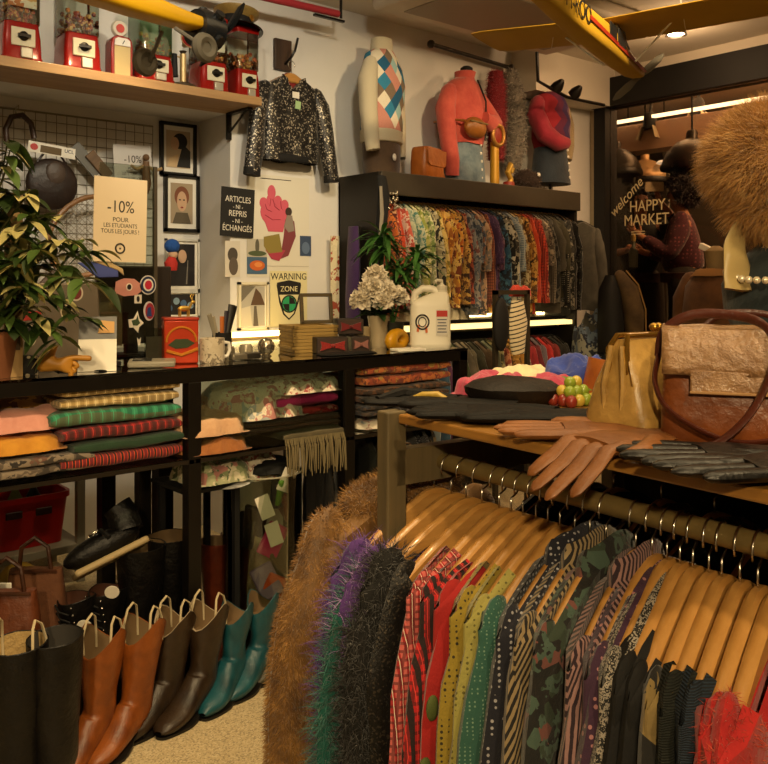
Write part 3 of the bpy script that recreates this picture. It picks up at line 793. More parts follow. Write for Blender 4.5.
crumple('folded_scarf', 'mustard yellow cloth below the pink one on the left glass shelf', TX['mustardy'], (uL_-0.02, y0-0.02, z0+0.075), (0.40, 0.28, 0.075), gA, 5, amp=0.25)
crumple('folded_scarf', 'loose salmon pink cloth on the left heap of the glass shelf', TX['pink'], (uL_+0.0, y0-0.01, z0+0.135), (0.38, 0.26, 0.085), gA, 8, amp=0.3)
crumple('folded_scarf', 'gold brown patterned cloth behind the pink cloth', TX['goldy'], (uL_+0.06, y0+0.06, z0+0.135), (0.34, 0.2, 0.12), gA, 12, amp=0.25)
for i, u in enumerate((0.15, 0.42)):
    folded('folded_throw', f'folded rust throw far left in the counter, pile {i+1}', TX['paisley'], (u, y0, z0), (0.24, 0.28, 0.1), gA, 0, 3+i, 3, cat='throw')
# second bay
gB = 'folded scarves on the middle glass shelf'
uM = 1.71
folded('folded_scarf', 'khaki fringed scarf at the bottom of the middle stack', TX['khaki'], (uM+0.13, y0-0.01, z0), (0.27, 0.30, 0.035), gB, 0, 21, 1, fringe=M('khaki_fringe', '#6d6246', 0.9), cat='scarf')
folded('folded_scarf', 'plum checked scarf above the khaki fringed one', TX['plumcheck'], (uM+0.06, y0, z0+0.038), (0.42, 0.29, 0.04), gB, 0.02, 22, 2, cat='scarf')
folded('folded_scarf', 'red patterned scarf in the middle stack', TX['redpat'], (uM+0.12, y0, z0+0.081), (0.27, 0.27, 0.034), gB, -0.03, 23, 1, cat='scarf')
folded('folded_scarf', 'bright magenta scarf in the middle stack', TX['magenta'], (uM+0.1, y0-0.01, z0+0.116), (0.27, 0.28, 0.05), gB, 0.02, 24, 1, cat='scarf')
crumple('folded_scarf', 'white scarf with small berry print on top of the magenta one', TX['whitedot'], (uM+0.12, y0-0.01, z0+0.168), (0.36, 0.3, 0.085), gB, 25, amp=0.22)
crumple('folded_scarf', 'white floral silk scarf spilling down the middle stack', TX['whitefl'], (uM-0.05, y0, z0+0.09), (0.36, 0.32, 0.17), gB, 29, amp=0.25)
crumple('folded_scarf', 'peach lace cloth beside the white floral silk', TX['peach'], (1.44, y0-0.03, z0+0.06), (0.27, 0.3, 0.10), gB, 31, amp=0.2)
crumple('folded_scarf', 'tan orange crocheted cloth under the peach lace', TX['tancl'], (1.45, y0-0.03, z0), (0.26, 0.3, 0.08), gB, 33, amp=0.25)
# third bay
gC = 'folded cloths in the right end of the counter'
uR_ = 2.30
zz = z0
for lab, mt, h in (('folded dark blue patterned cloth at the right end of the counter', 'navyish', 0.05), ('folded brown paisley cloth under the rust one', 'brownp', 0.06), ('folded rust paisley shawl on top at the right end of the counter', 'paisley', 0.085)):
    folded('folded_shawl', lab, TX[mt], (uR_, y0, zz+0.05), (0.46, 0.32, h), gC, 0.02, h*300, 2, cat='shawl'); zz += h+0.002
crumple('folded_shawl', 'crumpled multicoloured cloth at the bottom of the right end stack', TX['whitefl'], (uR_, y0, z0-0.0), (0.46, 0.32, 0.06), gC, 41, cat='shawl')
# ================= boots =================
def boot_mesh(h=0.33, shaft_w=0.062, shaft_d=0.075, foot_l=0.27, heel=0.035, scallop=0.035, toe='round', slouch=0.0, lean=0.0, seed=0, ankle=0.78, flare=1.12):
    """local: +x = toe, z up; ankle over x=0"""
    n = 20; up = MB(); rings = []
    # foot: rings along x from heel to toe, fused to shaft by a bent sweep
    path = []
    zt = h
    for i in range(9):
        t = i/8; z = heel+0.085+(zt-heel-0.085)*(1-t)
        wr = 1-(1-ankle)*sm((t-0.1)/0.8); fl = 1+(flare-1)*(1-t)**2
        path.append((Vector((-0.005+lean*(1-t)+slouch*0.02*math.sin(t*9), 0, z)), Vector((0, 0, -1)), shaft_d*wr*fl, shaft_w*wr*fl))
    # bend to foot
    path += [(Vector((0.004, 0, heel+0.062)), Vector((0.45, 0, -0.9)), 0.066, 0.043),
             (Vector((0.03, 0, heel+0.045)), Vector((0.85, 0, -0.52)), 0.056, 0.042),
             (Vector((0.075, 0, heel*0.75+0.034)), Vector((0.95, 0, -0.3)), 0.043, 0.045),
             (Vector((0.12, 0, heel*0.3+0.03)), Vector((0.98, 0, -0.2)), 0.033, 0.049),
             (Vector((0.16, 0, 0.03)), Vector((1, 0, -0.06)), 0.027, 0.047),
             (Vector((foot_l-0.09, 0, 0.027)), Vector((1, 0, 0)), 0.023, 0.041 if toe == 'round' else 0.034),
             (Vector((foot_l-0.07, 0, 0.024)), Vector((1, 0, 0)), 0.016, 0.03 if toe == 'round' else 0.02),
             (Vector((foot_l-0.058, 0, 0.021)), Vector((1, 0, 0)), 0.005, 0.012)]
    for i, (p, d, a, b) in enumerate(path):
        d = d.normalized(); upv = Vector((d.z, 0, -d.x)); upv = -upv if upv.dot(Vector((1, 0, 0))) < 0 and abs(d.z) > 0.5 else upv
        fx = Vector((-d.z, 0, d.x))  # in-plane axis: for downward d -> +x
        ring = []
        for k in range(n):
            th = 2*PI*k/n
            q = p + fx*(a*math.cos(th)) + Vector((0, b*math.sin(th), 0))
            if i < 3: q.z += -scallop*1.2*(abs(math.cos(th))**1.5)*(1-i/3.0) + scallop*0.5*(1-i/3.0)
            cre = 0.003+0.005*math.exp(-((q.z-heel-0.1)/0.05)**2)
            q += cre*noise.noise_vector(q*Vector((1, 1, 1)).length*13+Vector((seed, seed, seed)))
            ring.append(q)
        rings.append(ring)
    up.loft(rings, cap=False)
    inner = MB(); ir = []
    for i in range(4):
        p, d, a, b = path[i]; c = sum(rings[i], Vector())/n
        ir.append([c + (v-c)*0.93 for v in rings[i]])
    inner.loft(ir, cap=False); inner.add(ir[-1], [tuple(range(n))])
    # join rim
    rim = MB().loft([rings[0], [v+Vector((0, 0, 0.002)) for v in [sum(rings[0], Vector())/n+(q-sum(rings[0], Vector())/n)*0.965 for q in rings[0]]], ir[0]], cap=False)
    # sole
    sole = MB(); pr = []
    out = []
    for k in range(40):
        t = k/40*2*PI; cx = math.cos(t); sy = math.sin(t)
        x = (foot_l-0.06+0.062)/2*cx + (foot_l-0.06-0.062)/2
        tt = (x+0.062)/(foot_l)
        wv = 0.036+0.016*math.exp(-((x-0.125)/0.07)**2) - (0.006 if 0 < x < 0.07 else 0)
        y = wv*math.copysign(abs(sy)**0.7, sy)
        out.append((x, y))
    def sz(x): return heel*(1-sm((x+0.0)/0.13))
    vs = [Vector((x, y, sz(x)+0.008)) for x, y in out] + [Vector((x, y, sz(x))) for x, y in out]
    m = len(out); sole.add(vs, [tuple(range(m)), tuple(range(2*m-1, m-1, -1))]+[(i, (i+1) % m, (i+1) % m+m, i+m) for i in range(m)])
    hl = MB(); hp = [(-0.062, 0.0), (-0.06, -0.025), (-0.03, -0.036), (0.01, -0.036), (0.014, 0.0), (0.01, 0.036), (-0.03, 0.036), (-0.06, 0.025)]
    hl.loft([[Vector((x, y, heel+0.003)) for x, y in hp], [Vector((x*0.92+0.0, y*0.9, 0)) for x, y in hp]])
    return up, inner, rim, sole, hl
LIN = M('boot_lining', '#6b5538', 0.8); SOLE = M('boot_sole', '#120e0a', 0.5)
def boot(name, label, mat, loc, rz, group, strap=None, trim=None, lining=None, tilt=0.0, sole=None, sub=1, **kw):
    up, inner, rim, so, hl = boot_mesh(**kw)
    t = thing(name, label, 'boot', loc, group=group, rot=(0, tilt, rz))
    up.build('upper', mat, t, sub=sub); inner.build('lining', lining or LIN, t); rim.build('rim', trim or mat, t)
    so.build('sole', sole or SOLE, t); hl.build('heel', sole or SOLE, t)
    if strap:
        h = kw.get('h', 0.33); r = kw.get('shaft_w', 0.062)*0.95
        for sy in (1, -1):
            lx = kw.get('lean', 0.0)-0.005
            b = MB().tube([(lx+0.03, sy*r*.85, h-0.05), (lx+0.032, sy*r*.9, h), (lx+0.02, sy*r*.8, h+0.045), (lx, sy*r*.72, h+0.06), (lx-0.02, sy*r*.8, h+0.045), (lx-0.032, sy*r*.9, h), (lx-0.03, sy*r*.85, h-0.05)], 0.0026, 6, 1.5)
            b.build('pull_strap', strap, t)
    return t
TAN = leather('tan_boot_leather', '#63300e', '#94501a', 0.38); BRN = leather('dark_brown_boot_leather', '#1c130b', '#382818', 0.38); TEA = leather('teal_boot_leather', '#0d3840', '#1a5560', 0.38)
BLK = leather('black_boot_leather', '#040303', '#0a0807', 0.45, bmp=0.6, gloss=0.35); RUST = leather('red_brown_boot_leather', '#3c160b', '#5d2813', 0.28); SUED = leather('brown_suede', '#4d2a14', '#6d4122', 0.8)
STR = M('strap_cream', '#c7b895', 0.7); TRW = M('pale_piping', '#a3937a', 0.6)
def fl(px, py): return PZ(px, py, 0.0)
TOE = math.atan2(*(c2r(-0.28, -1.0).yx))
def aim(x, d): v = c2r(x, d); return math.atan2(v.y, v.x)
gb = 'boots lined up on the floor in front of the counter'
boot('ankle_boot', 'near teal cowboy boot at the right end of the boot row, left one', TEA, fl(234, 690), aim(-0.30, -1), gb, h=0.262, scallop=0.05, shaft_w=0.046, shaft_d=0.06, heel=0.03, toe='point', lean=-0.02, trim=TEA, seed=1, foot_l=0.275)
boot('ankle_boot', 'teal cowboy boot at the right end of the boot row, right one', TEA, fl(260, 677), aim(-0.36, -1), gb, h=0.262, scallop=0.05, shaft_w=0.046, shaft_d=0.06, heel=0.03, toe='point', lean=-0.02, trim=TEA, seed=2, foot_l=0.275)
boot('cowboy_boot', 'dark brown cowboy boot with pale piping beside the tan pair', BRN, fl(168, 715), aim(-0.50, -1), gb, strap=STR, h=0.295, scallop=0.06, shaft_w=0.053, shaft_d=0.066, heel=0.032, lean=-0.03, trim=TRW, seed=3, foot_l=0.285)
boot('cowboy_boot', 'dark brown cowboy boot with pale piping beside the teal pair', BRN, fl(203, 706), aim(-0.42, -1), gb, strap=STR, h=0.295, scallop=0.06, shaft_w=0.053, shaft_d=0.066, heel=0.032, lean=-0.03, trim=TRW, seed=4, foot_l=0.285)
boot('cowboy_boot', 'tan leather cowboy boot beside the tall black boots', TAN, fl(98, 752), aim(-0.30, -1), gb, strap=STR, h=0.325, scallop=0.06, shaft_w=0.055, shaft_d=0.068, heel=0.035, lean=-0.02, seed=5)
boot('cowboy_boot', 'tan leather cowboy boot beside the dark brown pair', TAN, fl(136, 738), aim(-0.40, -1), gb, strap=STR, h=0.325, scallop=0.055, shaft_w=0.055, shaft_d=0.068, heel=0.035, lean=-0.03, seed=6)
FLC = M('fleece_lining', '#b29663', 0.95, bmp=0.8)
boot('tall_boot', 'tall black boot with pale fleece lining at the left edge', BLK, fl(16, 815), aim(-0.15, -1), gb, h=0.435, scallop=0.0, shaft_w=0.072, shaft_d=0.078, heel=0.03, ankle=0.86, lining=FLC, seed=7, flare=1.05, strap=STR)
boot('tall_boot', 'tall black boot standing right of the fleece lined one', BLK, fl(54, 806), aim(-0.15, -1), gb, h=0.435, scallop=0.0, shaft_w=0.066, shaft_d=0.075, heel=0.03, ankle=0.86, lining=M('grey_lining', '#3a3733', 0.9), seed=8, flare=1.05)
boot('riding_boot', 'tall red brown boot behind the teal pair, left one', RUST, fl(215, 650), aim(0.35, -1), gb, h=0.40, scallop=0.0, shaft_w=0.052, shaft_d=0.062, heel=0.04, toe='point', seed=9)
boot('riding_boot', 'tall red brown boot behind the teal pair, right one', RUST, fl(236, 640), aim(0.4, -1), gb, h=0.40, scallop=0.0, shaft_w=0.052, shaft_d=0.062, heel=0.04, toe='point', seed=10)
boot('ankle_boot', 'dark olive boot half hidden behind the brown fur coat', leather('olive_boot', '#2c2a1c', '#3f3b28', 0.45), fl(281, 662), aim(-0.3, -1), gb, h=0.2, scallop=0.0, shaft_w=0.055, shaft_d=0.07, heel=0.03, seed=11)
# black ankle boots with laces / fur cuffs
def lace_boot(label, loc, rz, seed):
    t = boot('laced_boot', label, BLK, loc, rz, gb, h=0.24, scallop=0.01, shaft_w=0.055, shaft_d=0.066, heel=0.035, seed=seed, flare=1.0, lining=M('boot_lining_brown', '#4a2a1a', 0.7))
    l = MB(); ey = MB()
    for i in range(6):
        z = 0.225-i*0.024; x = 0.062-0.006*i + (0.012*max(0, i-3)); 
        l.tube([(x-0.006, -0.03, z), (x+0.008, 0, z-0.010), (x-0.004, 0.03, z-0.02)], 0.003, 6)
        for sy in (1, -1): ey.ball((x-0.01, sy*0.034, z), 0.004, 8, 5)
    l.build('laces', G['black'], t); ey.build('eyelets', G['chrome'], t); return t
def under(px, v, z=0.12): p = PV(px, 600, v); return Vector((p.x, v, z))
pl_ = thing('low_plinth', 'low dark plinth under the counter carrying boots and bags', 'plinth', (0.15, 2.58, 0)); MB().box2((0, 0, 0), (1.13, 0.34, 0.118)).build('body', M('plinth_dark', '#1a140f', 0.7), pl_, bevel=0.004)
lace_boot('black laced ankle boot behind the tall black boots, left one', under(76, 2.70), aim(-0.5, -1), 12)
lace_boot('black laced ankle boot behind the tan boots, right one', under(106, 2.70), aim(-0.6, -1), 13)
for i, (px, v, a) in enumerate(((140, 2.72, -0.4), (170, 2.76, 0.3))):
    boot('black_boot', ('black boot with a wide shaft in front of the counter leg, left one', 'black boot with a wide shaft in front of the counter leg, right one')[i], BLK, under(px, v, 0.0), aim(a, -1), gb, h=0.47, scallop=0.0, shaft_w=0.07, shaft_d=0.08, heel=0.03, seed=14+i)
pb = under(122, 2.70, 0.40); t = thing('buckled_shoe', 'black shoe with chrome buckle and pale sole lying on top of the black boots', 'shoe', pb+Vector((0, 0, 0.075)), group=gb, rot=(0.5, 0.3, aim(-0.8, -0.6)))
up = MB().ball((0.05, 0, 0.04), (0.13, 0.05, 0.045), 16, 10); up.build('upper', BLK, t); MB().tube([(-.04, 0, .05), (-.05, 0, .11), (-.045, 0, .14)], [.055, .052, .05], 14, .85).build('shaft', BLK, t)
MB().box((0.04, 0, -0.006), (0.25, 0.085, 0.022)).build('sole', M('pale_sole', '#a8946c', 0.6), t, bevel=0.008)
MB().tube([(0.03, -0.052, 0.05), (0.04, -0.03, 0.085), (0.04, 0.03, 0.085), (0.03, 0.052, 0.05)], 0.008, 6).build('strap', G['black'], t)
bk = MB(); bk.tube([(0.055+0.018*math.cos(a), 0.02*math.sin(a), 0.09) for a in [2*PI*i/12 for i in range(13)]], 0.004, 6); bk.build('buckle', G['chrome'], t)
# round white price stickers on the boots
for i, (px, py, d, lab) in enumerate(((84, 626, 2.63, 'black laced boot left of the tan pair'), (112, 592, 2.64, 'black laced boot behind the tan pair'))):
    p = P(px, py, d); o = MB().lathe([(0.0, 0), (0.022, 0), (0.022, 0.002), (0, 0.002)], n=20).build('price_sticker', G['paper'], loc=p)
    o.rotation_euler = (PI/2+0.3, 0, -TH+0.2); tag(o, 'round white price sticker on the '+lab, 'sticker', 'round price stickers')
# brown leather bags/boots standing at the left edge
for i, (px, py, s_) in enumerate(((8, 612, 0), (30, 606, 1))):
    p = under((8, 36)[i], (2.63, 2.78)[i]); t = thing('leather_tote', ('brown leather bag at the left edge behind the tall black boots', 'taller brown leather bag behind the tall black boots')[i], 'bag', p, aim(0.1, -1), 'brown leather bags at the left edge')
    b = MB(); rings = []
    for z, a, c in ((0.0, 0.10, 0.05), (0.01, 0.105, 0.055), (0.15, 0.10, 0.05), (0.28, 0.085, 0.03), (0.33, 0.08, 0.02)):
        rings.append([Vector((c*math.copysign(abs(math.cos(q))**0.5, math.cos(q)), a*math.copysign(abs(math.sin(q))**0.5, math.sin(q)), z)) for q in [2*PI*k/24 for k in range(24)]])
    b.loft(rings).jitter(0.004, 14, i); b.build('body', SUED if i else leather('red_brown_bag', '#4d2410', '#713a1c', 0.45), t)
    MB().tube([(0.01, -0.05, 0.32), (0.012, -0.04, 0.40), (0.012, 0.0, 0.43), (0.012, 0.04, 0.40), (0.01, 0.05, 0.32)], 0.007, 8).build('handle', leather('bag_handle', '#2f180c', '#4a2713', 0.4), t)
    MB().tube([(0.02, -0.07, 0.325), (0.026, 0, 0.33), (0.02, 0.07, 0.325)], 0.006, 6).build('piping', leather('bag_handle', '#2f180c', '#4a2713', 0.4), t)
p = P(6, 594, 2.565); o = MB().box((0, 0, 0), (0.035, 0.004, 0.07)).build('price_tag', G['paper'], loc=p, rot=(0.1, 0, -TH), bevel=0.004); tag(o, 'white hang tag on the brown bag at the left edge', 'tag')

# ================= behind / under the counter =================
t = thing('metal_shelving', 'low grey metal shelf unit under the counter behind the boots', 'shelf unit', (0.50, 3.85, 0))
GM = M('grey_metal', '#8d8878', 0.45, 0.3)
for x in (0.0, 0.95):
    for y in (0, 0.36): MB().box2((x, y, 0), (x+0.035, y+0.035, 1.0)).build('post', GM, t, smooth=False)
for z in (0.14, 0.62): MB().box2((0, 0, z), (0.985, 0.395, z+0.035)).build('shelf_board', GM, t, smooth=False, bevel=0.003)
cr = P(55, 512, 3.62); cr.z = 0.176; cr.y = 3.98
t = thing('plastic_crate', 'red plastic crate with grip holes on the grey metal shelf', 'crate', (1.27, 4.03, 0.176)); t.scale = (.85, .9, .85)
RP = M('red_plastic', '#b8160f', 0.4); b = MB()
def crate_ring(k, z): return [Vector((0.20*k*math.copysign(abs(math.cos(q))**0.3, math.cos(q)), 0.13*k*math.copysign(abs(math.sin(q))**0.3, math.sin(q)), z)) for q in [2*PI*i/32+PI/32 for i in range(32)]]
b.loft([crate_ring(0.86, 0), crate_ring(1.0, 0.24), crate_ring(1.06, 0.24), crate_ring(1.06, 0.27), crate_ring(0.98, 0.27), crate_ring(0.84, 0.02)]); b.build('body', RP, t)
for x in (-0.09, 0.06): MB().box((x, -0.135, 0.185), (0.085, 0.012, 0.04)).build('grip_hole', M('grip_dark', '#2a0806', 0.6), t, bevel=0.01)
for i, (x, c, nm) in enumerate(((-0.1, '#3a3a36', 'dark grey'), (0.0, '#8fa04a', 'pale green'), (0.08, '#222', 'black'))):
    o = MB().lathe([(0.03, 0), (0.032, 0.18), (0.012, 0.22), (0.012, 0.26)], n=14).build('spray_bottle', M('bottle'+str(i), c if len(c) == 7 else '#222222', 0.4), loc=(1.235+x, 4.03, 0.2)); tag(o, nm+' bottle standing in the red crate', 'bottle', 'bottles in the red crate')
q = MB(); q.tube([(0.06*math.cos(a), 0, 0.06*math.sin(a)+0.085) for a in [2*PI*i/24 for i in range(25)]], 0.027, 10, cap=False)
o = q.build('tape_roll', M('yellow_roll', '#b99a3c', 0.5), loc=(1.17, 3.77, 0.0), rot=(0, 0, -0.3)); tag(o, 'yellow roll standing in front of the grey shelf unit', 'roll')
t = thing('dark_box', 'dark brown carton on the grey shelf unit left of the red crate', 'box', (0.86, 4.03, 0.176))
MB().box2((-0.12, -0.13, 0), (0.12, 0.13, 0.3)).build('body', M('dark_carton', '#2c2018', 0.8), t, bevel=0.004); MB().box2((-0.13, -0.14, 0.28), (0.13, 0.14, 0.34)).build('lid', M('dark_carton', '#2c2018', 0.8), t, bevel=0.004)

# glass jar full of labelled wallets in the middle bay
pj = Vector((1.70, 2.70, 0.002))
t = thing('glass_jar', 'tall clear glass bin under the middle shelf filled with labelled purses', 'jar', pj)
JR = 0.145
MB().lathe([(0.001, 0), (JR, 0), (JR, 0.66), (JR-0.004, 0.66), (JR-0.004, 0.006), (0.001, 0.006)], n=40).build('body', glass('jar_glass', '#eef2ea', 0.16), t)
MB().tube([(JR*math.cos(a), JR*math.sin(a), 0.66) for a in [2*PI*i/40 for i in range(41)]], 0.003, 6, cap=False).build('rim', M('jar_rim', '#b8b4a0', 0.1, 0.2), t)
rnd = random.Random(5)
ic = [('#3a2c1a', 'dark brown'), ('#c8501a', 'orange'), ('#c02a6a', 'pink'), ('#5f9a2a', 'lime green'), ('#17130f', 'black'), ('#4a3a26', 'olive'), ('#1c2a3a', 'navy'), ('#2d2117', 'umber'), ('#5a4a30', 'khaki'), ('#6a2a1c', 'maroon'), ('#0f0d0b', 'jet black'), ('#3b3a20', 'moss'), ('#20180f', 'coffee'), ('#8a2018', 'red'), ('#7d6a8a', 'mauve'), ('#151515', 'charcoal')]
for i, (c, nm) in enumerate(ic):
    a = -2.3+0.42*i+rnd.uniform(-.2, .2) if i < 8 else rnd.uniform(-PI, 0.2); z = 0.06+0.58*((i*5) % 16)/16; rr_ = JR-0.045
    o = MB().box((0, 0, 0), (0.085, 0.02, 0.12)).build('purse', leather('purse%d' % i, c, c, 0.5), loc=pj+Vector((rr_*math.cos(a)*0.8, rr_*math.sin(a)*0.8, z)), rot=(rnd.uniform(-.4, .4), rnd.uniform(-.6, .6), a+PI/2), bevel=0.007)
    tag(o, nm+' leather purse inside the tall glass bin', 'purse', 'purses in the glass bin')
for i, (x, z, ry, lab) in enumerate(((-0.035, 0.56, -0.35, 'upper of two in front'), (0.0, 0.46, -0.3, 'lower of two in front'), (0.06, 0.64, 0.4, 'hanging over the rim'))):
    o = MB().box((0, 0, 0), (0.05, 0.002, 0.085)).build('price_tag', G['paper'], loc=pj+Vector((x-0.03, -JR+0.02+0.3*abs(x-0.0)**1.3, z)), rot=(0.05, ry, -0.35)); tag(o, 'white card price tag in the glass bin, '+lab, 'tag', 'price tags in the glass bin')
# hat and cloths above the jar, hanging scarves
t = thing('straw_hat', 'greenish straw hat on the heap in the middle bay under the shelf', 'hat', (1.55, 2.70, 0.655), rot=(0.15, -0.1, 0))
MB().lathe([(0.10, 0.0), (0.105, 0.004), (0.058, 0.012), (0.055, 0.05), (0.03, 0.06), (0.001, 0.06)], n=24).build('crown', M('straw', '#77704a', 0.9, 0.2, 60), t)
crumple('scarf_heap', 'pale green and white floral scarf heap under the middle glass shelf', F('green_white_floral', 'floral', ['#7f8a62', '#a9ab86', '#cfc8ac', '#5d6a48', '#b07a70'], 0.8), (1.50, 2.72, 0.66), (0.25, 0.25, 0.1), None, 51)
crumple('scarf_heap', 'black felt beret lying over the glass bin', G['black'], (1.72, 2.70, 0.665), (0.2, 0.22, 0.06), None, 53, cat='hat', amp=0.1)
crumple('scarf_heap', 'red and white beaded cloth under the middle glass shelf', TX['whitedot'], (1.66, 2.72, 0.64), (0.2, 0.18, 0.11), None, 55)
t = thing('storage_stand', 'dark wooden stand carrying the heap of hats in the middle bay', 'stand', (1.47, 2.74, 0))
for x in (-0.09, 0.09):
    for y in (-0.09, 0.12): MB().box((x, y, 0.32), (0.02, 0.02, 0.64)).build('leg', G['black'], t, smooth=False)
MB().box((0, 0.015, 0.645), (0.24, 0.27, 0.012)).build('shelf_board', G['black'], t, smooth=False)
# hanging dark belts / clothes in right lower bays
for i in range(7):
    u = 1.50+0.0*i
cols_ = ['black', 'motif', 'dark_seq', 'green_k', 'dfloral', 'black', 'navy', 'motif']
for i, k in enumerate(cols_):
    u = 1.98+0.085*i; v = 2.74+0.05*(i % 3)
    garment('hanging_scarf_bundle', f'dark garment hung low in the right bay, {i+1} from the middle leg', 'garment', FG[k], (u, v, 0.74), -TH+PI/2+0.3, 'dark garments hanging in the lower right bay', length=0.6, sl=0.45, th=0.03, seed=80+i, collar_on=False, hw=0.16, hem=0.17, nx=9, nz=8)
t = thing('low_bench', 'low dark rail holding the garments in the lower right bay', 'rail', (1.95, 2.78, 0.76))
MB().cyl((0.0, 0, 0.0), (0.68, 0, 0.0), 0.008, n=10).build('rail', BM, t)
for x in (0.05, 0.62): MB().box((x, 0.0, -0.38), (0.018, 0.018, 0.76)).build('post', BM, t, smooth=False)
# ================= shelf with vending machines =================
VF = 3.72; ZB = 2.246
SHW = wood('pine_shelf', '#967044', '#b49060', 0.8, 0.5, 'X', 0.05)
shx = PV(262, 100, VF).x
sh = thing('wall_shelf', 'long pine shelf high on the left wall carrying the red candy machines', 'shelf', (shx, VF, ZB))
MB().box2((-3.2, 0, 0), (0, VB-VF+0.02, 0.043)).build('shelf_board', SHW, sh, smooth=False, bevel=0.003)
bx = PV(238, 118, 3.9).x-shx
b = MB(); b.box2((bx-0.014, 0.06, -0.012), (bx+0.014, VB-VF, 0)); b.box2((bx-0.014, VB-VF-0.012, -0.14), (bx+0.014, VB-VF, 0)); b.tube([(bx, 0.10, -0.012), (bx, VB-VF-0.02, -0.10)], 0.006, 8)
b.build('bracket', G['black_metal'], sh, smooth=False)
ZSF = ZB+0.043+0.001
CLR = glass('candy_glass', '#e8ece6', 0.14)
CARDW = M('machine_plate', '#cfc6a8', 0.45)
def machine(px, label, w=0.165, hb=0.165, hg=0.24, v=3.86, tint=None, fill='#a0603a', rz=0.0, cap=True, card=True):
    p = PV(px, 60, v); t = thing('candy_machine', label, 'vending machine', (p.x, v, ZSF), rz, 'red candy machines on the wall shelf')
    def ring(k, z, r=0.22): return [Vector((w/2*k*math.copysign(abs(math.cos(q))**r, math.cos(q)), w/2*k*math.copysign(abs(math.sin(q))**r, math.sin(q)), z)) for q in [2*PI*i/36+PI/36 for i in range(36)]]
    MB().loft([ring(1.04, 0), ring(1.04, 0.015), ring(1.0, 0.02), ring(0.96, hb*0.6), ring(0.88, hb-0.01), ring(0.86, hb)]).build('base', G['red'], t)
    MB().loft([ring(0.93, hb), ring(0.93, hb+hg)], cap=False).build('globe', tint or CLR, t)
    if cap: MB().loft([ring(0.97, hb+hg), ring(0.97, hb+hg+0.02), ring(0.8, hb+hg+0.035)]).build('lid', G['red'], t)
    # sweets inside
    rn = random.Random(px); f = MB()
    for k in range(70):
        f.ball((rn.uniform(-.06, .06), rn.uniform(-.06, .06), hb+0.012+rn.random()*hg*0.38), 0.012, 6, 4)
    fo = f.build('candy', F('candy_%s' % fill[1:], 'floral', [fill, '#c9803a', '#8a3020', '#caa45a', fill], 1.5, bmp=0, rough=0.4), t); fo['kind'] = 'stuff'
    y = -w/2*0.985
    pl = MB().box((0.0, y-0.002, hb*0.60), (w*0.60, 0.008, hb*0.47)).build('coin_plate', CARDW, t, bevel=0.003)
    k = MB(); R_ = RX(PI/2)
    k.lathe([(0.02, 0), (0.02, 0.006), (0.012, 0.012), (0.001, 0.013)], (0.0, y-0.006, hb*0.62), 16, R_); k.box((0.0, y-0.018, hb*0.62), (0.052, 0.012, 0.013))
    k.build('crank', M('crank_dark', '#2a2620', 0.35, 0.7), pl)
    MB().box((0.012, y-0.006, hb*0.20), (w*0.3, 0.016, hb*0.27)).build('chute_flap', M('chute_steel', '#b9b2a0', 0.35, 0.6), t, bevel=0.004)
    if card: MB().box((0, y+0.012, hb+hg*0.58), (w*0.72, 0.002, hg*0.62)).build('display_card', F('card_%d' % px, 'floral', ['#cfc4a8', '#c9a266', '#d8d0bb', '#b8764a', '#dcd5c4'], 0.5, bmp=0), t)
    return t
machine(17, 'first red candy machine on the wall shelf, at the left edge', v=3.84, fill='#a64028')
machine(77, 'second red candy machine from the left on the wall shelf', v=3.84, fill='#7a3c4a', card=False)
machine(150, 'red candy machine with a tall greenish glass case beside the small gas pump', w=0.175, hb=0.13, hg=0.24, v=3.84, tint=glass('green_case', '#bcd0bd', 0.2), fill='#4f8a6a', cap=False, card=False)
machine(208, 'red candy machine half hidden behind the toy wheel of the yellow plane', w=0.16, hb=0.155, hg=0.2, v=3.86, fill='#b86a3a')
machine(242, 'rightmost red candy machine on the wall shelf, under the officer cap', w=0.14, hb=0.15, hg=0.185, v=3.86, fill='#9a5a34', card=False)
# toy petrol pump
p = PV(119, 60, 3.84); t = thing('toy_gas_pump', 'small red and cream toy petrol pump with a round globe on the wall shelf', 'toy', (p.x, 3.84, ZSF))
MB().prism([(-0.052, 0), (0.052, 0), (0.052, 0.16), (0.046, 0.185), (0.03, 0.197), (-0.03, 0.197), (-0.046, 0.185), (-0.052, 0.16)], 0.075).build('body', G['red'], t, bevel=0.004)
MB().box((0, -0.039, 0.075), (0.076, 0.006, 0.15)).build('front_panel', M('pump_cream', '#c9b27a', 0.5), t, bevel=0.003)
dl = MB().prism([(-0.038, 0.152), (0.038, 0.152), (0.036, 0.178), (0.022, 0.188), (-0.022, 0.188), (-0.036, 0.178)], 0.006, c=(0, -0.039, 0)).build('dial', G['white'], t); MB().box((0.004, -0.043, 0.168), (0.003, 0.002, 0.02), RY(0.5)).build('needle', G['black'], dl)
MB().lathe([(0.001, -0.014), (0.034, -0.014), (0.04, 0), (0.034, 0.014), (0.001, 0.014)], (0, 0, 0.238), 24, RX(PI/2)).build('globe', M('pump_globe', '#cfc3b0', 0.4), t)
MB().lathe([(0.001, 0.0145), (0.02, 0.0145), (0.02, 0.017), (0.001, 0.017)], (0, 0, 0.238), 20, RX(PI/2)).build('globe_disc', M('pump_red', '#c23324', 0.4), t)
MB().cyl((0, 0, 0.195), (0, 0, 0.205), 0.018).build('neck', G['red'], t)
MB().tube([(0.052, 0, 0.10), (0.066, -0.01, 0.09), (0.066, -0.01, 0.04), (0.055, -0.01, 0.03)], 0.004, 6).build('hose', G['black'], t)
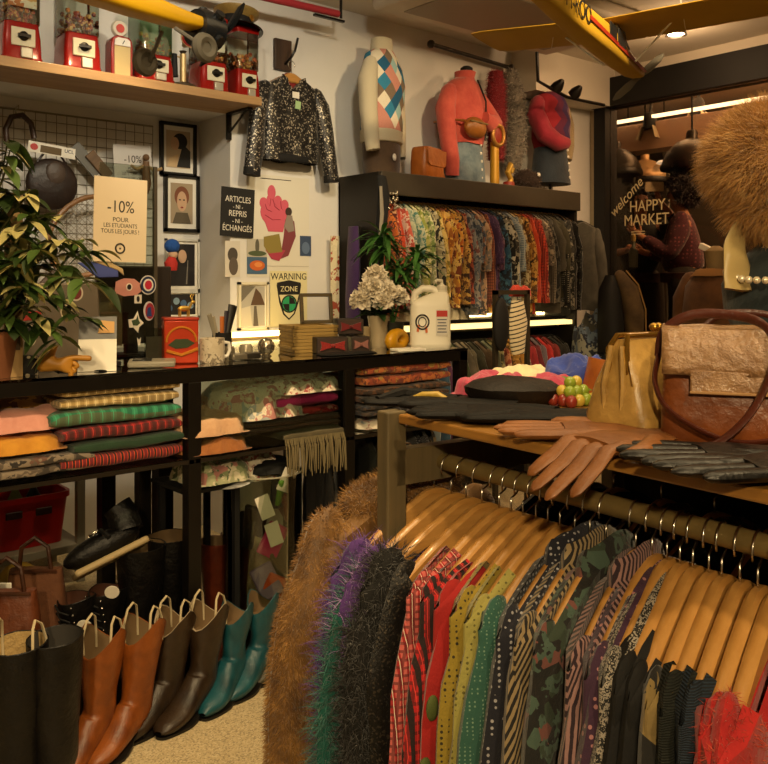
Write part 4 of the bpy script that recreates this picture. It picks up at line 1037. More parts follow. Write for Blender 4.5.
# candlestick phone
p = PV(183, 60, 3.80); t = thing('candlestick_phone', 'old candlestick telephone with a red mouthpiece on the wall shelf', 'telephone', (p.x, 3.80, ZSF))
PB = M('phone_brass', '#b59c6c', 0.4, 0.4)
MB().lathe([(0.001, 0), (0.062, 0), (0.064, 0.012), (0.045, 0.022), (0.014, 0.03), (0.012, 0.17), (0.018, 0.18), (0.001, 0.185)], n=24).build('stand', M('phone_dark', '#4a3d2c', 0.4, 0.4), t)
MB().cyl((0, 0, 0.03), (0, 0, 0.165), 0.0155, n=16).build('column', PB, t)
mp = MB().lathe([(0.012, 0), (0.02, 0.02), (0.04, 0.05), (0.044, 0.056), (0.036, 0.05), (0.001, 0.035)], (0.0, -0.01, 0.205), 24, RX(1.25) @ RZ(0)).build('mouthpiece', PB, t)
MB().lathe([(0.001, 0.042), (0.033, 0.05), (0.001, 0.046)], (0.0, -0.01, 0.205), 20, RX(1.25)).build('mouth_red', M('phone_red', '#7d1a18', 0.4), mp)
MB().tube([(-0.045, 0, 0.05), (-0.045, 0, 0.16)], [0.017, 0.013], 14).build('receiver', G['black'], t); MB().tube([(0, 0, 0.145), (-0.03, 0, 0.15), (-0.045, 0, 0.145)], 0.004, 6).build('hook', PB, t)
# megaphone-like toy behind plane wheel
p = PV(160, 60, 3.74); 
# officer cap
p = PV(232, 24, 3.86); t = thing('officer_cap', 'peaked officer cap with gold top and black band on the rightmost candy machine', 'hat', (p.x+0.02, 3.86, ZSF+0.372), rot=(0.0, 0.12, 0.5))
MB().lathe([(0.088, 0), (0.09, 0.035), (0.086, 0.04)], n=28).build('band', G['black'], t)
MB().lathe([(0.086, 0.038), (0.115, 0.065), (0.118, 0.08), (0.09, 0.092), (0.001, 0.096)], n=28).build('crown', M('cap_gold', '#8a7038', 0.5, 0.2, 0.2, 30), t)
MB().grid(lambda a, b: Vector(((0.088+0.055*b)*math.cos(-PI*(0.15+0.7*a)), (0.088+0.055*b)*math.sin(-PI*(0.15+0.7*a)), 0.004-0.02*b)), 14, 4).build('visor', M('cap_visor', '#0e0d0c', 0.2), t, solid=0.004)
bd = MB(); bd.ball((0, -0.094, 0.04), (0.02, 0.006, 0.02), 10, 6); bd.build('badge', G['gold'], t)

# ================= niche: wire grid and pictures =================
p0, p1 = PV(4, 106, 4.27), PV(158, 130, 4.27)
t = thing('wire_grid', 'white wire grid panel hung in the niche under the shelf', 'grid', (p0.x-0.5, 4.333, 1.15))
wg = MB(); Lg = p1.x-p0.x+0.5; Hg = p0.z-1.15
n = int(Lg/0.05)
for i in range(n+1): wg.tube([(Lg*i/n, 0, 0), (Lg*i/n, 0, Hg)], 0.0018, 4)
for j in range(int(Hg/0.05)+1): wg.tube([(0, 0.003, j*0.05), (Lg, 0.003, j*0.05)], 0.0018, 4)
wg.build('wires', M('wire_paint', '#8f8674', 0.4, 0.5), t, smooth=False)
MB().tube([(0, 0, Hg+0.004), (Lg, 0, Hg+0.004)], 0.005, 8).build('top_bar', M('wire_paint', '#8f8674', 0.4, 0.5), t)

BLKF = M('picture_frame_black', '#15110d', 0.4); WHF = M('picture_frame_white', '#d5d2c6', 0.5)
def frame(px0, py0, px1, py1, v, label, fm, bw, art, matb=True, name='framed_picture', cat='picture', tilt=0.0, group=None):
    a, b2 = PV(px0, (py0+py1)/2, v), PV(px1, (py0+py1)/2, v); zc = (PV((px0+px1)/2, py0, v).z+PV((px0+px1)/2, py1, v).z)/2
    W_ = b2.x-a.x; H_ = PV((px0+px1)/2, py0, v).z-PV((px0+px1)/2, py1, v).z
    t = thing(name, label, cat, ((a.x+b2.x)/2, v, zc), group=group, rot=(0, tilt, 0))
    f = MB()
    for s in (-1, 1):
        f.box((s*(W_/2-bw/2), 0, 0), (bw, 0.022, H_)); f.box((0, 0, s*(H_/2-bw/2)), (W_, 0.022, bw))
    f.build('frame', fm, t, smooth=False)
    iw, ih = W_-2*bw, H_-2*bw
    MB().box((0, 0.004, 0), (iw, 0.006, ih)).build('mat_board', G['paper'], t, smooth=False)
    if art: art(t, iw, ih)
    return t
def shape(pts, mat, par, name, y=-0.002, th=0.0012):
    return MB().prism(pts, th, c=(0, y, 0)).build(name, mat, par, smooth=False)
def ell(cx, cz, rx, rz, n=24, a0=0, a1=2*PI): return [(cx+rx*math.cos(a0+(a1-a0)*i/n), cz+rz*math.sin(a0+(a1-a0)*i/n)) for i in range(n)]
SK = M('print_skin', '#c9a484', 0.6); DKP = M('print_dark', '#1d1a17', 0.6); GREYP = M('print_grey', '#7d766b', 0.6); WARMP = M('print_warm', '#bfa98a', 0.6)
def art_profile(t, w, h):
    shape([(-w*.4, -h*.4), (w*.4, -h*.4), (w*.4, h*.4), (-w*.4, h*.4)], WARMP, t, 'print', 0.0)
    shape([(-w*.05, -h*.38), (w*.4, -h*.38), (w*.4, -h*.02), (w*.2, h*.1), (0.02, h*.02)], DKP, t, 'print_coat', -0.0015)
    shape(ell(-w*.12, h*.12, w*.14, h*.14), SK, t, 'print_face', -0.002)
    shape(ell(w*.06, h*.18, w*.24, h*.17), DKP, t, 'print_hair', -0.0012)
    shape([(-w*.36, -h*.38), (-w*.05, -h*.38), (0.0, -h*.1), (-w*.3, -h*.2)], M('print_beige', '#d0b184', 0.6), t, 'print_shirt', -0.0016)
def art_portrait(t, w, h):
    shape([(-w*.38, -h*.4), (w*.38, -h*.4), (w*.38, h*.4), (-w*.38, h*.4)], M('print_tan', '#a59377', 0.6), t, 'print', 0.0)
    shape(ell(0.0, h*.14, w*.25, h*.2), M('print_redbrown', '#7d4a30', 0.6), t, 'print_hair', -0.0012)
    shape(ell(0.0, h*.04, w*.17, h*.2), SK, t, 'print_face', -0.0018)
    shape([(-w*.32, -h*.4), (w*.32, -h*.4), (w*.2, -h*.18), (-w*.2, -h*.18)], M('print_olive', '#5d5340', 0.6), t, 'print_coat', -0.0014)
    for s in (-1, 1): shape(ell(s*w*.07, h*.07, w*.035, h*.014), DKP, t, 'print_eye', -0.0024)
    shape(ell(0, -h*.08, w*.05, h*.018), M('print_lip', '#8d2f28', 0.6), t, 'print_mouth', -0.0024)
def art_hat(t, w, h):
    shape([(-w*.42, -h*.44), (w*.42, -h*.44), (w*.42, h*.44), (-w*.42, h*.44)], M('print_night', '#201c1a', 0.6), t, 'print', 0.0)
    shape(ell(0.0, h*.18, w*.14, h*.14), SK, t, 'print_face', -0.0018)
    shape([(w*.12, -h*.4), (w*.16, -h*.4), (w*.2, h*.1), (w*.17, h*.1)], GREYP, t, 'print_stand', -0.0016)
frame(160, 123, 196, 176, 4.328, 'black framed print of a dark haired figure in profile, top of the niche column', BLKF, 0.018, art_profile)
frame(164, 175, 199, 232, 4.328, 'black framed portrait print with red lips, second in the niche column', BLKF, 0.018, art_portrait)
frame(165, 239, 199, 291, 4.328, 'pale framed dark photo third in the niche column', WHF, 0.012, art_hat)
frame(160, 291, 199, 318, 4.328, 'pale framed picture with blue flowers behind the orange tin', WHF, 0.012, lambda t, w, h: [shape([(-w*.45, -h*.45), (w*.45, -h*.45), (w*.45, h*.45), (-w*.45, h*.45)], M('print_night', '#201c1a', 0.6), t, 'print', 0.0)]+[shape(ell(w*(-.3+.2*i), h*(.1*((i*3) % 4-1.5)), w*.09, w*.09), M('print_blue%d' % (i % 2), ['#4a688a', '#86a0b0'][i % 2], 0.6), t, 'print_flower', -0.0018) for i in range(4)])
# blue bobble and red figure hanging in front of third picture
p = PV(172, 246, 4.2); t = thing('hanging_doll', 'small red doll with a blue woolly hat hanging in front of the niche pictures', 'doll', p)
MB().ball((0, 0, 0), (0.042, 0.035, 0.038), 14, 10).build('hat', M('doll_blue', '#1f4f9a', 0.9, bmp=0.6), t); MB().ball((0.005, 0, -0.045), (0.026, 0.024, 0.024)).build('head', SK, t)
MB().tube([(0, 0, -0.06), (-0.006, 0, -0.09), (-0.004, 0, -0.13)], [0.02, 0.036, 0.03], 10).build('body', M('doll_red', '#b02a22', 0.8), t)

# signs -10%
def sign(name, label, px0, py0, px1, py1, v, lines, m, ry=0.0, mark=None, yaw=0.0, th=0.002):
    a, b2 = PV(px0, py0, v), PV(px1, py0, v); W_ = b2.x-a.x; H_ = PV((px0+px1)/2, py0, v).z-PV((px0+px1)/2, py1, v).z
    c = PV((px0+px1)/2, (py0+py1)/2, v); t = thing(name, label, 'sign', c, rot=(0, ry, yaw))
    MB().box((0, 0, 0), (W_, th, H_)).build('card', m, t, smooth=False)
    for s, sz, z, mt, sx in lines: text(s, sz*H_, mt, t, 'lettering', (0, -th/2-0.0003, z*H_), (PI/2, 0, 0), 0.0004, sx=sx)
    if mark is not None:
        mk = MB(); z, r = mark; mk.tube([(r*H_*math.cos(q), -th/2-0.0005, z*H_+r*H_*math.sin(q)) for q in [2*PI*i/24 for i in range(25)]], 0.0032, 6, cap=False)
        mk.ball((0, -th/2-0.0005, z*H_), (0.004, 0.001, 0.004), 8, 4); mk.build('emblem', INK, t)
    return t
INK = M('ink', '#3a342c', 0.7); CHALK = M('chalk', '#d9d3c4', 0.8)
PAPW = M('sign_paper', '#e2cfb0', 0.7); PAPL = M('sleeve_paper', '#cfcbc6', 0.35)
sign('discount_sign', 'large cream paper sign reading -10% hanging before the wire grid', 94, 178, 147, 262, 2.985, [('-10%', 0.2, 0.15, INK, 0.85), ('POUR', 0.075, 0.0, INK, 1), ('LES ETUDIANTS', 0.07, -0.07, INK, 0.85), ('TOUS LES JOURS !', 0.07, -0.14, INK, 0.85)], PAPW, ry=0.02, mark=(-0.34, 0.055))
sign('discount_sign', 'small white sleeve reading -10% clipped to the wire grid', 114, 145, 152, 188, 4.24, [('-10%', 0.24, 0.16, INK, 0.9), ('POUR', 0.1, -0.05, INK, 1), ('LES ETUDIANTS', 0.1, -0.17, INK, 0.8), ('TOUS LES JOURS', 0.1, -0.29, INK, 0.8)], PAPL, ry=-0.05)
BDK = M('chalkboard', '#1a1815', 0.7)
s_ = sign('chalk_sign', 'black hand lettered exchange policy sign on the niche corner', 221, 188, 254, 237, 3.99, [('ARTICLES', 0.17, 0.26, CHALK, 0.82), ('- NI -', 0.12, 0.11, CHALK, 0.9), ('REPRIS', 0.17, -0.03, CHALK, 0.85), ('- NI -', 0.12, -0.18, CHALK, 0.9), ('ÉCHANGÉS', 0.17, -0.33, CHALK, 0.8)], BDK, ry=0.04, th=0.006)
# bottle-like ornament figure on the grid; sticker strip
p = PV(146, 172, 4.2); t = thing('wall_figurine', 'small jointed brown figure hanging on the wire grid beside the pictures', 'figurine', p)
bm = MB(); bm.tube([(0, 0, 0.055), (0, 0, 0.02), (0.004, 0, -0.06), (0.0, 0, -0.11)], [0.016, 0.02, 0.024, 0.014], 10); bm.ball((0, 0, 0.075), 0.018); bm.build('body', M('figurine_wood', '#6d5034', 0.6), t)
for s in (-1, 1): MB().tube([(0, 0, 0.035), (s*0.05, 0, 0.01), (s*0.085, -0.01, 0.025)], [0.01, 0.009, 0.008], 8).build('arm', M('figurine_pale', '#a58a60', 0.6), t)
# straw bag hanging: banner, racket, dark bag, hook, hanger
p = PV(52, 150, 4.2); t = thing('sticker_sign', 'white long sticker sign with a red emblem and gold plate on the wire grid', 'sign', p, rot=(0, 0.09, 0))
MB().box((0, 0, 0), (0.225, 0.003, 0.052)).build('card', G['paper'], t, smooth=False); MB().box((-0.005, -0.002, -0.003), (0.10, 0.002, 0.034)).build('plate', M('gold_plate', '#5a4415', 0.4), t, smooth=False)
MB().prism(ell(-0.085, 0.0, 0.018, 0.016), 0.001, c=(0, -0.002, 0)).build('emblem', M('emblem_red', '#b83a34', 0.5), t); text('UCL', 0.024, M('ink_blue', '#2a3350', 0.6), t, 'lettering', (0.082, -0.002, 0.006))
p = PV(52, 180, 4.22); t = thing('dark_pouch', 'round dark leather pouch hanging on the wire grid under the sticker sign', 'pouch', p)
MB().ball((0, 0, -0.02), (0.125, 0.03, 0.125), 24, 12).build('body', leather('pouch_dark', '#1d1512', '#33251e', 0.4), t); MB().ball((0.01, -0.022, 0.03), (0.05, 0.014, 0.06), 14, 8).build('badge', leather('pouch_light', '#3f322a', '#54463c', 0.45), t)
MB().tube([(-0.07, 0, 0.08), (-0.03, 0, 0.14), (0.03, 0, 0.14), (0.07, 0, 0.08)], 0.006, 8).build('strap', leather('pouch_dark', '#1d1512', '#33251e', 0.4), t)
p = PV(88, 236, 4.2); t = thing('tennis_racket', 'old wooden racket leaning in the niche behind the cream discount sign', 'racket', p, rot=(0, 0.75, 0))
MB().tube([(0.17*math.cos(a), 0, 0.22*math.sin(a)) for a in [2*PI*i/36 for i in range(37)]], 0.013, 8, cap=False).build('hoop', wood('racket_wood', '#7a5330', '#9a7044', 1, 0.4), t)
g_ = MB()
for i in range(-8, 9):
    x = i*0.019; h_ = 0.22*math.sqrt(max(0, 1-(x/0.17)**2)); g_.tube([(x, 0, -h_), (x, 0, h_)], 0.0014, 4)
for i in range(-10, 11):
    z = i*0.02; h_ = 0.17*math.sqrt(max(0, 1-(z/0.22)**2)); g_.tube([(-h_, 0.002, z), (h_, 0.002, z)], 0.0014, 4)
g_.build('strings', M('strings', '#a89f8c', 0.5), t, smooth=False); MB().tube([(0, 0, -0.22), (0, 0, -0.42)], [0.014, 0.017], 8).build('handle', leather('racket_grip', '#3a2416', '#4d3220', 0.5), t)
p = PV(18, 124, 4.22); t = thing('leather_strap', 'dark brown looped leather strap on a hook at the left of the wire grid', 'strap', p)
MB().tube([(-0.05, 0, -0.10), (-0.055, 0, -0.03), (-0.03, 0, 0.03), (0.02, 0, 0.045), (0.06, 0, 0.01), (0.075, 0, -0.06)], 0.014, 10).build('band', leather('strap_dark', '#2c1a10', '#402616', 0.4), t)
MB().tube([(-0.01, 0, 0.04), (-0.01, 0, 0.075), (0.006, 0.01, 0.09), (0.012, 0.03, 0.08)], 0.003, 6).build('hook', G['chrome'], t)
p = PV(99, 165, 4.23); o = MB().box((0, 0, 0), (0.055, 0.02, 0.15)).build('brown_brush', wood('brush_wood', '#5d4630', '#7a5e40', 1, 0.5), loc=p, rot=(0, -0.75, 0), bevel=0.004); tag(o, 'brown wooden brush tilted on the wire grid beside the small discount sleeve', 'brush')
o = MB().box((0, 0, 0), (0.06, 0.01, 0.18)).build('slate_sheet', M('slate_grey', '#6d6c66', 0.4), loc=PV(86, 160, 4.24), rot=(0, -0.75, 0)); tag(o, 'grey sheet tilted on the wire grid left of the brown brush', 'sheet')

# ================= sequin jacket =================
JK = F('sequin_jacket', 'sequin', ['#12100e', '#3a352e', '#a79f90'], 1.6)
p = PV(290, 68, 3.93); t = thing('sequin_jacket', 'black and silver sequin jacket hanging open on the white wall', 'jacket', (p.x, 3.93, p.z-0.03), group=None); t.scale = (0.88, 1, 0.97)
def hzj(x): return -0.10*(abs(x)/0.2)**1.1
jb = garment_body(0.50, 0.205, 0.21, 0.038, 0.075, 71, nx=21, nz=22, wr=0.008, vneck=0.10, hz=hzj); jb.build('body', JK, t)
for sx in (1, -1):
    s = MB(); pts = [(sx*0.158, -0.004, -0.075), (sx*0.17, -0.004, -0.085), (sx*0.185, -0.005, -0.10), (sx*0.225, -0.012, -0.17), (sx*0.255, -0.02, -0.30), (sx*0.275, -0.03, -0.44), (sx*0.295, -0.03, -0.585)]
    s.tube(pts, [0.012, 0.036, 0.05, 0.062, 0.062, 0.058, 0.052], 14, 0.6, up=(1, 0, 0)); s.jitter(0.012, 14, sx); so = s.build('sleeve', JK, t)
    MB().tube([(sx*0.293, -0.03, -0.56), (sx*0.297, -0.03, -0.60)], [0.055, 0.056], 14, 0.62, up=(1, 0, 0)).build('cuff', FG['black'], so)
    l = MB().prism([(sx*0.02, -0.16), (sx*0.045, -0.02), (sx*0.085, 0.0), (sx*0.10, -0.06), (sx*0.075, -0.10), (sx*0.09, -0.13)], 0.012, c=(0, -0.038, -0.02)); l.build('lapel', JK, t, bevel=0.003)
MB().tube([(-0.2, 0, -0.475), (-0.1, -0.034, -0.485), (0, -0.042, -0.485), (0.1, -0.034, -0.485), (0.2, 0, -0.475)], 0.022, 10, 0.4, up=(0, 0, 1)).build('waistband', FG['black'], t)
MB().ball((0, 0.005, -0.055), (0.07, 0.02, 0.06), 14, 8).build('lining', M('jacket_lining', '#7d1f1c', 0.6), t)
MB().box((0.005, -0.05, -0.13), (0.05, 0.003, 0.035)).build('neck_label', G['paper'], t); MB().box((0.02, -0.052, -0.185), (0.04, 0.002, 0.045), RY(0.1)).build('price_tag', M('green_tag', '#9fc08a', 0.6), t)
hanger((p.x, 3.915, p.z-0.032), 0, 'wooden hanger holding the sequin jacket on the wall', None)
t = thing('wooden_peg', 'dark wooden block with an iron hook holding the sequin jacket', 'hook', (p.x-0.012, 3.985, p.z+0.06))
MB().box((0, 0, 0.02), (0.11, 0.022, 0.17)).build('block', wood('peg_wood', '#2d1d12', '#47301e', 1, 0.6, 'Z'), t, bevel=0.004)
MB().tube([(0.01, -0.01, -0.03), (0.01, -0.07, -0.005), (0.025, -0.085, 0.03), (0.06, -0.06, 0.11)], 0.007, 8).build('hook', G['black_metal'], t)

# ================= posters on the protruding wall =================
def panel(px0, py0, px1, py1, v, name, label, m, cat='poster', th=0.002):
    a, b2 = PV(px0, (py0+py1)/2, v), PV(px1, (py0+py1)/2, v); cx = (px0+px1)/2
    zt, zb = PV(cx, py0, v).z, PV(cx, py1, v).z; W_, H_ = b2.x-a.x, zt-zb
    t = thing(name, label, cat, ((a.x+b2.x)/2, v, (zt+zb)/2)); MB().box((0, 0, 0), (W_, th, H_)).build('sheet', m, t, smooth=False); return t, W_, H_
t, w, h = panel(247, 176, 309, 277, 3.9985, 'pink_fist_poster', 'white poster of a pink crossed fingers shape and a standing figure', M('poster_white', '#d9d4c4', 0.6))
PK = M('poster_pink', '#c9586a', 0.6); PKD = M('poster_pink_dark', '#a83a4e', 0.6)
hand = MB(); cx, cz = -0.03, 0.09
def blob(pts, r): hand.tube([(cx+x, -0.0035, cz+z) for x, z in pts], r, 10, 0.05, up=(0, 0, 1))
hand.prism(ell(cx, cz-0.015, 0.09, 0.075), 0.002, c=(0, -0.002, 0)); hand.prism([(cx-0.07, cz-0.05), (cx+0.075, cz-0.05), (cx+0.055, cz-0.12), (cx-0.04, cz-0.12)], 0.002, c=(0, -0.0024, 0))
for i, (x, z) in enumerate(((-0.07, 0.035), (-0.025, 0.055), (0.022, 0.05), (0.066, 0.03), (-0.02, 0.095))): hand.prism(ell(cx+x, cz+z, 0.026, 0.03 if z < 0.09 else 0.04), 0.002, c=(0, -0.0028-0.0003*i, 0))
hand.build('pink_hand', PK, t)
ln = MB()
for pts in ([(-0.05, 0.03), (-0.04, -0.0), (-0.015, -0.01)], [(-0.01, 0.06), (0.0, 0.02), (0.025, 0.0)], [(0.03, 0.05), (0.035, 0.01)], [(-0.05, -0.03), (-0.01, -0.055), (0.03, -0.05)], [(-0.02, 0.06), (-0.025, 0.02)]): ln.tube([(cx+x*1.25, -0.0054, cz+z) for x, z in pts], 0.0018, 6)
ln.build('pink_lines', PKD, t)
shape([(0.005, -0.18), (0.06, -0.16), (0.11, -0.05), (0.10, 0.03), (0.07, 0.06), (0.04, 0.04), (0.03, -0.05)], M('poster_maroon', '#7d3a40', 0.6), t, 'standing_figure', -0.004)
shape(ell(0.062, 0.085, 0.022, 0.024), M('poster_brown', '#3d2c24', 0.6), t, 'figure_head', -0.0045)
shape([(0.03, 0.0), (0.05, 0.065), (0.085, 0.065), (0.10, -0.02), (0.06, -0.03)], M('poster_grey', '#8a7d72', 0.6), t, 'figure_jacket', -0.005)
shape([(-0.10, -0.06), (0.0, -0.04), (0.02, -0.14), (-0.07, -0.15), (-0.10, -0.11)], M('poster_olive', '#8a7a3c', 0.6), t, 'patterned_shape', -0.0042)
shape([(-0.09, -0.13), (0.04, -0.13), (0.0, -0.19), (-0.05, -0.18)], PKD, t, 'pink_wrist', -0.0041)
MB().box((-0.02, -0.002, h/2-0.02), (0.2, 0.001, 0.004)).build('print_line', INK, t, smooth=False)
MB().box((0.0, -0.002, -h/2+0.06), (w*0.98, 0.002, 0.004)).build('fold_line', M('fold', '#bdb6a6', 0.6), t, smooth=False)
def card(px0, py0, px1, py1, v, name, label, base, blobs=(), cat='postcard'):
    t, w, h = panel(px0, py0, px1, py1, v, name, label, M('c_'+base[1:], base, 0.6), cat)
    for i, (bx_, bz, rx, rz, c) in enumerate(blobs): shape(ell(bx_*w, bz*h, rx*w, rz*h), M('c_'+c[1:], c, 0.6), t, 'print_shape', -0.002-0.0003*i)
    return t
card(247, 239, 267, 257, 3.996, 'postcard', 'grey postcard of a fountain on the lower left of the pink hand poster', '#b9b3a2', ((0, 0.1, 0.1, 0.4, '#5d5a4c'), (0, -0.3, 0.45, 0.15, '#4f5a3c')))
card(247, 257, 267, 274, 3.996, 'postcard', 'blue postcard with an orange shape below the fountain postcard', '#44617d', ((0, 0, 0.38, 0.3, '#c4622a'), (0.05, 0.05, 0.2, 0.15, '#d98a4a')))
card(300, 236, 311, 256, 3.996, 'postcard', 'small dark blue postcard on the right of the pink hand poster', '#3a4a66', ((0.0, -0.1, 0.35, 0.3, '#5d708d'),))
card(225, 241, 240, 277, 3.998, 'picture_card', 'white card with a dark figure drawing below the chalk sign', '#cfc8ba', ((0.0, 0.12, 0.33, 0.2, '#4a423a'), (0.05, -0.2, 0.3, 0.25, '#5d5248')))
def art_arch(t, w, h):
    shape([(-w*.46, -h*.47), (w*.46, -h*.47), (w*.46, h*.47), (-w*.46, h*.47)], M('photo_sky', '#a9a498', 0.6), t, 'print', 0.0)
    shape([(-w*.46, h*.47), (w*.1, h*.47), (-w*.46, h*.1)], M('photo_shade', '#6d675c', 0.6), t, 'print_shade', -0.001)
    shape([(-w*.1, h*.02), (w*.46, h*.02), (w*.3, h*.28), (w*.1, h*.42)], M('photo_brown', '#584230', 0.6), t, 'print_roof', -0.0012)
    shape([(-w*.46, -h*.47), (-w*.05, -h*.47), (-w*.12, 0), (-w*.46, -h*.05)], M('photo_pale', '#c3bba8', 0.6), t, 'print_wall', -0.0014)
    shape([(0, -h*.47), (w*.2, -h*.47), (w*.12, 0), (w*.03, 0)], M('photo_dark', '#5a5248', 0.6), t, 'print_figure', -0.0016)
frame(238, 282, 268, 330, 3.988, 'white framed photo of a pale building corner above the light strip', M('frame_cream', '#d8cfb5', 0.5), 0.014, art_arch)
# WARNING ZONE poster
t, w, h = panel(270, 271, 307, 326, 3.992, 'warning_poster', 'yellowish poster reading WARNING ZONE with a green shield emblem', M('poster_cream', '#d9cf9f', 0.6))
text('WARNING', 0.052, DKP, t, 'lettering', (0, -0.002, h/2-0.032), (PI/2, 0, 0), 0.0005, sx=0.95)
SHD = [(-0.075, 0.07), (-0.072, 0.085), (0, 0.098), (0.072, 0.085), (0.075, 0.07), (0.06, -0.02), (0.035, -0.085), (0, -0.115), (-0.035, -0.085), (-0.06, -0.02)]
shape([(x*1.08, z*1.04) for x, z in SHD], DKP, t, 'shield', -0.002)
shape([(x*0.86, (z if z < 0.03 else 0.03)*0.9-0.006) for x, z in SHD], M('poster_cream', '#d9cf9f', 0.6), t, 'shield_inner', -0.003)
text('ZONE', 0.042, M('poster_cream', '#d9cf9f', 0.6), t, 'lettering', (0, -0.0028, 0.052), (PI/2, 0, 0), 0.0006)
shape(ell(0, -0.03, 0.052, 0.05), DKP, t, 'emblem_ring', -0.0036); shape(ell(0, -0.03, 0.044, 0.042), M('emblem_green', '#2f9a62', 0.5), t, 'emblem', -0.0042)
shape([(0, -0.03), (0.042, -0.03), (0.03, 0.0), (0, 0.012)], DKP, t, 'emblem_mark', -0.0048); shape([(0, -0.03), (-0.042, -0.03), (-0.03, -0.06), (0, -0.072)], DKP, t, 'emblem_mark', -0.0048)
# light strip ledge under the pictures
a, b2 = PV(238, 336, 3.86), PV(284, 333, 3.86)
ls = thing('light_strip', 'glowing warm light strip on the ledge under the framed photo', 'light', ((a.x+b2.x)/2, 3.88, 1.083))
MB().box((0, 0, 0), (b2.x-a.x+0.06, 0.03, 0.028)).build('tube', M('strip_glow', '#fff2c8', 0.5, emit='#ffdc8c', es=6), ls, bevel=0.008)
MB().box((0, 0.005, -0.02), (b2.x-a.x+0.1, 0.06, 0.012)).build('holder', M('strip_holder', '#c2a66a', 0.5), ls, smooth=False)
led_ = struct(MB().box2((UN-0.1, 3.66, 1.02), (2.78, VB, 1.055)).build('trim_5', M('ledge', '#b9a47a', 0.5), smooth=False))
# ================= tall rack at the back =================
VR = 3.60; U0, U1 = 3.05, 4.80; ZR = 1.965
BR = M('rack_black', '#1b1712', 0.45, 0.1, 0.12)
t = thing('tall_clothes_rack', 'tall dark double clothes rack full of patterned shirts by the back wall', 'clothes rack', (U0, VR, 0)); brack = t
L = U1-U0; DPT = 0.385
MB().box2((-0.02, 0, ZR-0.125), (L, 0.03, ZR)).build('front_beam', M('rack_beam', '#3d362b', 0.4, 0.1, 0.1), t, smooth=False, bevel=0.004)
MB().box2((-0.02, 0.03, ZR-0.03), (L, DPT, ZR-0.001)).build('top_board', BR, t, smooth=False)
for x in (-0.02, L-0.03): MB().box2((x, 0.03, 0), (x+0.03, DPT, ZR-0.03)).build('side_panel', BR, t, smooth=False)
MB().box2((-0.02, DPT-0.012, 0), (L, DPT, ZR-0.03)).build('back_panel', BR, t, smooth=False)
MB().box2((0.01, 0.03, 1.108), (L-0.03, DPT-0.02, 1.128)).build('middle_shelf', BR, t, smooth=False)
RY_ = 0.17; ZU, ZL = 1.885, 1.06
for z in (ZU, ZL): MB().cyl((0.0, RY_, z), (L-0.02, RY_, z), 0.013, n=14).build('rail', M('rail_chrome', '#8d8470', 0.3, 0.9), t)
MB().box2((0.02, 0.28, 1.13), (L-0.04, 0.30, 1.15)).build('led_bar', M('strip_glow', '#fff2c8', 0.5, emit='#ffdc8c', es=6), t, smooth=False)
# second strip on the lower shelf
MB().box2((0.02, 0.04, 1.072), (L-0.04, 0.06, 1.106)).build('led_bar', M('strip_soft', '#fff2c8', 0.5, emit='#ffdc8c', es=1.5), t, smooth=False)

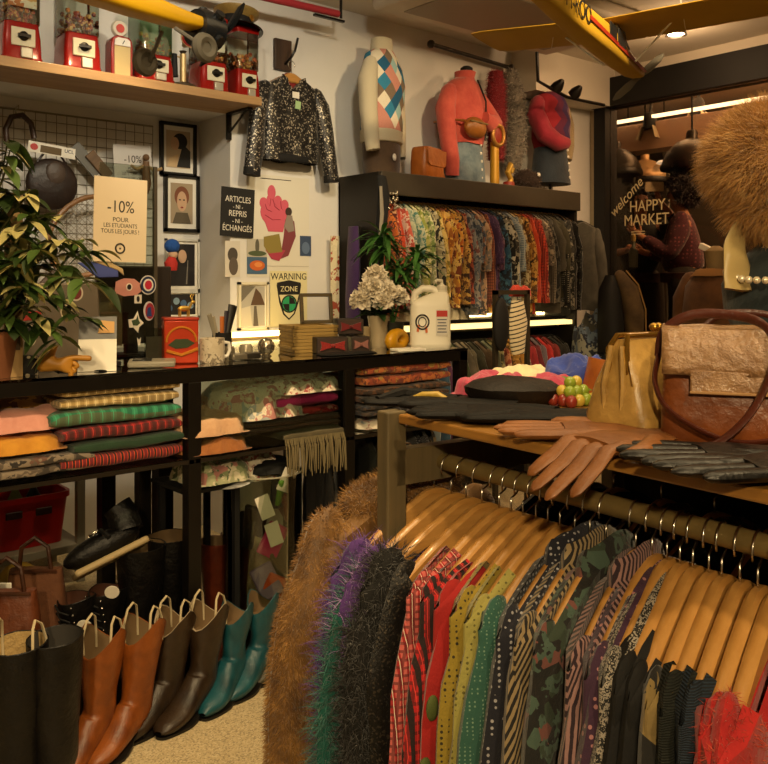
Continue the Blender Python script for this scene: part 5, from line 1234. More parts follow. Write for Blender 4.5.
SH = {}
def pal(name, kind, cols, sc=1.0): SH[name] = F('sh_'+name, kind, cols, sc); return SH[name]
upper = [
 ('orange and brown animal print', 'floral', ['#a8481a', '#7a3414', '#c76a24', '#3a1c0e', '#b2551c'], .9),
 ('rust red floral', 'floral', ['#8a3018', '#a44422', '#c96a3a', '#5a2010', '#d8a070'], 1.0),
 ('plain orange red', 'solid', ['#b83a18', '#d4502a'], 1),
 ('coral and white floral', 'floral', ['#d8b8a0', '#c8604a', '#e0cbb4', '#b04a38', '#dcc0a8'], .8),
 ('pale mint leaf print', 'floral', ['#b9bf9c', '#8fa08a', '#d2cfb0', '#6f8a80', '#c8c6a4'], .7),
 ('sea green print', 'floral', ['#9fae94', '#5d8a7c', '#c8c7a8', '#7a9a8c'], .8),
 ('lime and cream print', 'floral', ['#c2b96a', '#9aa048', '#ddd3a0', '#7d8a3a'], .8),
 ('pale green leaf print', 'floral', ['#aeb27a', '#8a9a58', '#cfca9c', '#5f7040'], .8),
 ('green and white foliage print', 'floral', ['#6f8050', '#a9aa7a', '#d6cfae', '#465a34'], .9),
 ('black and beige print', 'floral', ['#2a2620', '#a39674', '#d0c39c', '#1c1914'], .9),
 ('yellow and olive print', 'floral', ['#c9a040', '#8a7a30', '#dfc070', '#5a5224'], .9),
 ('mustard orange print', 'floral', ['#c98a2a', '#a4601c', '#dca850', '#5a3414'], .8),
 ('yellow tropical print', 'floral', ['#d8a838', '#b4782a', '#7a3a1c', '#e2c06a', '#3a2a1c'], .8),
 ('orange tropical print', 'floral', ['#c96a24', '#d89a3a', '#6a2a18', '#2c2a24', '#e0b05a'], .8),
 ('brown and gold print', 'floral', ['#6a4420', '#a67a34', '#c9a050', '#3a2412'], 1.0),
 ('red brown floral', 'floral', ['#7a2a1c', '#a04a30', '#4a1c14', '#b8805a'], 1.0),
 ('grey blue floral', 'floral', ['#6a7078', '#8a8a88', '#484e58', '#a39c90', '#7a4a44'], .9),
 ('slate blue print', 'floral', ['#56606e', '#7d8288', '#3a424e', '#9a9a94'], .9),
 ('blue and rust print', 'floral', ['#5d6a78', '#8a5a44', '#3c4858', '#a39080'], 1.0),
 ('peach and grey print', 'floral', ['#b98a6a', '#8a8078', '#d0a884', '#5a544e'], .9),
 ('terracotta check', 'plaid', ['#a4583a', '#8a4630', '#4a2a20', '#c98a64'], 2.0),
 ('purple dotted', 'dots', ['#4a3058', '#8a6a90'], 2.2),
 ('plum paisley', 'floral', ['#4a2a48', '#6a4460', '#2c1a2c', '#8a6478'], 1.0),
 ('navy and teal print', 'floral', ['#1c2c40', '#2f5a78', '#16202c', '#4a7a90'], .9),
 ('black and white patchwork', 'floral', ['#12110f', '#c9c2b0', '#1c1a17', '#8a8474'], .7),
 ('cream and black print', 'floral', ['#cfc6ae', '#2a2722', '#a39c88', '#3c3832'], .9),
 ('light blue denim', 'solid', ['#7a8794', '#98a2a8'], 1),
 ('pale blue check', 'plaid', ['#8a98a4', '#6f7f90', '#c3c6c0', '#4a5a6c'], 2.4),
 ('sand and brown print', 'floral', ['#b39a6a', '#8a6a3c', '#cdb88a', '#5a4022'], .9),
 ('ochre paisley', 'floral', ['#a4702a', '#c99a4a', '#6a4418', '#3a2a18'], 1.0),
 ('dark orange print', 'floral', ['#a84a1c', '#6a2a14', '#c9703a', '#2c1a12'], .9),
 ('bright orange red', 'solid', ['#b8381c', '#d0502c'], 1),
 ('tomato red check', 'plaid', ['#c03a24', '#9a2a1c', '#5a1c14', '#dc6a4a'], 1.8),
 ('brick red floral', 'floral', ['#8a2c1c', '#b04a34', '#5a1a14', '#c98a6a'], .9),
 ('grey brown print', 'floral', ['#6a6054', '#8a7e6c', '#484038', '#a39882'], 1.0),
 ('taupe check', 'plaid', ['#7a7060', '#625848', '#3c362c', '#9a907c'], 2.0),
 ('charcoal print', 'floral', ['#2c2a26', '#4a463e', '#1c1a17', '#6a6456'], 1.0),
 ('plain grey brown', 'solid', ['#4a4438', '#5d5648'], 1),
 ('olive khaki', 'solid', ['#3f3a2a', '#544e3a'], 1),
 ('black with white dots', 'dots', ['#14130f', '#a39c88'], 1.4),
 ('black and grey print', 'floral', ['#14130f', '#3c3a34', '#8a8474', '#1c1b17'], 1.0),
 ('plain black', 'solid', ['#12110e', '#1f1d18'], 1),
 ('black striped', 'stripes', ['#14120f', '#3a362e'], 1.2),
 ('dark sequined', 'sequin', ['#12100e', '#1f1c18', '#5a564c'], 1.2),
]
n = len(upper); GU = 'patterned shirts on the upper rail of the tall rack'
RZB = -PI/2
rr = random.Random(11)
for i, (nm, kd, cl, sc) in enumerate(upper):
    x = U0+0.05+(L-0.06)*i/(n-1); m_ = pal('u%02d' % i, kd, cl, sc)
    ang = RZB + rr.uniform(-.10, .10) - 0.12 - (0.2*sm((i-n+8)/8) if i > n-8 else 0)
    zt = ZU-0.055; ln = rr.uniform(0.56, 0.68); sl_ = rr.choice((0.26, 0.5, 0.52, 0.3, 0.5))
    lab = f'{nm} shirt, {i+1} from left on the tall rack upper rail'
    pos = (x, VR+RY_+0.0, zt)
    if i < 40:
        garment('rack_shirt', lab, 'shirt', m_, pos, ang, GU, length=ln, sl=sl_, th=0.018, seed=100+i, collar_on=False, nx=9, nz=8, r=0.056, sflat=0.3, wr=0.01, out=0.05, hw=0.2, hem=0.22, neck=0.07)
    else:
        garment('rack_shirt', lab, 'shirt', m_, pos, ang, GU, length=ln+0.05, sl=0.55, th=0.02, seed=100+i, collar_on=False, nx=9, nz=8, r=0.064, sflat=0.35, wr=0.012, hw=0.21, hem=0.24, neck=0.07)
    h_ = hanger(pos, ang, f'wooden hanger {i+1} from left, tall rack upper rail', 'wooden hangers on the tall rack upper rail')
lower = [
 ('dark brown', 'solid', ['#2c2018', '#3f3024']), ('rust', 'solid', ['#6a3018', '#843f22']), ('charcoal', 'solid', ['#24221e', '#34312b']), ('olive grey', 'solid', ['#3f3d30', '#545140']),
 ('slate', 'solid', ['#384048', '#4a545c']), ('pale denim', 'solid', ['#6a7a84', '#86949a']), ('blue', 'solid', ['#2c4458', '#3c5a70']), ('plum', 'solid', ['#4a2440', '#5d3052']),
 ('dark grey', 'solid', ['#2a2824', '#3a3731']), ('moss green', 'solid', ['#343c24', '#464f30']), ('taupe', 'solid', ['#5d5446', '#746a58']), ('grey beige', 'solid', ['#746a56', '#8c826c']),
 ('dark olive', 'solid', ['#2c2a1c', '#3c3a28']), ('brown tweed', 'solid', ['#4a3a28', '#5f4c36']), ('grey green', 'solid', ['#5a5f4c', '#6f7560']), ('khaki floral', 'floral', ['#6a6440', '#8a8458', '#a49a6a', '#3c3a24']),
 ('coral print', 'floral', ['#a4503a', '#c98a64', '#6a3024', '#d0a884']), ('gold print', 'floral', ['#a4782a', '#c99a4a', '#6a4a1c', '#d8b870']), ('mustard', 'solid', ['#a8762a', '#c08c3a']),
 ('pink grey print', 'floral', ['#8a6460', '#a88a80', '#5a4440', '#c0a898']), ('crimson', 'solid', ['#8a1c24', '#a62a30']), ('wine red', 'solid', ['#5a141c', '#701e26']), ('mauve grey', 'solid', ['#5d5058', '#70626a']),
 ('scarlet', 'solid', ['#a41c1c', '#bc2c28']), ('dark red', 'solid', ['#6a1818', '#7f2420']), ('black', 'solid', ['#12110e', '#1f1d18']), ('near black', 'solid', ['#1a1814', '#262320'])]
n2 = len(lower)
for i, (nm, kd, cl) in enumerate(lower):
    x = U0+0.08+(L-0.2)*i/(n2-1); ang = RZB-0.1+rr.uniform(-.1, .1)
    garment('rack_jacket', f'{nm} garment, {i+1} from left on the tall rack lower rail', 'garment', pal('l%02d' % i, kd, cl, 0.9), (x, VR+RY_, ZL-0.055), ang, 'garments on the lower rail of the tall rack', length=0.7, sl=0.55, th=0.022, seed=200+i, collar_on=False, nx=9, nz=8, sflat=0.36, wr=0.008, hw=0.2, hem=0.22, r=0.062)
# clothes piled on the middle shelf
for i, (x, c, nm) in enumerate(((0.62, '#d9cfae', 'cream'), (0.30, '#cfc3a0', 'pale beige'), (1.25, '#c8b890', 'sand'))):
    crumple('shelf_cloth', f'{nm} folded cloth on the middle shelf of the tall rack', F('shelfc%d' % i, 'solid', [c, c]), (U0+x, VR+0.16, 1.129), (0.3, 0.24, 0.1), 'cloths on the middle shelf', 300+i)
# purple knit + scarves at the left end
p = PV(352, 205, 3.78); t = thing('purple_scarf', 'long purple knitted scarf hanging on the left end of the tall rack', 'scarf', (U0-0.055, 3.80, 1.72))
sc = MB(); sc.tube([(0, 0, -0.05), (0, 0.0, -0.2), (-0.005, 0, -0.45), (0, 0, -0.72)], [0.04, 0.055, 0.06, 0.055], 10, 0.5, up=(0, 1, 0)); sc.jitter(0.008, 12, 2); sc.build('cloth', F('purple_knit', 'knit', ['#2c1640', '#4f2a6c'], 1.6), t)
t = thing('black_scarf', 'black scarf with a grey stripe hung at the front left corner of the tall rack', 'scarf', (U0-0.035, 3.585, 1.92))
sc = MB(); sc.tube([(0, 0, 0.02), (0.0, -0.02, -0.10), (-0.005, -0.01, -0.3), (-0.03, 0, -0.52), (-0.05, 0.02, -0.68)], [0.022, 0.036, 0.04, 0.034, 0.02], 12, 0.7, up=(1, 0, 0)); sc.jitter(0.02, 10, 4); sc.build('cloth', FG['black'], t)
MB().tube([(-0.045, -0.05, -0.05), (-0.04, -0.055, -0.2), (-0.05, -0.05, -0.33), (-0.06, -0.045, -0.4)], [0.01, 0.014, 0.011, 0.006], 8, 0.5).build('grey_stripe', M('scarf_grey', '#8a8272', 0.8), t)
t = thing('bangle_bunch', 'small bunch of silver beads hung on the left end of the dark beam', 'beads', (U0+0.05, VR-0.02, ZR-0.16))
bb = MB(); rnb = random.Random(3)
for k in range(26): bb.ball((rnb.uniform(-.035, .035), rnb.uniform(-.012, .01), rnb.uniform(-.05, .05)), 0.009, 8, 5)
bb.build('beads', M('silver_bead', '#b0a894', 0.25, 0.8), t)
t = thing('silver_charm', 'silver charm hanging at the left end of the rack beam', 'charm', (U0-0.01, VR-0.012, ZR-0.06)); MB().lathe([(0.001, 0.03), (0.008, 0.02), (0.006, 0), (0.012, -0.025), (0.001, -0.04)], n=12).build('body', M('silver_bead', '#b0a894', 0.25, 0.8), t)
t = thing('patterned_ribbon', 'narrow white ribbon with red marks hanging left of the tall rack', 'ribbon', (PV(337, 280, 3.93).x, 3.95, 1.36)); rb = MB(); rb.box((0, 0, 0), (0.06, 0.004, 0.52)); rb.build('band', F('ribbon', 'floral', ['#d9cda8', '#e0d4b0', '#d9cda8', '#a4482c'], .8), t)
# grey coat + cloths at the right end
p = PV(600, 250, 3.55); 
gr = garment('grey_coat', 'grey draped coat hanging on the right end of the tall rack', 'coat', F('greyc', 'solid', ['#4a453c', '#625c50']), (U1+0.03, VR+0.06, ZU-0.10), RZB+0.12, GU, length=0.62, sl=0.5, th=0.02, seed=91, collar_on=False, r=0.045, out=0.03, hw=0.17, hem=0.19)
crumple('draped_cloth', 'blue and white cloths heaped at the lower right end of the tall rack', F('bluewhite', 'floral', ['#2c3c58', '#5a6a7c', '#1c2434', '#8a8c80', '#3a3a34'], .5), (U1+0.0, VR-0.10, 0.72), (0.25, 0.26, 0.55), None, 95, cat='cloth', amp=0.3)
# low stand with striped shirt and black bag in front of the rack
sp = PV(528, 320, 3.25); t = thing('side_stand', 'small dark stand before the tall rack holding a black cap and striped top', 'stand', (sp.x-0.12, 3.25, 0))
for x in (-0.17, 0.1): MB().box2((x, -0.012, 0), (x+0.024, 0.012, 1.31)).build('post', M('stand_brown', '#3a3226', 0.45, 0.3), t, smooth=False)
MB().box2((-0.17, -0.012, 1.285), (0.124, 0.012, 1.31)).build('bar', M('stand_brown', '#3a3226', 0.45, 0.3), t, smooth=False)
MB().box2((-0.17, -0.14, 0), (0.124, 0.14, 0.02)).build('base', M('stand_brown', '#3a3226', 0.45, 0.3), t, smooth=False)
b0 = Vector((sp.x-0.12, 3.25, 1.29))
o = thing('black_beret', 'black oval cap hanging on the small dark stand', 'hat', b0+Vector((-0.15, -0.035, -0.17))); MB().ball((0, 0, 0), (0.062, 0.03, 0.15), 18, 10).build('body', G['black'], o)
o = thing('striped_top', 'cream top with dark stripes hanging on the small dark stand', 'top', b0+Vector((-0.015, -0.035, -0.06)))
sc = MB(); sc.tube([(0, 0, 0.02), (0, -0.005, -0.1), (0.008, 0, -0.22), (0.01, 0, -0.28)], [0.05, 0.075, 0.06, 0.05], 14, 0.4, up=(1, 0, 0)); sc.jitter(0.006, 12, 5); sc.build('cloth', F('cream_stripe', 'stripes', ['#cdbf9c', '#cdbf9c', '#2a241c'], 0.5, rot=(0, PI/2+0.2, 0)), o)
crumple('red_cloth', 'red cloth hanging behind the striped top', F('redcl', 'solid', ['#a42818', '#b83a24']), b0+Vector((0.12, 0.06, -0.02)), (0.16, 0.08, 0.08), None, 97, cat='cloth')

# ================= mannequins on top of the tall rack =================
def torso(rings, mat, name, par, n=24, wr=0.004, seed=1, cap=True):
    """rings: (z, cx, cy, rx, ry)"""
    b = MB(); b.loft([[Vector((cx+rx*math.cos(2*PI*k/n), cy+ry*math.sin(2*PI*k/n), z)) for k in range(n)] for z, cx, cy, rx, ry in rings], cap)
    if wr: b.jitter(wr, 11, seed)
    return b.build(name, mat, par)
def limb(pts, r, mat, name, par, n=12, wr=0.004, seed=2, flat=1.0):
    pts = [Vector(p) for p in pts]; d0 = (pts[1]-pts[0]).normalized(); pts = [pts[0]-d0*r[0]*.75, pts[0]-d0*r[0]*.5]+pts; r = [r[0]*.35, r[0]*.72]+list(r)
    b = MB(); b.tube(pts, r, n, flat)
    if wr: b.jitter(wr, 13, seed)
    return b.build(name, mat, par)
ZM = ZR
MANQ = M('mannequin_cream', '#d8c9a8', 0.55)
def argyle_mat():
    m, nt, b = _new('argyle_knit'); _set(b, Roughness=0.9)
    vec = coords(nt, (1, 1, 1), (0, 0, 0)); sx = N(nt, 'ShaderNodeSeparateXYZ'); nt.links.new(vec, sx.inputs[0])
    ang = math_n(nt, 'ARCTAN2', sx.outputs['Y'], sx.outputs['X'])
    a = math_n(nt, 'MULTIPLY', ang, 0.115); z = math_n(nt, 'MULTIPLY', sx.outputs['Z'], 0.8)
    p_ = math_n(nt, 'FLOOR', math_n(nt, 'MULTIPLY', math_n(nt, 'ADD', a, z), 15.0), 0); q_ = math_n(nt, 'FLOOR', math_n(nt, 'MULTIPLY', math_n(nt, 'SUBTRACT', a, z), 15.0), 0)
    cv = N(nt, 'ShaderNodeCombineXYZ'); nt.links.new(p_, cv.inputs[0]); nt.links.new(q_, cv.inputs[1])
    wn = N(nt, 'ShaderNodeTexWhiteNoise', noise_dimensions='2D'); nt.links.new(cv.outputs[0], wn.inputs['Vector'])
    col = ramp(nt, wn.outputs['Value'], [(0, '#2f7fa4'), (0.2, '#e3dac4'), (0.4, '#1d5a80'), (0.55, '#7d6a56'), (0.7, '#9cc0c0'), (0.85, '#c98a7a')], 'CONSTANT')
    nt.links.new(col, b.inputs['Base Color']); bump(nt, b, noise_t(nt, vec, 150, 3), 0.4); return m
ARG = argyle_mat(); CRK = F('cream_knit', 'knit', ['#cfc2a0', '#e4dabf'], 2.0)
pm = PV(386, 170, 3.76); t = thing('mannequin_bust', 'headless cream mannequin in a blue white and brown diamond sweater on the tall rack', 'mannequin', (pm.x, 3.80, ZM), 0.45); t.scale = (1.15, 1.15, 1.24)
torso([(0.0, 0, 0, 0.12, 0.085), (0.1, 0, 0, 0.125, 0.09), (0.2, 0, 0, 0.122, 0.088)], F('brown_skirt', 'solid', ['#3f2c1c', '#54402a']), 'skirt', t, seed=3)
bt = MB().ball((-0.04, -0.088, 0.08), (0.018, 0.008, 0.018), 12, 6).build('button', G['white'], t)
torso([(0.16, 0, 0, 0.13, 0.095), (0.2, 0, 0, 0.136, 0.1), (0.3, 0, -0.004, 0.135, 0.1), (0.42, 0, -0.01, 0.142, 0.105), (0.50, 0, -0.004, 0.15, 0.09), (0.555, 0, 0, 0.12, 0.072), (0.58, 0, 0, 0.07, 0.055)], ARG, 'sweater', t, wr=0.003)
torso([(0.15, 0, 0, 0.128, 0.094), (0.155, 0, 0, 0.137, 0.10), (0.205, 0, 0, 0.138, 0.102), (0.21, 0, 0, 0.13, 0.095)], CRK, 'hem_band', t, wr=0.002)
torso([(0.56, 0, 0, 0.075, 0.06), (0.58, 0, 0, 0.066, 0.056), (0.635, 0, 0, 0.062, 0.053), (0.64, 0, 0, 0.05, 0.042)], CRK, 'turtleneck', t, wr=0.002)
for s in (-1, 1): limb([(s*0.128, 0.0, 0.50), (s*0.165, 0.0, 0.42), (s*0.175, -0.01, 0.28), (s*0.165, -0.03, 0.1)], [0.04, 0.05, 0.045, 0.034], CRK, 'sleeve', t)
# orange bag on the rack
LTO = leather('orange_leather', '#a4561f', '#c8762e', 0.35)
pb_ = PV(432, 168, 3.66); t = thing('orange_handbag', 'orange leather box handbag on top of the tall rack beside the diamond sweater', 'handbag', (pb_.x, 3.70, ZM), 0.3)
b = MB(); rings = []
for z, k in ((0, .96), (0.01, 1), (0.09, 1.0), (0.155, .95), (0.175, .88), (0.18, 0.6)): rings.append([Vector((0.115*k*math.copysign(abs(math.cos(q))**.4, math.cos(q)), 0.065*k*math.copysign(abs(math.sin(q))**.5, math.sin(q)), z)) for q in [2*PI*i/32 for i in range(32)]])
b.loft(rings).jitter(0.003, 14, 1); b.build('body', LTO, t)
MB().prism([(-0.105, 0.08), (-0.11, 0.165), (0.11, 0.165), (0.105, 0.08), (0.08, 0.065), (-0.08, 0.065)], 0.008, c=(0, -0.066, 0)).build('flap', LTO, t, bevel=0.003)
MB().tube([(0.115, 0, 0.15), (0.13, -0.01, 0.12), (0.125, -0.03, 0.06), (0.14, -0.04, 0.01)], 0.006, 8).build('strap', LTO, t)
# coral jacket mannequin
pc = PV(471, 170, 3.72); t = thing('mannequin_bust', 'mannequin in a coral jacket with denim skirt and tan bag on the tall rack', 'mannequin', (pc.x, 3.78, ZM), 0.15); t.scale = (1.08, 1.08, 1.22)
COR = F('coral_cloth', 'solid', ['#b4443c', '#cf5f50']); DEN = F('light_denim', 'solid', ['#4f6474', '#7f929a'], 1.2); DEND = F('dark_denim', 'solid', ['#1a2430', '#26323e'], 1.2)
torso([(0.0, 0, 0, 0.15, 0.11), (0.08, 0, 0, 0.145, 0.105), (0.2, 0, 0, 0.128, 0.09), (0.23, 0, 0, 0.12, 0.085)], DEN, 'skirt', t, wr=0.003)
bt = MB()
for i in range(5): bt.ball((0.035, -0.1+0.006*(i > 2), 0.03+0.042*i), (0.008, 0.006, 0.008), 8, 5)
bt.build('buttons', G['white'], t)
torso([(0.2, 0, 0, 0.135, 0.1), (0.26, 0, 0, 0.15, 0.105), (0.36, 0, -0.008, 0.15, 0.11), (0.45, 0, -0.004, 0.16, 0.095), (0.51, 0, 0, 0.12, 0.075), (0.54, 0, 0, 0.065, 0.055)], COR, 'jacket', t, wr=0.008)
torso([(0.525, 0, 0, 0.075, 0.06), (0.55, 0.005, 0, 0.062, 0.055), (0.575, 0.01, 0, 0.066, 0.06), (0.58, 0.01, 0, 0.05, 0.045)], COR, 'collar', t, wr=0.003)
torso([(0.54, 0.02, 0, 0.04, 0.04), (0.6, 0.025, 0, 0.036, 0.036), (0.61, 0.025, 0, 0.02, 0.02)], G['black'], 'neck', t, wr=0)
limb([(-0.14, 0, 0.46), (-0.18, -0.0, 0.37), (-0.185, -0.02, 0.24), (-0.175, -0.04, 0.1), (-0.17, -0.04, 0.03)], [0.045, 0.058, 0.052, 0.045, 0.035], COR, 'sleeve', t, wr=0.008)
limb([(0.14, 0, 0.46), (0.19, -0.02, 0.39), (0.17, -0.09, 0.32), (0.08, -0.125, 0.31), (0.02, -0.13, 0.33)], [0.045, 0.058, 0.052, 0.045, 0.035], COR, 'sleeve', t, wr=0.008)
MB().tube([(0.03, -0.075, 0.53), (0.05, -0.118, 0.42), (0.05, -0.12, 0.28), (0.045, -0.115, 0.22)], 0.005, 6).build('zip', G['black'], t)
tb = leather('tan_pouch', '#7d4a1c', '#a4692c', 0.4)
bg = MB().ball((0, 0, 0), (0.105, 0.045, 0.065), 20, 10).jitter(0.006, 14, 5); pp = Vector((pc.x-0.045, 3.64, ZM+0.33))
o = thing('belt_bag', 'tan leather belt bag slung on the coral jacket mannequin', 'bag', pp, 0.15); bg.build('body', tb, o); MB().tube([(-0.09, -0.03, 0.03), (0, -0.047, 0.025), (0.09, -0.03, 0.03)], 0.006, 6).build('zip', G['brass'], o); MB().tube([(-0.1, 0.0, 0.03), (-0.12, 0.1, 0.05), (-0.1, 0.24, 0.05)], 0.008, 6).build('strap', tb, o)
# red woolly sleeve, grey fluffy boa
def fluffy_hang(name, label, cat, pts, r, mat, base, n, L, w, flat=1.0, cols=None):
    o0 = Vector(pts[0]); b = MB(); b.tube([Vector(p)-o0 for p in pts], r, 12, flat); t = thing(name, label, cat, o0); bo = b.build('body', base, t); MB().strands(sample(b, n), L, w, 0.7, 0.2).build('pile', mat, bo); return t
a = [PV(496, y, 3.80) for y in (72, 90, 110, 128, 160)]
fluffy_hang('red_boa', 'fluffy dark red boa hanging right of the coral jacket', 'boa', a, [0.045, 0.06, 0.062, 0.055, 0.05], fur_mat('red_fuzz', '#6a0f18', '#931c26', '#b03038'), M('red_base', '#6f121a', 0.9), 2600, 0.03, 0.003)
a = [PV(x, y, 3.85) for x, y in ((508, 72), (514, 95), (516, 120), (516, 145), (512, 170))]
fluffy_hang('grey_boa', 'fluffy grey and white boa hanging between the red boa and the second mannequin', 'boa', a, [0.045, 0.06, 0.065, 0.06, 0.05], fur_mat('grey_fuzz', '#2c2722', '#9a9184', '#c9c2b4', 60), M('grey_base', '#6f675c', 0.9), 2600, 0.034, 0.006)
# yellow horn ornament + brass ornament
ph = PV(497, 178, 3.66); t = thing('yellow_horn', 'yellow trumpet shaped ornament with a wide ring mouth on the tall rack', 'ornament', (ph.x, 3.68, ZM))
YH = M('horn_yellow', '#b98a24', 0.4, 0.2)
MB().lathe([(0.001, 0), (0.03, 0), (0.03, 0.02), (0.027, 0.24), (0.028, 0.27), (0.001, 0.27)], n=20).build('stem', YH, t)
rm = MB(); rm.tube([(0.05*math.cos(q), 0.012*math.sin(q)*0-0.03, 0.31+0.062*math.sin(q)) for q in [2*PI*i/28 for i in range(29)]], 0.014, 10, cap=False); rm.build('ring_mouth', M('horn_brass', '#a87a3a', 0.35, 0.5), t)
MB().ball((0, -0.022, 0.31), (0.045, 0.012, 0.055), 16, 8).build('red_throat', M('horn_red', '#8a2a18', 0.5), t)
ph = PV(510, 178, 3.66); t = thing('brass_figurine', 'small curled yellow brass figurine beside the yellow horn', 'figurine', (ph.x+0.01, 3.68, ZM))
MB().tube([(0, 0, 0), (0.02, 0, 0.05), (-0.01, 0, 0.09), (0.02, 0, 0.14), (0.04, 0, 0.12), (0.03, 0, 0.09)], [0.025, 0.018, 0.02, 0.022, 0.016, 0.01], 10).build('body', M('figurine_yellow', '#b8923a', 0.4, 0.3), t)
MB().lathe([(0.001, 0), (0.04, 0), (0.035, 0.03), (0.001, 0.035)], n=16).build('base', M('figurine_red', '#8a2a1c', 0.5), t)
# dark fur hat, basket, second mannequin
ph = PV(531, 180, 3.70); b = MB().ball((0, 0, 0.06), (0.1, 0.09, 0.07), 16, 8).jitter(0.01, 12, 3); t = thing('brown_hat', 'dark brown fur hat with a pale bobble on the tall rack', 'hat', (ph.x, 3.74, ZM)); bo = b.build('body', M('hat_brown_base', '#2a1c14', 0.9), t); MB().strands(sample(b, 1800), 0.02, 0.003, 0.6, 0.1).build('pile', fur_mat('hat_brown', '#24160f', '#46301f', '#5d4230'), bo); MB().ball((0.05, -0.06, 0.10), 0.016, 10, 6).build('bobble', G['white'], t)
ph = PV(562, 184, 3.70); t = thing('mannequin_bust', 'mannequin on a stand in a red purple and beige zigzag sweater and navy skirt', 'mannequin', (ph.x, 3.80, ZM), 0.1); t.scale = (1.1, 1.1, 1.25)
MB().lathe([(0.001, 0), (0.08, 0), (0.08, 0.01), (0.008, 0.016), (0.008, 0.09)], n=20).build('stand', G['black_metal'], t)
torso([(0.055, 0, 0, 0.158, 0.11), (0.12, 0, 0, 0.148, 0.105), (0.24, 0, 0, 0.128, 0.09), (0.27, 0, 0, 0.122, 0.085)], DEND, 'skirt', t, wr=0.003)
bt = MB()
for i in range(5): bt.ball((0.06, -0.088-0.004*(4-i), 0.09+0.038*i), (0.009, 0.006, 0.009), 8, 5)
bt.build('buttons', G['white'], t)
def chev():
    m, nt, b = _new('chevron_knit'); _set(b, Roughness=0.9); vec = coords(nt); s = N(nt, 'ShaderNodeSeparateXYZ'); nt.links.new(vec, s.inputs[0])
    tri = math_n(nt, 'PINGPONG', s.outputs['Z'], 0.05); f = math_n(nt, 'ADD', s.outputs['X'], math_n(nt, 'MULTIPLY', tri, 0.9)); f = math_n(nt, 'ADD', math_n(nt, 'MULTIPLY', f, 2.8), 0.42)
    nt.links.new(ramp(nt, f, [(0, '#8f1826'), (0.3, '#5a1c3a'), (0.48, '#3a2450'), (0.66, '#7a5a6a'), (0.76, '#b9a27c')], 'CONSTANT'), b.inputs['Base Color']); return m
torso([(0.25, 0, 0, 0.13, 0.092), (0.30, 0, 0, 0.15, 0.105), (0.40, 0, -0.006, 0.152, 0.108), (0.48, 0, 0, 0.155, 0.095), (0.535, 0, 0, 0.11, 0.075), (0.56, 0, 0, 0.06, 0.05)], chev(), 'sweater', t, wr=0.006)
limb([(-0.14, 0, 0.49), (-0.18, -0.01, 0.42), (-0.17, -0.07, 0.31), (-0.08, -0.11, 0.265), (0.0, -0.11, 0.27)], [0.045, 0.058, 0.055, 0.048, 0.035], F('raspberry', 'solid', ['#86162a', '#a02238']), 'sleeve', t, wr=0.006)
limb([(0.14, 0, 0.49), (0.18, 0, 0.4), (0.185, -0.01, 0.28), (0.165, -0.02, 0.2)], [0.042, 0.05, 0.042, 0.03], F('sand_knit', 'knit', ['#9a865f', '#b5a179'], 2), 'sleeve', t, wr=0.005)
ph = PV(588, 186, 3.72); t = thing('wire_basket', 'small wire basket at the right end on top of the tall rack', 'basket', (4.66, 3.85, ZM)); wb = MB()
for z in (0.003, 0.05, 0.09): wb.tube([(0.11*math.copysign(abs(math.cos(q))**.4, math.cos(q)), 0.05*math.copysign(abs(math.sin(q))**.4, math.sin(q)), z) for q in [2*PI*i/24 for i in range(25)]], 0.003, 5, cap=False)
for i in range(12): q = 2*PI*i/12; x_, y_ = 0.11*math.copysign(abs(math.cos(q))**.4, math.cos(q)), 0.05*math.copysign(abs(math.sin(q))**.4, math.sin(q)); wb.tube([(x_, y_, 0), (x_, y_, 0.09)], 0.002, 5)
wb.build('wires', G['brass'], t)
# ================= room behind the glass =================
def skinned(name, verts, edges, root, mat, par, sub=2):
    """verts: {key: (pos, radius)}; one continuous skinned surface"""
    ks = list(verts); ix = {k: i for i, k in enumerate(ks)}
    me = bpy.data.meshes.new(name); me.from_pydata([verts[k][0] for k in ks], [(ix[a], ix[b]) for a, b in edges], [])
    o = bpy.data.objects.new(name, me); COL.objects.link(o); o.parent = par
    o.modifiers.new('skin', 'SKIN').use_smooth_shade = True
    if not me.skin_vertices: return o
    for k in ks:
        d = me.skin_vertices[0].data[ix[k]]; r = verts[k][1]; d.radius = r if isinstance(r, tuple) else (r, r); d.use_root = (k == root)
    u = o.modifiers.new('sub', 'SUBSURF'); u.levels = sub; u.render_levels = sub
    me.materials.append(mat)
    bpy.context.view_layer.update()
    ev = o.evaluated_get(bpy.context.evaluated_depsgraph_get()); nm = bpy.data.meshes.new_from_object(ev)
    nm.materials.clear(); nm.materials.append(mat)
    for p_ in nm.polygons: p_.use_smooth = True
    o.modifiers.clear(); o.data = nm; return o
SKIN = M('skin', '#b57d5a', 0.5); 
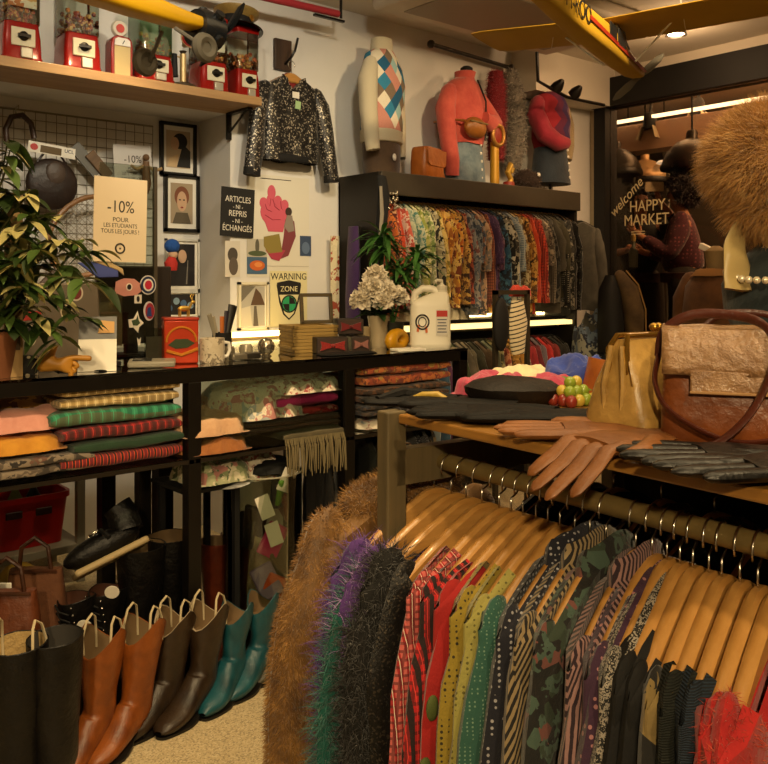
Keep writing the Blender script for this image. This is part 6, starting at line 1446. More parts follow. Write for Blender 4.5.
def hand_chain(V, E, key, wrist, d, palm_n, side, curl=0.5, s=1.0):
    """palm + five fingers growing from the wrist along d; side = direction of the thumb"""
    d = Vector(d).normalized(); n = Vector(palm_n).normalized(); sd = Vector(side).normalized(); w = Vector(wrist)
    V[key+'palm'] = (w+d*0.05*s, (0.028*s, 0.018*s)); E.append((key, key+'palm'))
    V[key+'kn'] = (w+d*0.085*s, (0.03*s, 0.014*s)); E.append((key+'palm', key+'kn'))
    for i, (o_, L_) in enumerate(((0.027, 0.068), (0.009, 0.078), (-0.009, 0.072), (-0.027, 0.056))):
        prev = key+'kn'; p_ = w+d*0.092*s+sd*o_*s; dd = d.copy()
        for j in range(3):
            k = f'{key}f{i}{j}'; V[k] = (p_.copy(), (0.0085-0.001*j)*s); E.append((prev, k)); prev = k
            dd = (dd+n*curl*(0.4+0.5*j)).normalized(); p_ = p_+dd*L_*0.42*s
    p_ = w+d*0.03*s+sd*0.03*s; prev = key+'palm'; dd = (d*0.6+sd*0.8).normalized()
    for j in range(3):
        k = f'{key}t{j}'; V[k] = (p_.copy(), (0.011-0.0015*j)*s); E.append((prev, k)); prev = k; dd = (dd+d*0.4+n*curl*0.4).normalized(); p_ = p_+dd*0.03*s
def person(label, loc, rz, arms, hair, top, trousers, hem=0.92, H=1.0, cuff_show=0.0, top_r=1.25, seed=0, head_turn=0.0):
    """+x = facing; arms: {side: (elbow, wrist, hand dir, palm normal, thumb side)}"""
    t = thing('person', label, 'person', loc, rz)
    V = {'pel': (Vector((0, 0, .95)), (.13, .10)), 'wai': (Vector((0.0, 0, 1.08)), (.115, .09)), 'che': (Vector((0.01, 0, 1.27)), (.13, .10)), 'nb': (Vector((0.0, 0, 1.40)), (.065, .06)), 'nk': (Vector((0.015, 0, 1.46)), .047),
         'jaw': (Vector((0.045, 0, 1.515)), (.058, .062)), 'hd': (Vector((0.025, 0, 1.585)), (.085, .078)), 'cr': (Vector((0.015, 0, 1.645)), (.062, .058)), 'nose': (Vector((0.118, 0, 1.555)), .011)}
    E = [('pel', 'wai'), ('wai', 'che'), ('che', 'nb'), ('nb', 'nk'), ('nk', 'jaw'), ('jaw', 'hd'), ('hd', 'cr'), ('hd', 'nose')]
    for s, sg in (('L', 1), ('R', -1)):
        el, wr, hd, pn, th = arms[s]
        V['sh'+s] = (Vector((0, sg*.165, 1.36)), .055); V['el'+s] = (Vector(el), .042); V['w'+s] = (Vector(wr), (.027, .022)); E += [('che', 'sh'+s), ('sh'+s, 'el'+s), ('el'+s, 'w'+s)]
        hand_chain(V, E, 'w'+s, wr, hd, pn, th)
        V['hip'+s] = (Vector((0, sg*.095, .88)), .09); V['kn'+s] = (Vector((0.02, sg*.10, .48)), .058); V['an'+s] = (Vector((0.0, sg*.10, .09)), .042); V['ft'+s] = (Vector((0.15, sg*.115, .04)), (.04, .028))
        E += [('pel', 'hip'+s), ('hip'+s, 'kn'+s), ('kn'+s, 'an'+s), ('an'+s, 'ft'+s)]
    bo = skinned('body', V, E, 'pel', SKIN, t)
    for sg in (-1, 1):
        MB().ball((0.108, sg*0.03, 1.585), (0.006, 0.012, 0.007), 10, 6).build('eye', M('eye_dark', '#1a120d', 0.3), t)
        MB().ball((0.02, sg*0.083, 1.565), (0.02, 0.01, 0.032), 10, 6).build('ear', SKIN, t)
    MB().ball((0.104, 0, 1.515), (0.008, 0.022, 0.006), 10, 6).build('mouth', M('lips', '#8a4038', 0.4), t)
    # clothing follows the same skeleton
    T = {'pel': (Vector((0, 0, hem+0.03)), (.165, .14)), 'wai': (Vector((0, 0, 1.08)), (.18, .155)), 'che': (Vector((0.005, 0, 1.27)), (.175, .145)), 'nb': (Vector((0.0, 0, 1.40)), (.085, .08))}
    TE = [('pel', 'wai'), ('wai', 'che'), ('che', 'nb')]
    for s, sg in (('L', 1), ('R', -1)):
        el, wr = Vector(arms[s][0]), Vector(arms[s][1])
        T['sh'+s] = (V['sh'+s][0], .092); T['el'+s] = (el, .075); T['w'+s] = (el.lerp(wr, 0.93-cuff_show), .046); TE += [('che', 'sh'+s), ('sh'+s, 'el'+s), ('el'+s, 'w'+s)]
    so = skinned('sweater', T, TE, 'pel', top, t)
    MB().lathe([(.14, hem-0.03), (.165, hem-0.025), (.168, hem+.045), (.14, hem+.05)], n=28, sx=1.0, sy=1.08).build('hem_band', M('knit_hem', '#3a2018', 0.9), so)
    L_ = {'pel': (Vector((0, 0, .95)), (.145, .12)), 'top': (Vector((0, 0, 1.07)), (.135, .115))}; LE = [('pel', 'top')]
    for s in 'LR':
        for k, r in (('hip', .115), ('kn', .095), ('an', .085)): L_[k+s] = (V[k+s][0], r)
        LE += [('pel', 'hip'+s), ('hip'+s, 'kn'+s), ('kn'+s, 'an'+s)]
    skinned('trousers', L_, LE, 'pel', trousers, t)
    for s in 'LR': MB().ball(V['an'+s][0]+Vector((0.06, 0, -0.045)), (.13, .05, .05), 14, 8).build('shoe', G['black'], t)
    hb = MB().ball((-0.02, 0, 1.62), (hair[0], hair[0], hair[1]), 20, 12)
    ho = hb.build('hair', hair[2], t)
    if hair[3]:
        MB().strands(sample(hb, hair[3], keep=lambda p: not (p.x > 0.05 and p.z < 1.63)), 0.05, 0.012, 0.9, 0.2).build('curls', hair[2], ho)
    return t
ZF = 0.45
HAIR = fur_mat('dark_curls', '#140c0c', '#2a1716', '#3d2220', 40)
# woman
wp = P(683, 283, 6.55); wp.z = ZF+0.0
d = c2r(-0.93, 0.30); rzw = math.atan2(d.y, d.x)
wt = person('person with dark curly hair in a maroon patterned sweater, standing behind the glass facing left', wp, rzw,
  {'L': ((0.10, 0.22, 1.10), (0.30, 0.14, 1.25), (0.75, -0.1, 0.7), (-0.3, -1, 0), (-0.6, 0, 0.8)), 'R': ((0.08, -0.24, 1.10), (0.28, -0.16, 1.14), (1, 0.2, 0.3), (0, 0.8, -0.4), (0, 0.3, 1))},
  (0.125, 0.135, HAIR, 2600), F('maroon_pattern', 'dots', ['#4a1a28', '#8a4a52'], 0.62), M('dark_trousers', '#1f1a14', 0.8), hem=0.93)
# person in black taking a picture
mp_ = P(640, 283, 6.95); mp_.z = ZF-0.02
d = c2r(-0.15, -1.0); rzm = math.atan2(d.y, d.x)
mt = person('person in a black sweater raising one hand before the face, behind the lettered glass', mp_, rzm,
  {'L': ((0.14, 0.32, 1.33), (0.26, 0.11, 1.55), (0.1, -0.3, 1), (-0.2, -0.8, 0), (-0.8, 0.5, 0)), 'R': ((0.04, -0.29, 1.14), (0.24, -0.15, 1.17), (0.8, 0.3, 0.2), (0, 0.3, -1), (0, 0.9, 0.3))},
  (0.098, 0.10, fur_mat('short_dark_hair', '#120d0a', '#1f1712', '#2a2018'), 500), F('black_sweater', 'solid', ['#0c0b0b', '#171515']), M('brown_trousers', '#30261b', 0.8), hem=0.95, cuff_show=0.3)
cr_ = math.cos(rzm); sr_ = math.sin(rzm)
def ml(x, y, z): return Vector((mp_.x+cr_*x-sr_*y, mp_.y+sr_*x+cr_*y, mp_.z+z))
ph_ = thing('phone', 'pale phone held up by the person in black', 'phone', ml(0.33, 0.06, 1.66), rzm); MB().box((0, 0, 0), (0.012, 0.14, 0.075)).build('body', M('phone_pale', '#cbb894', 0.4), ph_, bevel=0.004)
bt = thing('glass_bottle', 'small clear bottle with a yellow stopper held by the person in black', 'bottle', ml(0.36, -0.10, 1.04), rzm)
MB().lathe([(0.001, 0), (0.035, 0), (0.036, 0.12), (0.014, 0.16), (0.014, 0.2), (0.001, 0.2)], n=18).build('body', M('bottle_pale', '#6f7366', 0.15), bt); MB().lathe([(0.001, 0.2), (0.016, 0.2), (0.022, 0.24), (0.016, 0.27), (0.001, 0.275)], n=14).build('stopper', M('stopper', '#c0a058', 0.4), bt)
# lettering on the pane
lt = thing('window_lettering', 'cream painted words welcome happy market on the dark framed glass', 'lettering', PU(640, 210, UR-0.0))
def glass_text(s, px, py, size, sx=1.0, roll=0.0, shear=0.0):
    p = PU(px, py, UR-0.004)-lt.location
    # the pane faces -u; reading direction is -v
    o = text(s, size, M('letter_cream', '#c9b88e', 0.6), lt, 'lettering', p, (0, 0, 0), 0.001, sx=sx, shear=shear)
    R_ = Matrix.Rotation(-PI/2, 4, 'Z') @ Matrix.Rotation(PI/2, 4, 'X') @ Matrix.Rotation(roll, 4, 'Z')
    o.rotation_euler = R_.to_euler(); return o
glass_text('HAPPY', 647, 206, 0.115, 0.85); glass_text('MARKET', 646, 220, 0.115, 0.85); glass_text('welcome', 626, 198, 0.10, 0.95, 0.75, 0.3)
for yy in (231.5, 234): 
    p = PU(638, yy, UR-0.004)-lt.location; MB().box(p, (0.002, 0.11, 0.006)).build('underline', M('letter_cream', '#c9b88e', 0.6), lt, smooth=False)

# pendant lamps
def pendant(px, py, D, r, label, col='#3a342c', glow=False):
    p = P(px, py, D); t = thing('pendant_lamp', label, 'lamp', p, group='dome pendant lamps behind the glass'); 
    MB().lathe([(r, 0.0), (r*1.02, 0.012), (r*0.98, 0.05), (r*0.82, r*0.55), (r*0.5, r*0.85), (r*0.2, r*0.95), (r*0.2, r*1.15), (0.03, r*1.25), (0.001, r*1.25)], n=32, cap=False).build('shade', M('pendant_'+col[1:], col, 0.35, 0.4), t)
    MB().lathe([(r*1.06, -0.03), (r*1.08, -0.01), (r*1.04, 0.015)], n=32, cap=False).build('rim', M('pendant_rim', '#15120f', 0.4), t)
    MB().cyl((0, 0, r*1.2), (0, 0, ZC-p.z), 0.008, n=8).build('cord', G['black'], t)
    if glow: MB().ball((0, 0, r*0.3), 0.04, 10, 8).build('bulb', M('warm_bulb', '#ffe0a8', 0.4, emit='#ffcf8a', es=8), t)
    return t
pendant(616, 172, 6.75, 0.19, 'dark dome pendant lamp behind the glass, next to the left frame')
pendant(645, 180, 7.7, 0.19, 'beige dome pendant lamp behind the glass, between the two dark ones', '#b59468')
pendant(692, 166, 6.6, 0.22, 'dark dome pendant lamp behind the glass, nearest the big fur hat')
# framework and spotlights beyond
t = thing('metal_stand', 'pale metal post with a cross bar behind the glass', 'frame stand', (0, 0, 0)); a = P(668, 130, 7.3); t.location = (a.x, a.y, ZF)
MP = M('post_pale', '#8a8272', 0.4, 0.4); MB().cyl((0, 0, 0), (0, 0, a.z-ZF), 0.016, n=12).build('post', MP, t)
b2 = P(634, 141, 7.3); MB().cyl(Vector((0, 0, a.z-ZF-0.06)), b2-Vector((a.x, a.y, ZF)), 0.012, n=10).build('cross_bar', MP, t); MB().cyl(b2-Vector((a.x, a.y, ZF)), Vector((b2.x-a.x, b2.y-a.y, 0)), 0.012, n=10).build('post', M('post_dim', '#4a443a', 0.4, 0.4), t)
def track(px, py, D, label):
    p = P(px, py, D); t = thing('track_spotlight', label, 'lamp', p, group='track spotlights behind the glass')
    MB().tube([(0, 0, 0.02), (0.02, 0, 0.16), (0.06, 0, 0.25)], 0.012, 8).build('arm', G['black'], t)
    MB().lathe([(0.03, 0.08), (0.05, 0.05), (0.06, -0.06), (0.05, -0.06)], n=16).build('head', G['black'], t)
    for s in (-1, 1): MB().prism([(-0.05, -0.06), (0.05, -0.06), (0.075, -0.17), (-0.075, -0.17)], 0.006, R=RX(0.35*s), c=(0, s*0.03, 0.02)).build('barn_door', M('barn_cream', '#a8997a', 0.5), t)
track(650, 122, 7.0, 'track spotlight with cream flaps behind the glass, left one'); track(698, 108, 6.9, 'track spotlight with cream flaps behind the glass, beside the fur hat')
for i, (px, py) in enumerate(((628, 155), (664, 163))):
    p = P(px, py, 7.5); t = thing('disc_light', ('small pale disc light between the left and middle pendant lamps', 'small pale disc light beside the pale metal post')[i], 'light', p)
    MB().lathe([(0.001, 0.03), (0.05, 0.02), (0.07, 0), (0.05, -0.01), (0.001, -0.012)], n=18).build('disc', M('disc_glow', '#e8e0d0', 0.4, emit='#ffe8c8', es=1.2), t); MB().cyl((0, 0, 0.02), (0, 0, ZC-p.z), 0.005, n=6).build('cord', G['black'], t)

# ================= coats near the glass =================
SHG = F('shearling', 'solid', ['#4a2c12', '#6d4520'], 0.6, sheen=0.1)
sp_ = P(716, 283, 5.1); t = thing('coat_mannequin', 'headless beige mannequin in a brown shearling coat right of the curly haired person', 'mannequin', (sp_.x, sp_.y, 0), math.atan2(*(c2r(1, 0.5).yx)))
def hz2(x): return -0.10*(abs(x)/0.2)**1.2
torso([(0.85, 0, 0, 0.16, 0.25), (1.0, 0, 0, 0.155, 0.24), (1.2, 0, 0, 0.15, 0.225), (1.33, 0, 0, 0.13, 0.215), (1.39, 0, 0, 0.10, 0.16), (1.425, 0, 0, 0.07, 0.09)], SHG, 'coat', t, wr=0.01)
for s in (-1, 1): limb([(0, s*0.19, 1.37), (0.0, s*0.245, 1.25), (0.02, s*0.265, 1.05), (0.03, s*0.26, 0.86)], [0.06, 0.075, 0.07, 0.065], SHG, 'sleeve', t, wr=0.01)
torso([(1.39, 0, 0, 0.125, 0.16), (1.425, 0, 0, 0.105, 0.12), (1.435, 0, 0, 0.08, 0.09), (1.40, 0, 0, 0.07, 0.08)], M('shearling_collar', '#8a6234', 0.9), 'collar', t, wr=0.006, cap=False)
torso([(1.38, 0, 0, 0.055, 0.06), (1.46, 0.0, 0, 0.052, 0.056), (1.54, 0.0, 0, 0.062, 0.066), (1.57, 0, 0, 0.02, 0.02)], M('mannequin_linen', '#8a744e', 0.8), 'neck', t, wr=0)
MB().box((-0.02, 0.06, 1.56), (0.03, 0.08, 0.035), RX(0.4)).build('neck_label', G['paper'], t, bevel=0.003)
MB().cyl((0, 0, 0.01), (0, 0, 0.9), 0.018).build('pole', G['black_metal'], t); MB().lathe([(0.001, 0), (0.16, 0), (0.15, 0.015), (0.001, 0.02)], n=24).build('base', G['black_metal'], t)
# brown coat with piping on a stand left of the woman
cp_ = P(618, 283, 5.6); t = thing('brown_coat', 'dark brown coat with pale piping on a stand left of the curly haired person', 'coat', (cp_.x, cp_.y, 0), math.atan2(*(c2r(1, 0.1).yx)))
BCO = F('brown_coat_cloth', 'solid', ['#3a2a14', '#5a4526'], 0.8, sheen=0)
torso([(0.9, -.05, 0, 0.08, 0.10), (1.1, -0.05, 0, 0.08, 0.10), (1.3, -0.06, 0, 0.065, 0.08), (1.40, -0.05, 0, 0.03, 0.04)], G['black'], 'body', t, wr=0.008)
limb([(0.0, -0.02, 1.40), (0.06, -0.03, 1.30), (0.095, -0.03, 1.15), (0.10, -0.03, 1.0)], [0.04, 0.065, 0.07, 0.06], BCO, 'sleeve', t, wr=0.006)
MB().tube([(0.03, -0.06, 1.43), (0.105, -0.075, 1.34), (0.155, -0.075, 1.18), (0.16, -0.07, 1.0)], 0.005, 6).build('piping', M('coat_piping', '#8a6a38', 0.7), t)
MB().cyl((0, 0, 0.01), (0, 0, 0.95), 0.016).build('pole', G['black_metal'], t); MB().lathe([(0.001, 0), (0.16, 0), (0.15, 0.015), (0.001, 0.02)], n=24).build('base', G['black_metal'], t)

# ================= model planes =================
YEL = M('plane_yellow', '#a8821c', 0.5, 0, 0.06, 6); YELB = M('plane_yellow_bright', '#c99a10', 0.4, 0, 0.06, 6)
PRED = M('plane_red', '#8a2410', 0.45); PDK = M('plane_dark', '#1c1e20', 0.25); PGR = M('plane_grey', '#6a665c', 0.5, 0.3)
def plane(label, nose, head, mat, cowl=False, wing=True, gear=False, scale=1.0, letters=None, wing_x=-0.30, spanL=0.62, spanR=0.9):
    d = c2r(*head); t = thing('model_airplane', label, 'model airplane', nose, math.atan2(d.y, d.x))
    t.scale = (scale,)*3
    def ring(x, w, zt, zb):
        w *= .72; zm = (zt+zb)/2; zt = zm+(zt-zm)*.75+.01; zb = zm+(zb-zm)*.75+.01
        return [Vector((x, w*math.copysign(abs(math.cos(q))**.45, math.cos(q)), (zt+zb)/2+(zt-zb)/2*math.copysign(abs(math.sin(q))**.55, math.sin(q)))) for q in [2*PI*i/24 for i in range(24)]]
    MB().loft([ring(-1.7, 0.008, 0.07, 0.04), ring(-1.3, 0.03, 0.085, 0.01), ring(-0.8, 0.055, 0.11, -0.02), ring(-0.45, 0.06, 0.115, -0.025), ring(-0.25, 0.056, 0.075, -0.02), ring(-0.08, 0.05, 0.055, -0.012), ring(0.0, 0.042 if not cowl else 0.055, 0.045, 0.0)]).build('fuselage', mat, t)
    if wing:
        for sg, sp in ((1, spanL), (-1, spanR)):
            b = MB(); rs = []
            for k, y in enumerate((0.0, sp*0.9, sp)):
                c = 0.15 if k < 2 else 0.135
                rs.append([Vector((wing_x+c*math.cos(q)+(0.02 if math.cos(q) > 0 else 0), sg*y, 0.135+0.016*math.sin(q)*(1 if math.sin(q) > 0 else .4)+0.03*y/sp)) for q in [2*PI*i/20 for i in range(20)]])
            b.loft(rs); b.build('wing', mat, t)
            MB().tube([(wing_x+0.05, sg*0.06, 0.02), (wing_x+0.02, sg*0.2, 0.14)], 0.004, 6).build('strut', G['white'], t)
        for x0, x1 in ((-0.52, -0.44), (-0.42, -0.33)):
            for sg in (-1, 1): MB().prism([(x0, 0.045), (x1, 0.045), (x1-0.005, 0.098), (x0, 0.104)], 0.004, c=(0, sg*0.044, 0)).build('window', PDK, t)
        MB().prism([(-0.33, 0.04), (-0.24, 0.07), (-0.33, 0.11)], 0.075).build('windscreen', PDK, t)
        MB().prism([(-0.30, 0.12), (-0.26, 0.07), (-0.40, 0.11), (-0.4, 0.12)], 0.07).build('canopy_frame', PGR, t)
    for sg in ((-1, 1) if letters else ()):
        MB().prism([(-0.74, 0.04), (-0.05, 0.012), (-0.02, 0.02), (-0.05, 0.026), (-0.74, 0.056)], 0.003, c=(0, sg*0.0445, 0.01)).build('side_stripe', PRED, t)
    MB().prism([(-1.72, 0.05), (-1.5, 0.08), (-1.6, 0.26), (-1.7, 0.28)], 0.012).build('tail_fin', mat, t)
    for sg in (1, -1): MB().prism([(-1.72, 0), (-1.5, 0), (-1.53, 0.28), (-1.68, 0.28)], 0.01, R=RX(-sg*PI/2), c=(0, 0, 0.07)).build('tail_plane', mat, t)
    if letters:
        text(letters, 0.085, PDK, t, 'registration', (-0.85, -0.0425, 0.06), (PI/2, 0, 0), 0.0005, sx=0.9)
    if cowl:
        MB().lathe([(0.056, 0), (0.062, 0.03), (0.058, 0.08), (0.03, 0.095), (0.001, 0.095)], c=(-0.02, 0, 0.022), n=24, R=RY(PI/2)).build('cowl', PDK, t)
        for k in range(5): q = 2*PI*k/5; MB().cyl((0.03, 0.04*math.cos(q), 0.022+0.04*math.sin(q)), (0.03, 0.075*math.cos(q), 0.022+0.075*math.sin(q)), 0.016, n=10).build('engine_cylinder', PDK, t)
    pr = MB(); pr.lathe([(0.001, 0.03), (0.014, 0.01), (0.018, 0)], c=(0.08 if cowl else 0.0, 0, 0.022), n=14, R=RY(PI/2)); 
    pr.build('spinner', PDK if cowl else PGR, t)
    R_ = RX(0.9)
    for sg in (1, -1):
        b = MB(); pts = [Vector((0.09 if cowl else 0.015, 0, 0)), Vector((0.095 if cowl else 0.02, 0, sg*0.05)), Vector((0.09 if cowl else 0.018, 0, sg*0.105)), Vector((0.088 if cowl else 0.016, 0, sg*0.13))]
        b.tube([R_ @ p_ + Vector((0, 0, 0.022)) for p_ in pts], [0.008, 0.017, 0.015, 0.004], 8, 0.3, up=(0, 0.7, 0.5)); b.build('propeller_blade', PDK if cowl else PGR, t)
    for sg in ((1, -1) if gear else ()):
        MB().tube([(-0.12, sg*0.03, -0.01), (-0.09, sg*0.125, -0.075)], 0.006, 6).build('gear_leg', PGR, t)
        w_ = MB().tube([(-0.10+0.028*math.cos(q), sg*0.135, -0.08+0.028*math.sin(q)) for q in [2*PI*i/18 for i in range(19)]], 0.016, 8, cap=False).lathe([(0.001, -0.008), (0.024, -0.008), (0.024, 0.008), (0.001, 0.008)], (-0.10, sg*0.135, -0.08), 16, RX(PI/2)); w_.build('wheel', M('tyre_grey', '#5a564c', 0.6), t)
    for x, y in ((wing_x, 0.25), (wing_x, -0.25), (-1.4, 0)):
        MB().cyl((x, y, 0.1), (x, y*0.7, (ZC-nose.z)/scale), 0.0012, n=5).build('hanging_wire', G['white'], t)
    return t
n1 = P(637, 82, 3.98)
plane('yellow model airplane with lettered side hanging below the ceiling right of the rod', n1, (0.516, 0.857), YEL, letters='M-ROO', scale=1.15, spanL=0.53, spanR=1.0)
n2 = P(200, 36, 3.15)
plane('second yellow model airplane with black engine hanging before the candy machines', n2, (0.60, 0.80), YELB, cowl=True, gear=True, scale=1.2, spanL=0.5, spanR=0.5, wing_x=-0.7)
# ================= things on the glass counter =================
ZC0 = ZT+0.0045; ZD = 1.066
def onc(px, v, z=ZC0): p = PV(px, 300, v); return Vector((p.x, v, z))
YAW = -TH*0.8   # turned towards the camera
# white detergent jug
JW = M('jug_white', '#d8d2c0', 0.35)
t = thing('white_jug', 'white plastic jug with pump cap, round emblem and red label on the glass counter', 'jug', onc(430, 2.67), -TH)
def rr_ring(w, d, z, k=1.0, r=.35, ox=0.0): return [Vector((ox+w*k*math.copysign(abs(math.cos(q))**r, math.cos(q)), d*k*math.copysign(abs(math.sin(q))**r, math.sin(q)), z)) for q in [2*PI*i/36+PI/36 for i in range(36)]]
MB().loft([rr_ring(.088, .06, 0, .94), rr_ring(.088, .06, .012), rr_ring(.089, .06, .02), rr_ring(.086, .058, .025), rr_ring(.086, .058, .175), rr_ring(.08, .054, .195), rr_ring(.06, .04, .215, ox=.02), rr_ring(.035, .03, .232, ox=.04, r=.6), rr_ring(.024, .024, .236, ox=.05, r=1), rr_ring(.024, .024, .245, ox=.05, r=1)]).build('body', JW, t)
MB().tube([(-.07, 0, .185), (-.062, 0, .232), (-.03, 0, .252), (.01, 0, .25), (.035, 0, .232)], [.017, .016, .016, .016, .018], 12).build('handle', JW, t)
MB().lathe([(.022, .243), (.024, .246), (.024, .262), (.012, .266), (.01, .272), (.001, .273)], (.05, 0, 0), 18).tube([(.05, 0, .268), (.05, 0, .285), (.03, -.012, .287), (.02, -.02, .28)], .007, 8).build('pump_cap', M('cap_white', '#cfc8b4', .4), t)
em = MB().tube([(-.035+.027*math.cos(q), -.0605, .112+.03*math.sin(q)) for q in [2*PI*i/28 for i in range(29)]], .0035, 6, cap=False).build('emblem', DKP, t)
MB().tube([(-.035+.016*math.cos(q), -.0605, .112+.02*math.sin(q)) for q in [2*PI*i/20 for i in range(21)]], .0022, 6, cap=False).build('emblem_inner', DKP, em)
MB().prism([(-.055, .10), (-.045, .10), (-.05, .07), (-.06, .072)], .001, c=(0, -.0605, 0)).prism([(-.025, .092), (-.015, .096), (-.012, .068), (-.022, .066)], .001, c=(0, -.0605, 0)).build('emblem_orange', M('emblem_orange', '#c8642a', .5), em)
lb = MB().box((.047, -.0603, .11), (.05, .001, .11)).build('label', M('label_pale', '#cfcac0', .5), t, smooth=False)
MB().box((.047, -.0609, .147), (.046, .001, .026)).build('label_head', M('label_red', '#b02a24', .5), lb, smooth=False)
for i in range(5): MB().box((.047, -.0609, .122-.013*i), (.04-.006*(i % 2), .001, .004)).build('print_line', M('ink_blue', '#2a3350', .6), lb, smooth=False)
# yellow gourd shaped bottle
t = thing('yellow_roller', 'yellow round ornament with a dark hole beside the white jug', 'ornament', onc(397, 2.72), 0.4)
MB().tube([(.04*math.cos(q), .0, .045+.036*math.sin(q)) for q in [2*PI*i/28 for i in range(29)]], .026, 12, cap=False, ).xf(Matrix.Diagonal((1.35, 1, .8, 1))).build('body', M('bright_yellow', '#c58f14', .35), t)
o = MB().box((0, 0, .006), (.13, .07, .011)).build('white_tile', G['paper'], loc=onc(408, 2.60), rot=(0, 0, -.2), bevel=.002); tag(o, 'flat white card pad lying before the white jug', 'pad')
# vase with white flowers
vp = onc(378, 2.84); t = thing('flower_vase', 'cream ceramic vase of white peonies on the glass counter', 'vase', vp)
MB().lathe([(.001, 0), (.036, 0), (.042, .03), (.04, .09), (.046, .135), (.042, .135), (.034, .09), (.001, .02)], n=28).build('vase', M('vase_cream', '#a8987a', .4), t)
def peony(c, r, par, sd):
    rn = random.Random(sd); b = MB()
    for k in range(60):
        z = 1-2*(k+.5)/60; a = k*2.39996; d = Vector((math.sqrt(1-z*z)*math.cos(a), math.sqrt(1-z*z)*math.sin(a), z))
        if d.z < -.5: continue
        u = d.orthogonal().normalized(); w = d.cross(u); an = rn.uniform(0, 6.28); u, w = u*math.cos(an)+w*math.sin(an), w*math.cos(an)-u*math.sin(an); rr_ = r*rn.uniform(.55, 1.0)
        def f(a_, b_): x, y = a_*2-1, b_*2-1; return Vector(c)+d*(rr_*(.72+.30*(x*x+y*y))+.005*math.sin(7*x+k))+(u*x*(1-.3*y*y)+w*y*(1-.3*x*x))*r*.52
        b.grid(f, 4, 4)
    b.ball(c, r*.5, 10, 8); return b.build('flower', M('peony_white', '#e0d6c2', .7), par)
for i, (x, y, z, r) in enumerate(((-.055, -.03, .25, .055), (.0, .02, .30, .06), (.055, .03, .255, .05), (.01, -.06, .235, .045), (.085, -.03, .215, .05), (-.09, .0, .20, .05), (-.03, -.07, .195, .045), (.04, .08, .29, .04))): peony((x*1.05, y, z), r*.8, t, i)
lf = MB(); rn = random.Random(4)
def leaf(b, p, d, L, w, bend=.5, up=Vector((0, 0, 1)), fold=.25):
    d = Vector(d).normalized(); s = d.cross(up); s = s.normalized() if s.length > .05 else Vector((1, 0, 0)); n = s.cross(d)
    def f(a, c):
        y = (c-.5)*2; ww = w*math.sin(PI*min(1, a*.97+.03))**.8*(1-.25*a); q = Vector(p)+d*(L*a)+s*(y*ww)+n*(abs(y)*ww*fold); q.z -= bend*L*a*a; return q
    b.grid(f, 7, 2)
for k in range(60):
    a = rn.uniform(0, 6.28); leaf(lf, (.02*math.cos(a), .02*math.sin(a), .13+rn.random()*.06), (math.cos(a), math.sin(a), rn.uniform(.1, .9)), rn.uniform(.07, .13), .02, .4)
lf.build('leaves', M('leaf_green', '#27431c', .5, 0, .3), t)
# green palm bundle behind
gp = onc(392, 2.93); t = thing('palm_plant', 'spiky green palm fronds behind the white peonies', 'plant', gp)
MB().lathe([(.001, 0), (.05, 0), (.055, .10), (.05, .10), (.001, .09)], n=20).build('pot', M('pot_dark', '#2a2a20', .6), t)
fb = MB(); rn = random.Random(9)
for (bx_, bz, n_, L) in ((-.05, .50, 60, .17), (.15, .42, 60, .16), (.03, .36, 50, .16)):
    fb.tube([(0, 0, .08), (bx_*.6, 0, bz*.7), (bx_, 0, bz)], .006, 6)
    for k in range(n_):
        a = rn.uniform(0, 6.28); e = rn.uniform(-.5, 1.1); leaf(fb, (bx_+rn.uniform(-.012, .012), rn.uniform(-.02, .02), bz-rn.random()*.10), (math.cos(a), math.sin(a)*.8, e), L*rn.uniform(.6, 1.1), .013, .45)
fb.build('fronds', M('palm_green', '#3a6428', .5, 0, .35, 14), t)
t = thing('ribbed_cup', 'small ribbed beige cup beside the peony vase', 'cup', onc(362, 2.78))
MB().lathe([(.001, 0)]+[(.034+.0015*(i % 2), .004+.0075*i) for i in range(13)]+[(.031, .094), (.001, .06)], n=26).build('body', M('cup_beige', '#8f7d5c', .6), t)
